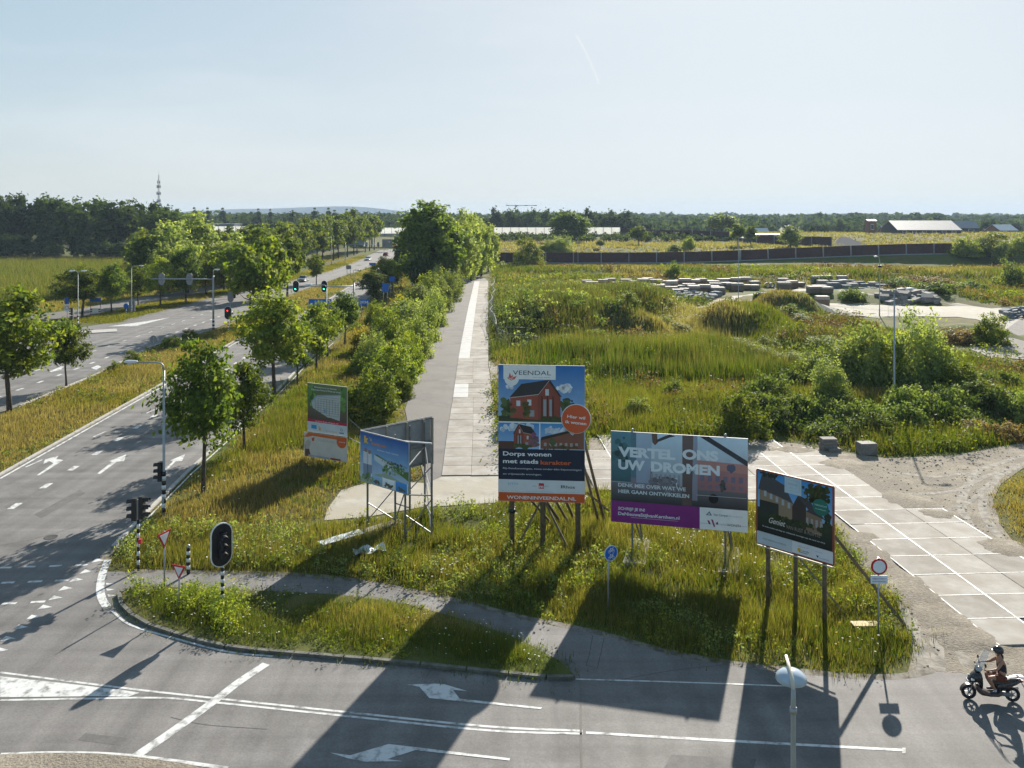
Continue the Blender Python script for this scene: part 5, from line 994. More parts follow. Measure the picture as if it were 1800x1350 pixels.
# ---- cars
RUB = mat('rubber', (.012, .012, .013), rough=.8); CHR = mat('alloy', (.45, .46, .47), rough=.3, metal=.8); GLS = mat('car_glass', (.015, .02, .025), rough=.06, spec=.8); HLT = mat('headlamp', (.7, .7, .68), rough=.15)
def car(p, yaw, paint, label, bright=False):
    e = empty('car', p, yaw, label, 'car'); L, Wd = 4.3, 1.76
    side = [(-2.15, .35), (-2.12, .75), (-1.95, .92), (-1.75, .98), (-1.15, 1.40), (-.6, 1.50), (.35, 1.46), (1.0, .98), (1.9, .84), (2.12, .62), (2.15, .33)]
    body = [(-2.15, .35), (-2.12, .75), (-1.95, .90), (-1.2, .96), (1.0, .94), (1.9, .82), (2.12, .62), (2.15, .33), (1.75, .25), (-1.8, .25)]
    mb = MB(); hw = Wd/2; n = len(body)
    rings = [(-hw+.06, .97), (-hw, 1), (hw, 1), (hw-.06, .97)]
    vs = [(x*k, yy, .25+(z-.25)*(1 if abs(yy) < hw else .97)) for yy, k in ((-hw, .96), (-hw+.12, 1), (hw-.12, 1), (hw, .96)) for x, z in body]
    fs = [(r*n+i, (r+1)*n+i, (r+1)*n+(i+1) % n, r*n+(i+1) % n) for r in range(3) for i in range(n)]+[tuple(range(n)), tuple(3*n+i for i in range(n-1, -1, -1))]
    mb.add(vs, fs, smooth=False); mb.build('body', paint, e)
    cab = [(-1.85, .93), (-1.15, 1.42), (-.55, 1.5), (.3, 1.46), (1.05, .93)]; n = 5; mb = MB()
    vs = [(x*(1 if z < 1 else .98), yy*(1 if z < 1 else .80), z) for yy in (-hw+.08, hw-.08) for x, z in cab]; mb.add(vs, [(i, n+i, n+i+1, i+1) for i in range(n-1)]+[tuple(range(n)), tuple(n+i for i in range(n-1, -1, -1))]); mb.build('glasshouse', GLS, e)
    mb = MB(); vs = [(x, yy*.805, z+.012) for yy in (-hw+.08, hw-.08) for x, z in ((-1.15, 1.42), (-.55, 1.5), (.3, 1.46))]; mb.add(vs+[(a, b, c_-.04) for a, b, c_ in vs], [(0, 3, 4, 1), (1, 4, 5, 2), (6, 7, 10, 9), (7, 8, 11, 10), (0, 1, 7, 6), (1, 2, 8, 7), (3, 9, 10, 4), (4, 10, 11, 5), (2, 5, 11, 8), (0, 6, 9, 3)]); mb.build('roof', paint, e)
    for x in (-1.3, 1.32):
        for s in (-1, 1):
            R = Matrix.Rotation(PI/2, 3, 'X'); mb = MB(); mb.lathe((x, s*(hw-.08)+.1, .32), [(.2, 0), (.32, .0), (.33, .04), (.33, .16), (.32, .2), (.2, .2)], 20, R); wl = mb.build('wheel', RUB, e); mb = MB(); mb.lathe((x, s*(hw-.06)+.1, .32), [(.01, 0), (.2, .01), (.2, .19), (.01, .2)], 16, R); mb.build('rim', CHR, wl)
    for s in (-1, 1):
        MB().box((2.05, s*.62, .68), (.2, .34, .15)).build('headlight', HLT, e); MB().box((-2.1, s*.68, .78), (.12, .26, .16)).build('taillight', REDP, e); MB().box((.75, s*(hw+.05), .98), (.12, .2, .13)).build('mirror', paint, e)
    MB().box((2.13, 0, .52), (.08, .9, .16)).build('grille', BLK, e); MB().box((2.18, 0, .40), (.02, .5, .11)).build('number_plate', mat('plate_yellow', (.6, .45, .05)), e); return e
car(G(533, 495), -PI/2-.04, mat('silver_paint', (.30, .32, .34), rough=.3, metal=.5), 'silver car driving towards us on the far lanes past the lone maple')
car(G(647, 458), -PI/2-.05, mat('white_car_paint', (.65, .65, .66), rough=.3), 'white car on the far lanes under the avenue')
car(G(678, 450), PI/2+.05, mat('red_car_paint', (.16, .02, .02), rough=.3), 'dark red car driving away on the near lanes')
# ================================================================ scooter and rider
SB = mat('scooter_black', (.012, .012, .014), (.02, .02, .022), rough=.22, spec=.6); SBR = mat('scooter_brown', (.055, .035, .03), (.075, .05, .04), rough=.3, spec=.5); SEATM = mat('seat_vinyl', (.05, .042, .036), (.075, .062, .05), rough=.55)
SKIN = mat('skin', (.30, .155, .10), (.36, .19, .125), rough=.55); TOPM = mat('dark_top', (.016, .014, .02), (.028, .025, .034), rough=.85); SHORT = mat('rust_shorts', (.11, .03, .018), (.15, .045, .025), rough=.85); SHOE = mat('shoe', (.03, .035, .05), rough=.6); SOCK = mat('sock', (.45, .48, .55), rough=.8)
sc_p = Vector((15.6, 27.45, .026)); sc_yaw = math.atan2(.17, -1.34)
e = empty('scooter', sc_p, sc_yaw, 'dark motor scooter with a clear windscreen crossing the foreground road', 'scooter')
RX = Matrix.Rotation(PI/2, 3, 'X')
def ring(c, R_, r_, n=28, m_=10):
    vs, fs = [], []
    for i in range(n):
        a = 2*PI*i/n
        for k in range(m_): b = 2*PI*k/m_; q = R_+r_*math.cos(b); vs.append((c[0]+q*math.cos(a), c[1]+r_*1.05*math.sin(b), c[2]+q*math.sin(a)))
    for i in range(n):
        for k in range(m_): fs.append((i*m_+k, ((i+1) % n)*m_+k, ((i+1) % n)*m_+(k+1) % m_, i*m_+(k+1) % m_))
    mb = MB(); mb.add(vs, fs, smooth=True); return mb
for x in (.67, -.67):
    wl = empty('wheel', (0, 0, 0)); wl.parent = e; ring((x, 0, .235), .185, .052).build('tyre', RUB, wl)
    r = ring((x, 0, .235), .138, .016, 24, 6); r.lathe((x, .05, .235), [(.001, 0), (.045, .0), (.045, .1), (.001, .1)], 12, RX)
    for k in range(5): a = 2*PI*k/5; r.bar((x, 0, .235), (x+.14*math.cos(a), 0, .235+.14*math.sin(a)), .026)
    r.build('rim', CHR, wl)
def loft(prof, name, m_, parent=e, smooth=True):
    """prof: list of (x, z, half width, half height) cross sections"""
    vs, fs = [], []; n = 12
    for x, z, w_, h_ in prof:
        for k in range(n): a = 2*PI*k/n; cx_, sx_ = math.cos(a), math.sin(a); vs.append((x, w_*math.copysign(abs(cx_)**.7, cx_), z+h_*math.copysign(abs(sx_)**.7, sx_)))
    for i in range(len(prof)-1):
        for k in range(n): fs.append((i*n+k, i*n+(k+1) % n, (i+1)*n+(k+1) % n, (i+1)*n+k))
    fs += [tuple(range(n-1, -1, -1)), tuple((len(prof)-1)*n+k for k in range(n))]; mb = MB(); mb.add(vs, fs, smooth=smooth); return mb.build(name, m_, parent)
loft([(.72, .60, .05, .03), (.66, .63, .12, .07), (.55, .70, .17, .13), (.44, .76, .19, .17), (.36, .72, .20, .22), (.31, .64, .19, .26), (.29, .60, .17, .24)], 'front_cowl', SB)
loft([(.44, .40, .10, .10), (.38, .36, .16, .14), (.30, .28, .18, .10), (.05, .22, .17, .06), (-.2, .23, .16, .07), (-.3, .30, .14, .12)], 'footboard', SBR)
loft([(-.12, .42, .10, .14), (-.25, .48, .16, .16), (-.5, .58, .17, .14), (-.75, .66, .13, .09), (-.92, .70, .06, .04)], 'rear_cowl', SB)
loft([(-.08, .60, .08, .05), (-.2, .64, .14, .07), (-.45, .68, .155, .06), (-.62, .745, .14, .06), (-.80, .79, .10, .045), (-.85, .80, .05, .03)], 'seat', SEATM)
loft([(.50, .95, .03, .02), (.46, .97, .10, .06), (.38, .99, .13, .08), (.30, 1.02, .10, .06), (.26, 1.03, .05, .03)], 'handlebar_cover', SB)
mb = MB()
for s in (-1, 1): mb.tube([(.32, 0, 1.03), (.27, s*.18, 1.06), (.20, s*.33, 1.07)], .017, 8)
hb = mb.build('handlebar', BLK, e)
for s in (-1, 1): mb = MB(); mb.tube([(.245, s*.23, 1.065), (.19, s*.36, 1.07)], .022, 8); mb.build('grip', RUB, hb)
for s in (-1, 1): mb = MB(); mb.tube([(.28, s*.2, 1.06), (.27, s*.27, 1.2)], .008, 6); mb.lathe((.27, s*.29, 1.25), [(.001, -.015), (.06, -.01), (.06, .01), (.001, .015)], 14, Matrix.Rotation(PI/2, 3, 'Y')); mb.build('mirror', BLK, e)
glass = bpy.data.materials.new('windscreen_glass'); glass.use_nodes = True; gb = glass.node_tree.nodes['Principled BSDF']; gb.inputs['Transmission Weight'].default_value = .0; gb.inputs['Alpha'].default_value = .28; gb.inputs['Base Color'].default_value = (.6, .63, .65, 1); gb.inputs['Roughness'].default_value = .08; gb.inputs['Specular IOR Level'].default_value = .8
vs, fs = [], []
for j in range(6):
    t = j/5
    for i in range(7): a = (i/6-.5)*2; vs.append((.50-.30*t-.10*a*a, a*(.24-.08*t*t), 1.0+.62*t))
n0 = len(vs); vs += [(x-.006, y, z) for x, y, z in vs]
for j in range(5):
    for i in range(6): q = j*7+i; fs += [(q, q+1, q+8, q+7), (n0+q, n0+q+7, n0+q+8, n0+q+1)]
mb = MB(); mb.add(vs, fs, smooth=True); mb.build('windscreen', glass, e)
mb = MB(); mb.tube([(.36, 0, .9), (.60, 0, .42)], .035, 8)
for s in (-1, 1): mb.tube([(.58, s*.06, .5), (.67, s*.075, .235)], .018, 8)
mb.build('fork', DSTEEL, e)
arc = np.linspace(.1, 2.5, 9); mb = MB(); vs = [(.67+.265*math.cos(a), y, .235+.265*math.sin(a)) for a in arc for y in (-.065, 0, .065)]; vs += [(x, y, z-.012) for x, y, z in vs]; fs = []
for i in range(8):
    for k in range(2): q = i*3+k; fs += [(q, q+1, q+4, q+3), (27+q, 27+q+3, 27+q+4, 27+q+1)]
mb.add(vs, fs, smooth=True); mb.build('front_fender', SBR, e)
MB().box((.70, 0, .60), (.06, .16, .07)).build('headlight', HLT, e)
for s in (-1, 1): MB().box((.60, s*.15, .70), (.10, .03, .05)).build('indicator', HLT, e)
mb = MB(); mb.tube([(-.18, -.14, .24), (-.45, -.16, .27), (-.5, -.17, .28), (-.92, -.18, .36)], [.02, .025, .055, .05], 10); mb.build('exhaust', CHR, e)
mb = MB(); mb.tube([(-.2, .02, .26), (-.5, .03, .24), (-.67, .03, .235)], [.07, .08, .05], 8); mb.build('engine', DSTEEL, e)
mb = MB(); mb.tube([(-.55, .10, .78), (-.85, .12, .82), (-.98, .06, .82), (-.98, -.06, .82), (-.85, -.12, .82), (-.55, -.10, .78)], .013, 6); mb.build('grab_rail', CHR, e)
loft([(-.84, .82, .10, .02), (-.9, .83, .12, .03), (-1.0, .83, .10, .02)], 'rear_rack', WHT)
MB().box((-.95, 0, .70), (.05, .14, .06)).build('tail_light', REDP, e); MB().bar((-.92, 0, .66), (-1.08, 0, .40), .14, .015).build('rear_fender', BLK, e); MB().bar((-1.05, 0, .50), (-1.10, 0, .40), .12, .012).build('number_plate', mat('plate_yellow', (.6, .45, .05)), e)
# ---- rider
def skin_mesh(name, vs, es, rad, m_, sub=2, root=0):
    me = bpy.data.meshes.new(name); me.from_pydata(vs, es, []); ob = bpy.data.objects.new(name, me); col.objects.link(ob); md = ob.modifiers.new('s', 'SKIN'); md.use_smooth_shade = True
    for i, sv in enumerate(me.skin_vertices[0].data): r = rad[i]; sv.radius = (r, r) if not hasattr(r, '__len__') else r; sv.use_root = (i == root)
    s2 = ob.modifiers.new('d', 'SUBSURF'); s2.levels = sub; s2.render_levels = sub; dg = bpy.context.evaluated_depsgraph_get(); out_ = bpy.data.meshes.new_from_object(ob.evaluated_get(dg)); bpy.data.objects.remove(ob); bpy.data.meshes.remove(me)
    out_.materials.clear(); out_.materials.append(m_)
    for p_ in out_.polygons: p_.material_index = 0; p_.use_smooth = True
    out_.name = name; return out_
pv, pe, pr = [], [], []
def V_(p, r, par=None):
    pv.append(p); pr.append(r); i = len(pv)-1
    if par is not None: pe.append((par, i))
    return i
pel = V_((-.36, 0, .80), (.15, .12)); wst = V_((-.36, 0, .97), (.125, .095), pel); che = V_((-.32, 0, 1.19), (.15, .11), wst); nb = V_((-.29, 0, 1.37), (.085, .07), che); nk = V_((-.27, 0, 1.45), .052, nb); hd0 = V_((-.235, 0, 1.56), (.075, .085), nk); V_((-.225, 0, 1.65), (.07, .08), hd0)
hands = []
for s in (-1, 1):
    sh = V_((-.29, s*.17, 1.33), .058, nb); el = V_((-.10, s*.27, 1.14), .043, sh); wr = V_((.14, s*.29, 1.10), .030, el); V_((.205, s*.295, 1.095), (.036, .022), wr); hands.append((s, Vector((.205, s*.295, 1.095))))
    hp = V_((-.31, s*.09, .79), .10, pel); kn = V_((.10, s*.14, .80), .066, hp); cf = V_((.02, s*.14, .60), .058, kn); an = V_((-.10, s*.13, .38), .038, cf); V_((-.10, s*.13, .34), .036, an)
bme = skin_mesh('body', pv, pe, pr, SKIN)
bm = bmesh.new(); bm.from_mesh(bme); fm = MB()
for s, h_ in hands:
    for k, (dy, ln) in enumerate(((-.030, .9), (-.010, 1.0), (.010, .97), (.030, .8))):
        b = h_+Vector((.005, s*dy, .018)); fm.tube([b, b+Vector((.035*ln, 0, .006)), b+Vector((.050*ln, 0, -.018)), b+Vector((.036*ln, 0, -.040)), b+Vector((.014, 0, -.046))], [.010, .0095, .009, .0085, .006], 6)
    b = h_+Vector((-.01, -s*.036, 0)); fm.tube([b, b+Vector((.02, -s*.012, -.018)), b+Vector((.036, -s*.006, -.034)), b+Vector((.044, s*.006, -.040))], [.012, .011, .010, .007], 6)
# nose and ears belong to the head
fm.add([(-.150, -.016, 1.565), (-.150, .016, 1.565), (-.148, 0, 1.61), (-.122, 0, 1.572)], [(0, 3, 2), (1, 2, 3), (0, 1, 3)])
fme = fm.mesh('f', SKIN); bm.from_mesh(fme); bm.to_mesh(bme); bm.free(); bpy.data.meshes.remove(fme)
rd = empty('person', sc_p, sc_yaw, 'person in a dark sleeveless top, rust shorts and black helmet riding the scooter', 'person')
link(bpy.data.objects.new('body', bme), rd)
top = skin_mesh('top', [(-.36, 0, .86), (-.36, 0, .98), (-.32, 0, 1.19), (-.295, 0, 1.32)], [(0, 1), (1, 2), (2, 3)], [(.165, .125), (.145, .112), (.165, .122), (.115, .085)], TOPM); link(bpy.data.objects.new('sleeveless_top', top), rd)
sv = [(-.37, 0, .83), (-.31, -.09, .79), (-.05, -.125, .80), (-.31, .09, .79), (-.05, .125, .80)]
link(bpy.data.objects.new('shorts', skin_mesh('shorts', sv, [(0, 1), (1, 2), (0, 3), (3, 4)], [(.165, .13), .115, .092, .115, .092], SHORT)), rd)
for s in (-1, 1):
    sh = skin_mesh('shoe', [(-.15, s*.13, .335), (-.09, s*.13, .33), (.02, s*.14, .315), (.08, s*.14, .31)], [(0, 1), (1, 2), (2, 3)], [.042, .048, .042, .03], SHOE); link(bpy.data.objects.new('shoe', sh), rd)
    mb = MB(); mb.tube([(-.10, s*.13, .36), (-.085, s*.13, .42)], .043, 10); mb.build('sock', SOCK, rd)
# helmet: open-faced shell with peak, strap
mb = MB(); prof = [(.150, -.05), (.155, .0), (.150, .05), (.128, .10), (.09, .135), (.045, .152), (.004, .157)]; n = 24; vs, fs = [], []
for r_, z_ in prof:
    for k in range(n):
        a = 2*PI*k/n; lift = max(0, math.cos(a))**3*.055 if z_ < .0 else 0; vs.append((-.235+r_*1.08*math.cos(a), r_*.93*math.sin(a), 1.625+z_+lift))
for i in range(len(prof)-1):
    for k in range(n): fs.append((i*n+k, i*n+(k+1) % n, (i+1)*n+(k+1) % n, (i+1)*n+k))
fs.append(tuple((len(prof)-1)*n+k for k in range(n))); mb.add(vs, fs, smooth=True); hm = mb.build('helmet', SB, rd)
loft([(-.10, 1.655, .10, .012), (-.04, 1.645, .085, .01), (-.015, 1.64, .05, .006)], 'peak', SB, hm)
for s in (-1, 1): mb = MB(); mb.tube([(-.22, s*.125, 1.58), (-.19, s*.10, 1.50), (-.175, 0, 1.465)], .008, 5); mb.build('strap', BLK, hm)
for s in (-1, 1): mb = MB(); mb.lathe((-.152, s*.032, 1.60), [(.001, -.008), (.011, -.004), (.011, .004), (.001, .008)], 8, Matrix.Rotation(PI/2, 3, 'Y')); mb.build('eye', BLK, rd)
MB().box((-.150, 0, 1.533), (.012, .045, .008)).build('mouth', mat('lips', (.22, .07, .06)), rd)
mb = MB(); mb.tube([(-.30, 0, 1.52), (-.36, 0, 1.45), (-.39, 0, 1.36)], [.05, .045, .015], 8); mb.build('hair', mat('dark_hair', (.02, .013, .01), rough=.6), rd)
# ================================================================ vegetation
RG = np.random.default_rng(11)
def vnoise(x, y, sc, seed):
    r = np.random.default_rng(seed).random((64, 64)); u, v = x/sc, y/sc; i, j = np.floor(u).astype(int), np.floor(v).astype(int); fu, fv = u-i, v-j
    fu = fu*fu*(3-2*fu); fv = fv*fv*(3-2*fv); g = lambda a, b: r[a % 64, b % 64]
    return (g(i, j)*(1-fu)+g(i+1, j)*fu)*(1-fv)+(g(i, j+1)*(1-fu)+g(i+1, j+1)*fu)*fv
def np_mesh(name, V, Fc, C, m):
    me = bpy.data.meshes.new(name); me.from_pydata(V, [], Fc); a = me.attributes.new('tint', 'FLOAT_COLOR', 'POINT')
    a.data.foreach_set('color', np.concatenate([C, np.ones((len(C), 1))], 1).astype(np.float32).ravel()); me.materials.append(m); me.update(); return me
def unit(v): return v/np.maximum(np.linalg.norm(v, axis=-1, keepdims=True), 1e-9)
def leaf_quads(name, P, size, out, C, m, rg, asp=.62, flat=.55):
    n = len(P); nr = unit(out*flat+rg.normal(0, .55, (n, 3))+np.array([0, 0, .25])); t = unit(np.cross(nr, rg.normal(0, 1, (n, 3)))); b = np.cross(nr, t)
    s = size[:, None]; V = np.stack([P-t*s, P-b*s*asp, P+t*s, P+b*s*asp], 1).reshape(-1, 3)
    return np_mesh(name, V, np.arange(n*4).reshape(-1, 4), np.repeat(C, 4, 0), m)
LEAF = leafmat('leaves', .52, .6, .12); GRASS = leafmat('grass_blades', .5, .7, .08, vary=.05); FARLEAF = leafmat('far_leaves', .3, .9, .0, vary=.25); NEEDLE = leafmat('dark_leaves', .35, .8, .03, vary=.3)
PAL = dict(maple=((.04,.068,.012), (.09,.13,.018), (.19,.21,.03)), dark=((.035,.06,.016), (.06,.098,.022), (.10,.135,.03)),
           willow=((.085,.125,.038), (.175,.22,.07), (.30,.335,.12)), bush=((.06,.10,.016), (.145,.19,.028), (.27,.29,.045)),
           yellow=((.12,.12,.012), (.19,.165,.014), (.26,.20,.02)), far=((.035,.06,.02), (.055,.085,.026), (.08,.11,.03)),
           bramble=((.035,.065,.02), (.08,.12,.032), (.19,.225,.075)), brown=((.08,.055,.025), (.14,.10,.045), (.20,.15,.07)), poplar=((.045,.08,.016), (.09,.14,.025), (.16,.21,.04)))
def pick(pal, q):
    p = np.array(PAL[pal]); q = np.clip(q, 0, 1)[:, None]*2
    return 1.2*np.where(q < 1, p[0]*(1-q)+p[1]*q, p[1]*(2-q)+p[2]*(q-1))
def crown_mesh(seed, rx_, ry_, zlo, zhi, ncl, per, leaf, pal, clr=.17, shape='oval', m=None, spike=0.0):
    rg = np.random.default_rng(seed); d = unit(rg.normal(0, 1, (ncl, 3))); rr = rg.random(ncl)**(1/2.6)
    lob = rg.normal(0, 1, (7, 3)); lob = unit(lob); lobe = 0.78+.34*np.max(np.clip(d @ lob.T, 0, 1)**3, 1)+rg.normal(0, .06, ncl)
    zc, hz = (zlo+zhi)/2, (zhi-zlo)/2; u = d*rr[:, None]*lobe[:, None]
    k = np.ones(ncl)
    if shape == 'oval': k = 1.04-.28*np.clip(u[:, 2], 0, 1)-.12*np.clip(-u[:, 2], 0, 1)
    if shape == 'dome': u[:, 2] = np.abs(u[:, 2]); k = 1-.12*u[:, 2]
    if shape == 'column': k = .72+.5*np.clip(.4-np.abs(u[:, 2]+.25), 0, 1)
    if shape == 'dome': C0 = np.stack([u[:, 0]*rx_*k, u[:, 1]*ry_*k, zlo+u[:, 2]*(zhi-zlo)], 1)
    else: C0 = np.stack([u[:, 0]*rx_*k, u[:, 1]*ry_*k, zc+u[:, 2]*hz], 1)
    cr = clr*(rx_+ry_)/2*(.7+.6*rg.random(ncl))
    g = rg.normal(0, .6, (ncl, per, 3))*cr[:, None, None]; g[..., 2] *= .75
    if spike: g[..., 2] *= 1+spike
    P = (C0[:, None]+g).reshape(-1, 3); P[:, 2] = np.maximum(P[:, 2], zlo*.9 if shape != 'dome' else .03)
    out = unit(P-np.array([0, 0, zc if shape != 'dome' else zlo])); q = np.repeat(rg.random(ncl)*.6, per)+rg.random(ncl*per)*.5
    return leaf_quads('crown', P, leaf*(.7+.7*rg.random(len(P))), out, pick(pal, q), m or LEAF, rg)
BARK = mat('bark', (.05, .038, .026), (.10, .08, .058), scale=6, rough=.9, bump=.4)
def trunk_mesh(seed, h, r, zfork, spread, nl=6):
    rg = random.Random(seed); mb = MB(); b = Vector((rg.uniform(-.15, .15), rg.uniform(-.15, .15), zfork))
    top = Vector((b.x*1.5, b.y*1.5, h*.86)); mb.tube([(0, 0, -.15), (b.x*.4, b.y*.4, zfork*.5), b, b.lerp(top, .5), top], [r*1.25, r, r*.85, r*.5, r*.12], 7)
    for k in range(nl):
        t = rg.uniform(0, .55); s = b.lerp(top, t); a = 2*PI*k/nl+rg.uniform(-.4, .4); L = spread*rg.uniform(.55, .85)
        e = s+Vector((math.cos(a)*L, math.sin(a)*L, L*rg.uniform(.6, 1.1))); mid = s.lerp(e, .5)+Vector((0, 0, -.12*L)); mb.tube([s, mid, e], [r*.42, r*.28, r*.08], 5)
    return mb.mesh('trunk', BARK)
KIND = {}
def kind(name, crowns, trunks): KIND[name] = (crowns, trunks)
kind('road', [crown_mesh(s, 2.6, 2.5, 2.0, 8.2, 100, 75, .13, p_, .20) for s, p_ in ((1, 'maple'), (2, 'maple'), (3, 'poplar'), (4, 'maple'), (5, 'bush'), (6, 'poplar'))], [trunk_mesh(s, 8, .13, 2.3, 1.9) for s in (1, 2, 3, 4, 5, 6)])
kind('wood', [crown_mesh(s, 6.2, 6, 3.0, 25, 120, 34, .55, 'dark', .19, m=NEEDLE) for s in (11, 12, 13)], [trunk_mesh(s, 24, .38, 7, 4.5) for s in (11, 12, 13)])
kind('avenue', [crown_mesh(s, 4.3, 4.2, 4.2, 13.5, 100, 34, .36, 'maple', .20) for s in (21, 22, 23)], [trunk_mesh(s, 13, .22, 4.5, 3) for s in (21, 22, 23)])
kind('poplar', [crown_mesh(s, 6.2, 6.2, 1.5, 21, 330, 60, .33, 'poplar', .17) for s in (31,)], [trunk_mesh(31, 20, .5, 4, 4.5)])
kind('willow', [crown_mesh(s, 3.2, 3.2, .6, 11, 110, 40, .26, 'willow', .20, spike=.5) for s in (41, 42, 43)], [trunk_mesh(s, 10, .2, 2, 2.4) for s in (41, 42, 43)])
kind('bush', [crown_mesh(s, 2.2, 2.2, .05, 3.3, 110, 75, .095, p, .19, 'dome') for s, p in ((51, 'bush'), (52, 'bush'), (53, 'bush'))], [trunk_mesh(51, 2.4, .07, .4, 1.2)])
kind('greybush', [crown_mesh(s, 2.3, 2.3, .05, 3.9, 110, 75, .095, 'willow', .19, 'dome', spike=.5) for s in (56, 57)], [trunk_mesh(56, 2.8, .07, .4, 1.2)])
kind('yellowbush', [crown_mesh(58, 1.6, 1.6, .05, 2.6, 70, 40, .12, 'yellow', .2, 'dome', spike=.6)], [trunk_mesh(58, 2, .05, .4, 1)])
kind('bramble', [crown_mesh(s, 2.6, 2.2, .02, 1.5, 90, 60, .10, 'bramble', .17, 'dome') for s in (61, 62)], [trunk_mesh(61, 1.1, .04, .2, .9)])
kind('brownbush', [crown_mesh(65, 2.6, 2.2, .02, 2.0, 90, 40, .11, 'brown', .17, 'dome')], [trunk_mesh(65, 1.4, .04, .2, 1.0)])
kind('field', [crown_mesh(s, 4.5, 4.4, 1.6, 11, 90, 30, .42, 'far', .2, m=NEEDLE) for s in (71, 72, 73)], [trunk_mesh(s, 10, .28, 2.6, 3) for s in (71, 72, 73)])
kind('column', [crown_mesh(s, 2.4, 2.4, 1, 20, 60, 26, .6, 'far', .26, 'column', m=FARLEAF) for s in (76,)], [trunk_mesh(76, 19, .3, 3, 2)])
KH = dict(road=8.2, wood=25, avenue=13.5, poplar=21, willow=11, bush=3.3, greybush=3.9, yellowbush=2.6, bramble=1.5, brownbush=2.0, field=11, column=20)
KW = dict(road=5.2, wood=12.2, avenue=8.5, poplar=12.4, willow=6.4, bush=4.4, greybush=4.6, yellowbush=3.2, bramble=5, brownbush=5, field=9, column=4.8)
NAME = dict(road='street_tree', wood='woodland_tree', avenue='avenue_tree', poplar='poplar_tree', willow='willow_tree', bush='bush', greybush='willow_bush', yellowbush='yellow_bush', bramble='bramble_bush', brownbush='withered_bush', field='field_tree', column='columnar_poplar')
tr = random.Random(3); cnt = {}
def tree(k, x, y, h=None, wd=None, label='', group=None, cat=None):
    c, t = KIND[k]; i = cnt.get(k, 0); cnt[k] = i+1; z = Tz(x, y)
    e = empty(NAME[k], (x, y, z-.03), tr.uniform(0, 6.28), label, cat or ('bush' if 'bush' in k or k == 'bramble' else 'tree'), group)
    sh = (h or KH[k])/KH[k]; sw = (wd or KW[k]*sh)/KW[k]; e.scale = (sw, sw*tr.uniform(.92, 1.08), sh)
    link(bpy.data.objects.new('trunk' if 'bush' not in k and k != 'bramble' else 'stem', t[i % len(t)]), e); link(bpy.data.objects.new('crown' if 'bush' not in k and k != 'bramble' else 'foliage', c[i % len(c)]), e); return e
def ptree(k, bx_, by, top, wpx, label, group=None):
    """tree from the foot of its trunk, its height and its spread as seen in the survey photo"""
    p = GT(bx_, by); s = p.y/FPX; return tree(k, p.x, p.y, (by-top)*s, wpx*s, label, group)
# --- street trees
ptree('road', 17, 722, 490, 165, 'large leafy maple on the flowery grass median beside the far lanes')
ptree('road', 117, 680, 557, 66, 'thin young maple on the grass median next to the larger maple')
ptree('road', 357, 867, 596, 150, 'broad maple in dry grass beside the hooked lamp post')
ptree('road', 430, 792, 630, 92, 'yellowish young maple on the verge between the broad maple and the map billboard')
ptree('road', 482, 697, 503, 140, 'largest maple on the right kerb, rising over the road')
ptree('road', 522, 677, 555, 62, 'slim maple tucked behind the largest kerbside maple')
ptree('road', 556, 655, 523, 76, 'dense dark maple before the big blue direction sign')
ptree('road', 576, 628, 528, 60, 'maple growing against the edge of the big blue direction sign')
ptree('road', 606, 608, 512, 66, 'round-headed maple between the blue signs and the hedge')
ptree('road', 655, 535, 473, 48, 'small maple in straw grass at the bend of the verge', 'small maples at the bend')
ptree('road', 674, 528, 449, 52, 'taller maple behind the small maple at the bend')
ptree('road', 690, 512, 455, 40, 'maple against the foot of the great poplar')
ptree('avenue', 440, 577, 428, 92, 'big maple on the median behind the red traffic light')
for b in ((472,565,415,82),(505,522,408,62),(412,524,425,74),(455,508,400,64)): ptree('avenue', *b, 'dark leafy maple massed behind the median gantry', 'maples behind the gantry')
ptree('road', 556, 500, 443, 34, 'lone maple on the median near the silver car')
ptree('road', 144, 556, 462, 86, 'spreading maple behind the twin-headed lamp post')
ptree('road', 196, 551, 463, 52, 'dark maple right of the red and white barrier sign')
ptree('road', 243, 537, 466, 44, 'slender maple beside the single-arm lamp post on the cycle path')
for b in ((282,538,446,52),(327,534,432,56),(362,518,438,50),(394,511,440,46)):
    ptree('road', *b, 'cycle path maple in front of the willow thicket', 'maples along the cycle path')
for b in ((235,640,618,34),(200,650,636,24),(300,612,592,40),(334,598,580,30)):
    p = GT(b[0], b[1]); s = p.y/FPX; tree('bush', p.x, p.y, (b[1]-b[2])*s*1.1, b[3]*s, 'low green shrub sprouting on the dry median', 'shrubs on the median')
# --- willow thicket left
for b in ((258,500,395,80),(300,508,385,70),(345,500,378,85),(285,520,420,60),(390,505,425,55),(420,500,412,60),(330,515,418,60)):
    ptree('willow', *b, 'pale willow of the thicket between maize field and road', 'willow thicket')
ptree('field', 340, 470, 376, 78, 'round dark tree rising behind the willow thicket')
# --- dark wood
for k in range(19):
    x = -232+k*5.6+tr.uniform(-1.5, 1.5); y = 318+tr.uniform(-8, 14)+(k % 3)*9; pxk = 900+x*1480/y
    if pxk > 236: y += 0
    top = 337+max(0, (pxk-40))*.075; tree('wood', x, y, 15.8+(380-top)*y/1480+tr.uniform(-1.6, 1.2), tr.uniform(11, 15), 'tall dark tree of the wood behind the maize field', 'dark wood trees')
for k in range(16):
    x = -225+k*5.6; y = 303+tr.uniform(-3, 3); tree('field', x, y, tr.uniform(6, 11), tr.uniform(7, 9), 'lower tree on the near edge of the dark wood', 'wood edge trees')
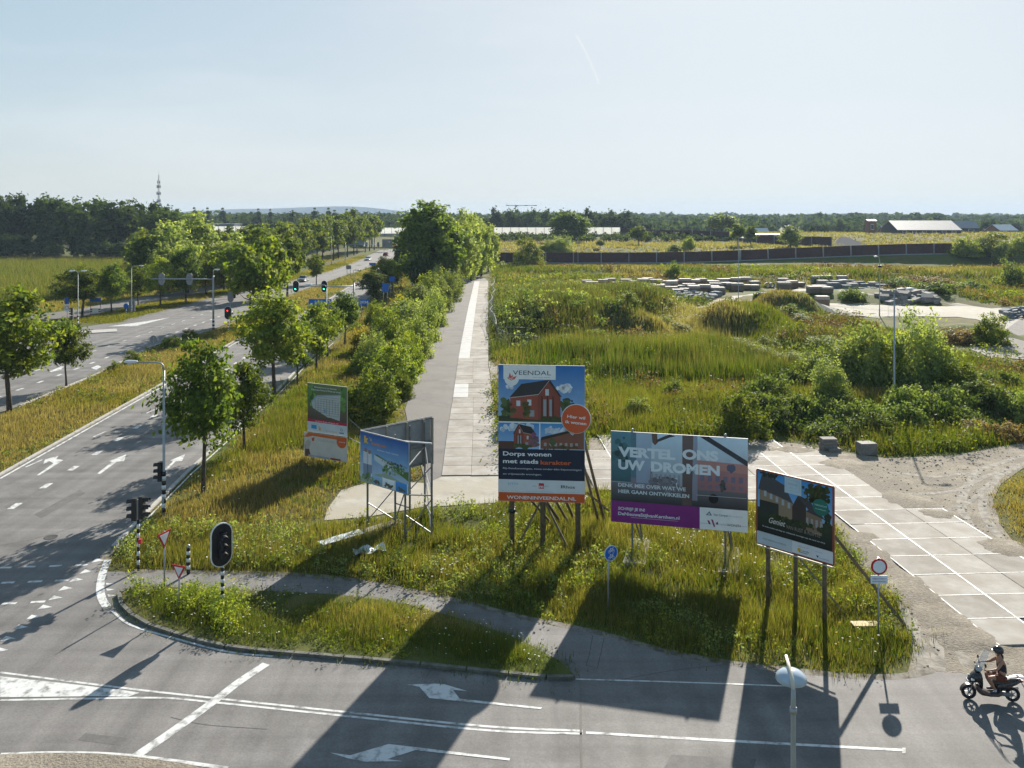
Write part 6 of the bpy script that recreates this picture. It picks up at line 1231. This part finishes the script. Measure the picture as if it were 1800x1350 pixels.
# --- avenue along the far lanes
for k in range(15):
    y = 205+k*13.5; x = -63-.01*(y-205)+tr.uniform(-.7, .7); tree('avenue', x, y, 12+k*.28+tr.uniform(-.8, .8), 8.4, 'avenue tree in the row along the far lanes', 'avenue row')
for k in range(17):
    y = 180+k*15.5; x = -78-.02*(y-180)+tr.uniform(-1.5, 1.5); tree('avenue', x, y, 12+k*.3+tr.uniform(-1, 1), 9.5, 'avenue tree of the second row behind the road', 'second avenue row')
for k in range(9):
    y = 230+k*17; x = -97+tr.uniform(-3, 3); tree('field', x, y, 11+tr.uniform(-1, 1.5), 9, 'dark tree behind the double avenue', 'trees behind the avenue')
# --- great poplar and its neighbours beside the track
ptree('poplar', 762, 512, 346, 118, 'great broad poplar towering over the hedge beside the track')
for b in ((725,505,425,40),(738,520,440,44),(705,497,420,34)): ptree('field', *b, 'dark tree at the foot of the great poplar', 'trees at the poplar foot')
for b in ((812,505,388,52),(828,494,385,48),(846,486,384,44),(858,478,392,40),(815,478,372,46),(838,470,368,44),(795,500,400,46)):
    ptree('willow', *b, 'tall pale willow in the row beyond the poplar at the track end', 'willow row at the track end')
# --- hedge between verge and track
HB = [(648,735,636,118,'bush','biggest round bush at the near end of the hedge'),(690,672,600,90,'bush',0),(655,650,585,70,'greybush',0),(715,655,585,60,'bush',0),(640,620,575,50,'yellowbush',0),(735,630,550,70,'greybush',0),(690,615,545,80,'bush',0),(750,600,525,60,'greybush',0),(715,590,520,80,'greybush',0),(675,588,535,60,'bush',0),(700,575,520,50,'yellowbush',0),(765,572,505,54,'greybush',0),(740,560,495,70,'greybush',0),(775,548,490,50,'greybush',0),(755,540,480,60,'bush',0),(788,530,472,46,'greybush',0),(770,522,468,50,'greybush',0),(797,515,462,40,'greybush',0),(720,545,505,50,'bush',0),(660,570,530,40,'bush',0),(625,660,628,40,'bush',0),(708,700,650,40,'bush',0)]
for x, y, t_, w_, k, lb in HB:
    ptree(k, x, y, t_, w_, lb or {'bush': 'green bush in the hedge beside the track', 'greybush': 'silvery willow bush in the hedge beside the track', 'yellowbush': 'yellow flowering bush in the hedge'}[k], None if lb else 'hedge beside the track')
# --- right-hand wasteland bushes
RB_ = [(1470,690,600,110,'greybush','willow shrub at the left of the shrub clump'),(1515,688,556,115,'greybush','upright willow shrub before the tall bare lamp post'),(1560,686,590,100,'bush','green shrub in the middle of the clump'),(1620,690,552,120,'greybush','tallest willow shrub in the clump right of the lamp post'),(1665,690,610,90,'bush','low green shrub on the right of the clump'),(1430,680,615,70,'bush','small bush leaning out of the clump'),
       (1300,770,684,98,'bush','dense round bush behind the wide purple billboard'),(1740,600,545,70,'bush','dark leafy shrub at the edge of the asphalt yard'),(1775,505,460,60,'bush','round bush on the bank above the asphalt yard')]
for x, y, t_, w_, k, lb in RB_: ptree(k, x, y, t_, w_, lb)
for x, y in ((1345,735),(1385,722),(1420,740),(1460,745),(1500,730),(1545,745),(1590,735),(1640,745),(1690,725),(1730,705),(1770,690),(1800,720),(1400,690),(1350,700),(1480,715),(1600,715),(1660,712),(1720,680),(1530,765),(1450,765),(1375,752)):
    p = GT(x, y); tree('bramble', p.x, p.y, tr.uniform(1.2, 2.1), tr.uniform(4, 6), 'low bramble in the thicket along the gravel lane', 'bramble thicket')
for x, y, w_ in ((1690,600,110),(1720,605,70),(1125,603,80),(1275,565,60),(1720,765,90),(1770,770,80),(1640,500,80),(1600,495,60)):
    p = GT(x, y); tree('brownbush', p.x, p.y, 1.8 if y < 700 else 1.1, w_*p.y/FPX, 'withered brown bush among green weeds', 'withered bushes')
for x, y, w_ in ((1500,520,60),(1560,508,80),(1640,520,90),(1450,500,60),(1700,510,80),(1585,505,60),(1340,530,40)):
    p = GT(x, y); tree('bramble', p.x, p.y, 2.0, w_*p.y/FPX, 'dark bramble behind the stacked paving', 'brambles behind the stacks')
for x, y, h_, w_, k in ((1000,612,2.0,70,'bush'),(1050,605,1.8,50,'bush'),(1060,575,1.8,50,'bush'),(1100,560,2.0,50,'bush'),(1200,590,1.6,60,'bush'),(1310,590,2.0,80,'bush'),(1350,575,1.8,60,'bush'),(1290,620,1.6,70,'bush'),(1340,640,1.8,80,'bush'),(1390,650,2.0,70,'greybush'),(1230,640,1.4,60,'bush'),(1385,540,2.6,60,'bush'),(1400,570,1.6,60,'greybush'),(1450,600,2.2,70,'greybush'),(1170,575,1.6,50,'bush')):
    p = GT(x, y); tree(k, p.x, p.y, h_, w_*p.y/FPX, 'low rounded bush among the weeds of the overgrown mounds' if k == 'bush' else 'grey-green rounded willow scrub on the overgrown mounds', 'scrub on the mounds')
for x, y, h_, w_, k in ((1455,700,3.2,80,'greybush'),(1625,692,3.2,80,'greybush'),(1690,695,2.6,80,'bush')):
    p = GT(x, y); tree(k, p.x, p.y, h_, w_*p.y/FPX, 'leafy shrub filling the front of the clump around the bare lamp post', 'front shrubs of the clump')
for x, y, h_, w_, lb in ((1340,424,8,26,0),(1430,418,9,26,0),(1510,416,9,22,0)):
    p = GT(x, y); tree('field', p.x, p.y, h_*.8, w_*p.y/FPX, 'roadside tree along the motorway embankment', 'trees along the motorway')
# --- trees around the noise barriers
def dtree(k, x, Y, top, wpx, label):
    """tree at a known distance: foot on the terrain there, height and spread from the survey photo"""
    X = (x-CX)*Y/FPX; tree(k, X, Y, max(1.5, H-(top-HY)*Y/FPX-Tz(X, Y)), wpx*Y/FPX, label)
for x, Y, t_, w_, k, lb in ((1003,395,369,68,'poplar','big round tree in front of the white noise barrier'),(1123,360,397,34,'avenue','small round tree on the straw embankment'),(1055,330,421,17,'avenue','narrow little tree on the straw bank'),(930,272,419,52,'bush','round bush before the end of the dark noise barrier'),(962,320,423,38,'bush','low bush behind the dark barrier end'),(988,320,415,46,'greybush','pale rounded bush behind the dark barrier'),(1210,330,417,32,'bush','green bush behind the dark noise barrier'),(1188,325,429,32,'bush','low bush beside the green bush behind the barrier'),(1183,212,461,34,'bush','round bush behind the stacked paving'),
       (1297,345,392,28,'avenue','round tree left of the short barrier section'),(1320,350,397,24,'avenue','smaller round tree before the short barrier'),(1390,335,398,42,'willow','light green tree in front of the short barrier end'),(1268,480,375,54,'avenue','wide dark tree behind the far barrier'),(1700,276,417,62,'bush','dense shrub at the right end of the dark barrier'),(1740,277,409,72,'bush','dark shrub right of the barrier end'),(1757,268,424,26,'willow','pale young birch before the dark shrubs'),(1790,280,411,62,'bush','big shrub against the right bank')):
    dtree(k, x, Y, t_, w_, lb)
# --- columnar poplars on the skyline
for x in (342, 366, 392, 455, 475, 513, 552, 578, 590, 608, 625):
    y = 620; X = (x-900)*y/1480; tree('column', X, y, 15.8+(380-tr.uniform(360, 367))*y/1480, tr.uniform(4, 6), 'slim columnar poplar standing above the skyline trees', 'columnar poplars')
# --- middle-distance trees (countable) and far woods (a mass)
for k in range(22):
    x0 = 870+k*11+tr.uniform(-4, 4); y = 560+tr.uniform(-20, 60); X = (x0-900)*y/1480; tree('field', X, y, 15.8+(380-tr.uniform(364, 371))*y/1480-(k > 6)*1.2, tr.uniform(12, 17), 'tree of the dark belt beyond the white barrier', 'belt beyond the white barrier')
for k in range(40):
    x0 = 1100+k*18.5+tr.uniform(-7, 7); y = tr.uniform(520, 760); X = (x0-900)*y/1480; tree('field', X, y, tr.uniform(8, 14), tr.uniform(8, 13), 'round tree scattered in the farmland toward the horizon', 'farmland trees')
for k in range(14):
    x0 = 245+k*26+tr.uniform(-8, 8); y = tr.uniform(500, 640); X = (x0-900)*y/1480; tree('field', X, y, tr.uniform(13, 17.5), tr.uniform(10, 14), 'tree behind the factory near the phone mast', 'trees near the phone mast')
def far_wood(name, label, Y0, Y1, px0, px1, n, h0, h1, leaf, seed, gap=0.0):
    rg = np.random.default_rng(seed); Yc = rg.uniform(Y0, Y1, n); Xc = (rg.uniform(px0, px1, n)-900)*Yc/1480
    if gap:
        keep = vnoise(Xc, Yc*.3, 60, seed) > gap; Xc, Yc = Xc[keep], Yc[keep]; n = len(Xc)
    hh = rg.uniform(h0, h1, n)*(.8+.4*vnoise(Xc, Yc, 90, seed)); per = 46; d = unit(rg.normal(0, 1, (n, per, 3))); r = hh*.42
    P = np.stack([Xc[:, None]+d[..., 0]*r[:, None]*1.1, Yc[:, None]+d[..., 1]*r[:, None], hh[:, None]*.55+d[..., 2]*hh[:, None]*.46], -1).reshape(-1, 3); P[:, 2] += T(P[:, 0], P[:, 1])
    P += rg.normal(0, .5, P.shape); q = np.repeat(rg.random(n)*.7, per)+rg.random(n*per)*.35
    o = link(bpy.data.objects.new(name, leaf_quads(name, P, leaf*(.8+.6*rg.random(len(P))), d.reshape(-1, 3), pick('far', q), FARLEAF, rg, .8, 1.2))); tag(o, label, 'woodland', kind='stuff')
far_wood('far_woodland', 'hazy mass of woods along the horizon', 900, 1500, -150, 1950, 800, 13, 19, 2.6, 5)
far_wood('far_woodland', 'farther hazier band of woods under the hills', 1900, 3200, -150, 1950, 800, 14, 22, 5.0, 6)
far_wood('far_woodland', 'patchy tree belts between the far fields', 640, 880, 1080, 1950, 330, 8, 14, 1.8, 7, .35)
far_wood('far_woodland', 'tree belt left of the road behind the factory', 640, 880, -100, 900, 260, 13, 18, 1.8, 8)
# ================================================================ grass
SLABZ = px((760,845),(882,842),(866,730),(860,640),(860,490),(812,490),(788,540),(758,600),(733,650),(710,720),(722,780))
def grass(name, label, poly, n, hr, wd, pal, patch=6.0, seed=0, lean=.45, dens=1.5, tuft=7, excl=(), hill=True, fade=None, hpatch=.5, mul=None, cat='grass', Wexp=.75, soft=.17):
    rg = np.random.default_rng(seed); P = [(p[0], p[1]) for p in poly]; A = np.array(P); lo, hi = A.min(0), A.max(0); ymin = max(lo[1], 22)
    XS, YS, tot = [], [], 0; want = n//tuft
    for _ in range(60):
        Y = (rg.random(60000)*(hi[1]**(1-dens+1e-6)-ymin**(1-dens+1e-6))+ymin**(1-dens+1e-6))**(1/(1-dens+1e-6)); X = lo[0]+rg.random(60000)*(hi[0]-lo[0])
        k = inpoly(P, X, Y)
        for e in excl: k &= ~inpoly(e, X, Y)
        if mul is not None: k &= rg.random(60000) < mul(X, Y)
        XS.append(X[k]); YS.append(Y[k]); tot += k.sum()
        if tot >= want: break
    X = np.concatenate(XS)[:want]; Y = np.concatenate(YS)[:want]; m_ = len(X)
    sc = (Y/40.0)**Wexp
    pn = vnoise(X, Y, patch, seed+1)*.65+vnoise(X, Y, patch*.3, seed+2)*.35; hn = vnoise(X, Y, patch*.6, seed+3)
    th = (hr[0]+(hr[1]-hr[0])*hn**1.3)
    dmin = np.full(m_, 9.0)
    for a_, b_ in zip(P, P[1:]+P[:1]):
        dx, dy = b_[0]-a_[0], b_[1]-a_[1]; t_ = np.clip(((X-a_[0])*dx+(Y-a_[1])*dy)/(dx*dx+dy*dy+1e-9), 0, 1); dmin = np.minimum(dmin, np.hypot(X-a_[0]-t_*dx, Y-a_[1]-t_*dy))
    th = th*(.35+.65*smoothstep(0, 1.1, dmin+rg.normal(0, .15, m_)))
    X = X+rg.normal(0, soft, m_)*(1+2*(rg.random(m_) < .12)); Y = Y+rg.normal(0, soft, m_)*(1+2*(rg.random(m_) < .12)); X = np.repeat(X, tuft); Y = np.repeat(Y, tuft); s = np.repeat(sc, tuft); N_ = len(X)
    X += rg.normal(0, .16, N_)*s; Y += rg.normal(0, .16, N_)*s
    h = np.repeat(th, tuft)*rg.uniform(.5, 1.15, N_); w_ = wd*s*rg.uniform(.6, 1.4, N_)
    ok = ~inpoly(SLABZ, X, Y); X, Y, s, h, w_, N_ = X[ok], Y[ok], s[ok], h[ok], w_[ok], int(ok.sum()); stalk = rg.random(N_) < .17; h = np.where(stalk, h*1.45, h); w_ = np.where(stalk, w_*.6, w_); keep_ = ok
    z = T(X, Y)-.03; a = rg.uniform(0, 2*PI, N_); bx2, by2 = np.cos(a)*w_*.5, np.sin(a)*w_*.5
    la = rg.uniform(0, 2*PI, N_); ll = h*lean*rg.random(N_)
    b0 = np.stack([X-bx2, Y-by2, z], 1); b1 = np.stack([X+bx2, Y+by2, z], 1); tp = np.stack([X+np.cos(la)*ll, Y+np.sin(la)*ll, z+h], 1)
    V_ = np.stack([b0, b1, tp], 1).reshape(-1, 3)
    pp = np.array(pal); q = np.clip(np.repeat(np.clip((pn-.5)*2.0+.5, 0, 1), tuft)[keep_]+rg.normal(0, .24, N_), 0, .999)*(len(pal)-1); i = np.floor(q).astype(int); f = (q-i)[:, None]
    C = (pp[i]*(1-f)+pp[np.minimum(i+1, len(pal)-1)]*f)*rg.uniform(.75, 1.25, (N_, 1)); C = np.where(stalk[:, None], C*.4+np.array([.20, .165, .08])*.6, C)
    o = link(bpy.data.objects.new(name, np_mesh(name, V_, np.arange(N_*3).reshape(-1, 3), np.repeat(C, 3, 0), GRASS))); return tag(o, label, cat, kind='stuff')
LUSH, GRN, OLV, STRAW, GOLD, DRY = (.12, .16, .013), (.06, .098, .015), (.155, .15, .024), (.30, .25, .12), (.21, .18, .05), (.20, .155, .09)
VERGE = px((230,1000),(330,1003),(480,1006),(620,1018),(800,1054),(900,1079),(1050,1110),(1150,1139),(1290,1165),(1450,1185),(1580,1185),(1598,1150),(1603,1110),(1580,1050),(1530,1003),(1495,962),(1470,930),(1400,905),(1310,885),(1180,872),(1040,862),(1000,880),(905,872),(860,888),(740,897),(650,912),(570,920),(400,930),(256,922),(210,968),(200,985))
grass('tall_grass', 'tall green and yellow grass of the verge under the billboards', VERGE, 140000, (.2, .85), .035, (GRN, OLV, LUSH, GOLD, (.04,.06,.012), LUSH, STRAW, OLV), 2.6, 21, dens=.6, mul=lambda X, Y: .25+.75*smoothstep(.25, .5, vnoise(X, Y, 1.7, 77)))
LEFTV = px((258,920),(340,837),(424,764),(490,704),(542,648),(592,605),(622,565),(647,532),(674,510),(694,488),(706,472),(800,480),(810,496),(785,540),(755,600),(730,650),(706,720),(714,760),(729,800),(740,845),(640,848),(595,862),(568,915),(400,930))
grass('dry_grass', 'dry golden grass of the verge between road and track', LEFTV, 110000, (.2, .7), .04, (LUSH, OLV, DRY, STRAW, DRY, GOLD), 5, 31, dens=1.3)
grass('island_grass', 'green grass and weeds of the kerbed island', px(*ISL), 70000, (.18, .6), .035, (GRN, LUSH, GRN, LUSH, OLV, STRAW), 3, 41, dens=.6)
MED = [Vector((-31.6, 46, 0)), Vector((-41.2, 46, 0))]+px((33,716),(166,661),(262,612),(373,582),(450,550),(514,518),(590,492),(653,470),(676,456),(676,460),(640,488),(604,506),(545,543),(414,598),(280,677),(0,833))
grass('median_grass', 'straw coloured flowering grass of the road median', MED, 90000, (.2, .6), .04, (OLV, GOLD, STRAW, DRY, STRAW), 6, 51, dens=1.3)
FIELD = px((864,500),(1000,505),(1230,530),(1300,530),(1440,550),(1500,558),(1690,612),(1740,630),(1960,662),(1960,758),(1800,774),(1680,796),(1560,802),(1480,790),(1400,776),(1320,768),(1040,766),(1030,800),(885,835),(864,730))
YD = [[(p[0], p[1]) for p in YARDP]]
grass('wasteland_grass', 'rank green grass covering the waste ground', FIELD, 210000, (.3, 1.1), .05, (LUSH, GRN, OLV, LUSH, GRN, STRAW, DRY), 11, 61, dens=1.6, excl=YD)
REED = px((925,652),(955,620),(1100,612),(1250,618),(1380,640),(1405,668),(1300,676),(1150,670),(1000,664))
grass('reed_bed', 'dark green wall of tall reeds behind the billboards', REED, 60000, (1.3, 2.5), .06, ((.045,.08,.012), (.075,.12,.014), (.055,.095,.012), LUSH), 6, 71, lean=.25, dens=1.0, soft=.9, mul=lambda X, Y: .08+.92*smoothstep(.3, .55, vnoise(X, Y, 4.5, 78)))
MEAD = px((1036,668),(1120,672),(1300,684),(1262,735),(1245,762),(1040,764),(1030,720))
grass('meadow_grass', 'bright yellow-green grass between reeds and slab yard', MEAD, 45000, (.5, 1.2), .045, (LUSH, (.15,.19,.014), OLV, LUSH, GRN), 4, 72, lean=.35, dens=.8, soft=.8)
GRNV = px((430,795),(520,692),(560,662),(604,680),(596,740),(545,765),(470,805))
grass('green_grass', 'fresh green grass behind the map billboard', GRNV, 26000, (.4, .9), .04, (LUSH, (.11,.16,.012), GRN, OLV), 4, 73, dens=.8, soft=.6)
PALE = px((1150,600),(1180,562),(1240,548),(1300,556),(1290,590),(1230,604))
grass('pale_reeds', 'pale straw-coloured reeds beside the brown mound', PALE, 16000, (.8, 1.5), .06, ((.30,.265,.15), (.22,.20,.09), (.33,.30,.19)), 6, 74, lean=.3, dens=.8, soft=1.5)
for k_, (x_, y_) in enumerate(((1010,690),(1120,735),(1185,700),(1000,740),(930,700),(905,760),(960,770))):
    p = GT(x_, y_); tree('bush', p.x, p.y, 1.3+.25*(k_ % 3), 2.2+.5*(k_ % 2), 'small round weed bush in the bright grass behind the boards', 'weed bushes behind the boards')
MNDP = px((884,600),(884,540),(905,510),(1000,500),(1080,505),(1150,520),(1160,560),(1080,600),(1000,622),(900,620))
grass('mound_grass', 'blue-green grass on the overgrown earth mound', MNDP, 70000, (.6, 1.5), .06, ((.06,.09,.03), (.10,.135,.05), (.13,.15,.06), (.055,.085,.025), OLV), 9, 75, dens=1.0, soft=2.0)
FARB = px((864,498),(1000,503),(1230,522),(1290,512),(1420,500),(1720,536),(1960,545),(1960,470),(1300,468),(864,467))
grass('ditch_vegetation', 'rushes and tall grass between the stacks and the dark barrier', FARB, 110000, (.4, 1.2), .075, (GRN, LUSH, OLV, (.05,.08,.02), STRAW), 18, 81, dens=1.0, excl=YD)
EMB = [Vector((-35, 292, 0)), Vector((150, 284, 0)), Vector((260, 310, 0)), Vector((420, 560, 0)), Vector((60, 560, 0)), Vector((60, 400, 0)), Vector((-30, 400, 0))]
grass('straw_bank', 'straw coloured grass on the motorway embankment', EMB, 90000, (.5, 1.2), .12, ((.33,.285,.17), (.14,.155,.04), (.33,.285,.17), (.16,.165,.05), (.30,.25,.14)), 16, 91, dens=.3)
LV2 = px((100,566),(200,570),(300,543),(400,517),(495,499),(573,479),(641,454),(640,448),(560,472),(480,490),(430,497),(400,507),(340,520),(260,533),(150,558))
grass('cycle_verge', 'yellow-green grass between cycle path and far lanes', LV2, 45000, (.2, .6), .04, (OLV, LUSH, GOLD, STRAW), 8, 101, dens=1.0)
LV3 = px((40,554),(130,543),(240,522),(330,508),(395,497),(440,480),(600,455),(600,450),(420,470),(300,500),(200,515),(90,530),(-60,545))
grass('dry_strip', 'dry straw strip along the edge of the maize field', LV3, 45000, (.3, .8), .05, (STRAW, GOLD, OLV, STRAW), 9, 111, dens=1.0)
MAIZE = px((-120,545),(90,530),(200,513),(300,498),(330,480),(300,465),(230,457),(-120,457))
grass('maize_field', 'even green maize field in front of the dark wood', MAIZE, 150000, (1.6, 2.1), .06, ((.085,.12,.018), (.11,.145,.02), (.12,.14,.03)), 14, 121, dens=.8, lean=.5, hpatch=.1)
RSIDE = px((1560,806),(1680,800),(1800,778),(1800,774),(1560,802))
RV2 = px((1748,880),(1762,850),(1800,824),(1960,802),(1960,1058),(1800,974),(1762,925))
grass('lane_grass', 'dry tufted grass in the bend of the gravel lane', RV2, 14000, (.15, .5), .035, (OLV, STRAW, GOLD, DRY), 4, 131, dens=.6)
# broad-leaved weeds between the grass
def weeds(name, label, poly, n, per, rr, hh, leaf, pals, seed, thr=.45, sc=5.0, excl=()):
    rg = np.random.default_rng(seed); A = np.array([(p[0], p[1]) for p in poly]); lo, hi = A.min(0), A.max(0); X = lo[0]+rg.random(n*20)*(hi[0]-lo[0]); Y = lo[1]+rg.random(n*20)*(hi[1]-lo[1]); k = inpoly(poly, X, Y) & (vnoise(X, Y, sc, seed) > thr)
    for e_ in excl: k &= ~inpoly(e_, X, Y)
    X, Y = X[k][:n], Y[k][:n]; n = len(X); z = T(X, Y); h = rg.uniform(*hh, n)*(.6+.8*vnoise(X, Y, sc, seed+1)); r = rg.uniform(*rr, n); d = rg.normal(0, .5, (n, per, 3)); f = rg.random((n, per))
    P = np.stack([X[:, None]+d[..., 0]*r[:, None]*(1.1-.6*f), Y[:, None]+d[..., 1]*r[:, None]*(1.1-.6*f), z[:, None]+.05+h[:, None]*f], -1).reshape(-1, 3); out_ = unit(d+np.array([0, 0, .5])).reshape(-1, 3); C = np.zeros((n*per, 3)); pi_ = np.repeat((vnoise(X, Y, sc*1.7, seed+2)*.999*len(pals)).astype(int), per); q = np.repeat(rg.random(n)*.6, per)+rg.random(n*per)*.5
    for i, p_ in enumerate(pals): C[pi_ == i] = pick(p_, q[pi_ == i])
    s = leaf*(.6+.8*rg.random(n*per))*np.repeat((Y/40)**.55, per)
    o = link(bpy.data.objects.new(name, leaf_quads(name, P, s, out_, C, LEAF, rg))); tag(o, label, 'weeds', kind='stuff')
weeds('weeds', 'leafy weeds and thistles in the verge under the billboards', VERGE, 900, 26, (.25, .55), (.3, .75), .055, ('bush', 'willow', 'bush'), 210, .5, 3)
weeds('weeds', 'bushy weeds crowding the nose of the kerbed island', px((222,1045),(240,1080),(330,1112),(420,1125),(440,1060),(330,1042)), 170, 34, (.25, .5), (.35, .85), .05, ('bush', 'bush', 'willow'), 215, .2, 2)
weeds('weeds', 'low leafy weeds along the kerbed island', px(*ISL), 260, 22, (.2, .45), (.15, .5), .05, ('bush', 'bramble'), 216, .5, 2)
weeds('weeds', 'mixed tall weeds over the waste ground', FIELD, 2300, 34, (.6, 1.5), (.6, 1.7), .075, ('willow', 'bush', 'bramble', 'brown', 'bush'), 220, .5, 9, YD)
weeds('weeds', 'grey-green mugwort on the earth mound', MNDP, 600, 36, (.7, 1.4), (.6, 1.3), .085, ('willow', 'bramble', 'willow'), 225, .35, 7)
weeds('weeds', 'dark rush clumps in the ditch before the barrier', FARB, 900, 30, (.9, 2.2), (.5, 1.4), .10, ('bramble', 'bush', 'brown', 'bush'), 230, .5, 14, YD)
weeds('weeds', 'scrub on the slope under the frosted barrier', [Vector((-32, 398, 0)), Vector((110, 398, 0)), Vector((110, 418, 0)), Vector((-32, 418, 0))], 500, 30, (1.2, 2.5), (.8, 2.2), .12, ('dark', 'bramble'), 235, .2, 14)
weeds('weeds', 'weeds among the dry grass by the maples', LEFTV, 500, 24, (.25, .6), (.25, .6), .06, ('bush', 'brown', 'willow'), 240, .55, 5)
weeds('weeds', 'green weeds in the straw grass of the median', MED, 360, 22, (.3, .6), (.2, .5), .06, ('bush', 'willow'), 245, .55, 5)
# wildflowers: white umbels on the verges
def flowers(name, label, poly, n, seed, hr=(.45, .85), s=.05, c=(.75, .74, .68), thr=.5):
    rg = np.random.default_rng(seed); A = np.array([(p[0], p[1]) for p in poly]); lo, hi = A.min(0), A.max(0); X = lo[0]+rg.random(n*14)*(hi[0]-lo[0]); Y = lo[1]+rg.random(n*14)*(hi[1]-lo[1])
    k = inpoly(poly, X, Y) & (vnoise(X, Y, 3, seed) > thr); X, Y = X[k][:n], Y[k][:n]; P = np.stack([X, Y, T(X, Y)+rg.uniform(*hr, len(X))], 1)
    o = link(bpy.data.objects.new(name, leaf_quads(name, P, s*(.6+.8*rg.random(len(P)))*(Y/40)**.5, np.tile([0., 0, 1.], (len(P), 1)), np.tile(c, (len(P), 1)), GRASS, rg, .9, 2.5))); tag(o, label, 'wildflowers', kind='stuff')
flowers('wildflowers', 'white wild carrot flowers along the front of the billboard verge', VERGE, 420, 3, thr=.6)
flowers('wildflowers', 'white flower heads in the kerbed island', px(*ISL), 120, 4, (.35, .6), .04, thr=.5)
flowers('wildflowers', 'pale flower heads scattered through the median', MED, 420, 5, (.4, .6), .05, (.6, .55, .42))
flowers('wildflowers', 'white flowers in the dry grass by the maples', LEFTV, 300, 6, (.4, .65), .05, thr=.55)
flowers('wildflowers', 'yellow ragwort along the verge front', VERGE, 90, 9, (.4, .7), .05, (.6, .42, .02), thr=.6)
flowers('wildflowers', 'white flowers on the waste ground by the brown mound', px((1150,560),(1230,545),(1260,580),(1200,600)), 260, 8, (.9, 1.3), .08, (.55, .53, .45), thr=.2)
# ================================================================ haze
hz = MB(); hz.box((0, 3400, 48), (13400, 7400, 110)); hzm = bpy.data.materials.new('haze_air'); hzm.use_nodes = True; ht = hzm.node_tree; ht.nodes.clear()
ho = N(ht, 'ShaderNodeOutputMaterial'); hv = N(ht, 'ShaderNodeVolumePrincipled'); hv.inputs['Color'].default_value = (.62, .78, 1.0, 1); hv.inputs['Density'].default_value = .00013; hv.inputs['Anisotropy'].default_value = 0.0
ht.links.new(hv.outputs[0], ho.inputs['Volume'])
ho_ = hz.build('haze', hzm); tag(ho_, 'thin pale summer haze over the whole landscape', 'haze', kind='stuff')
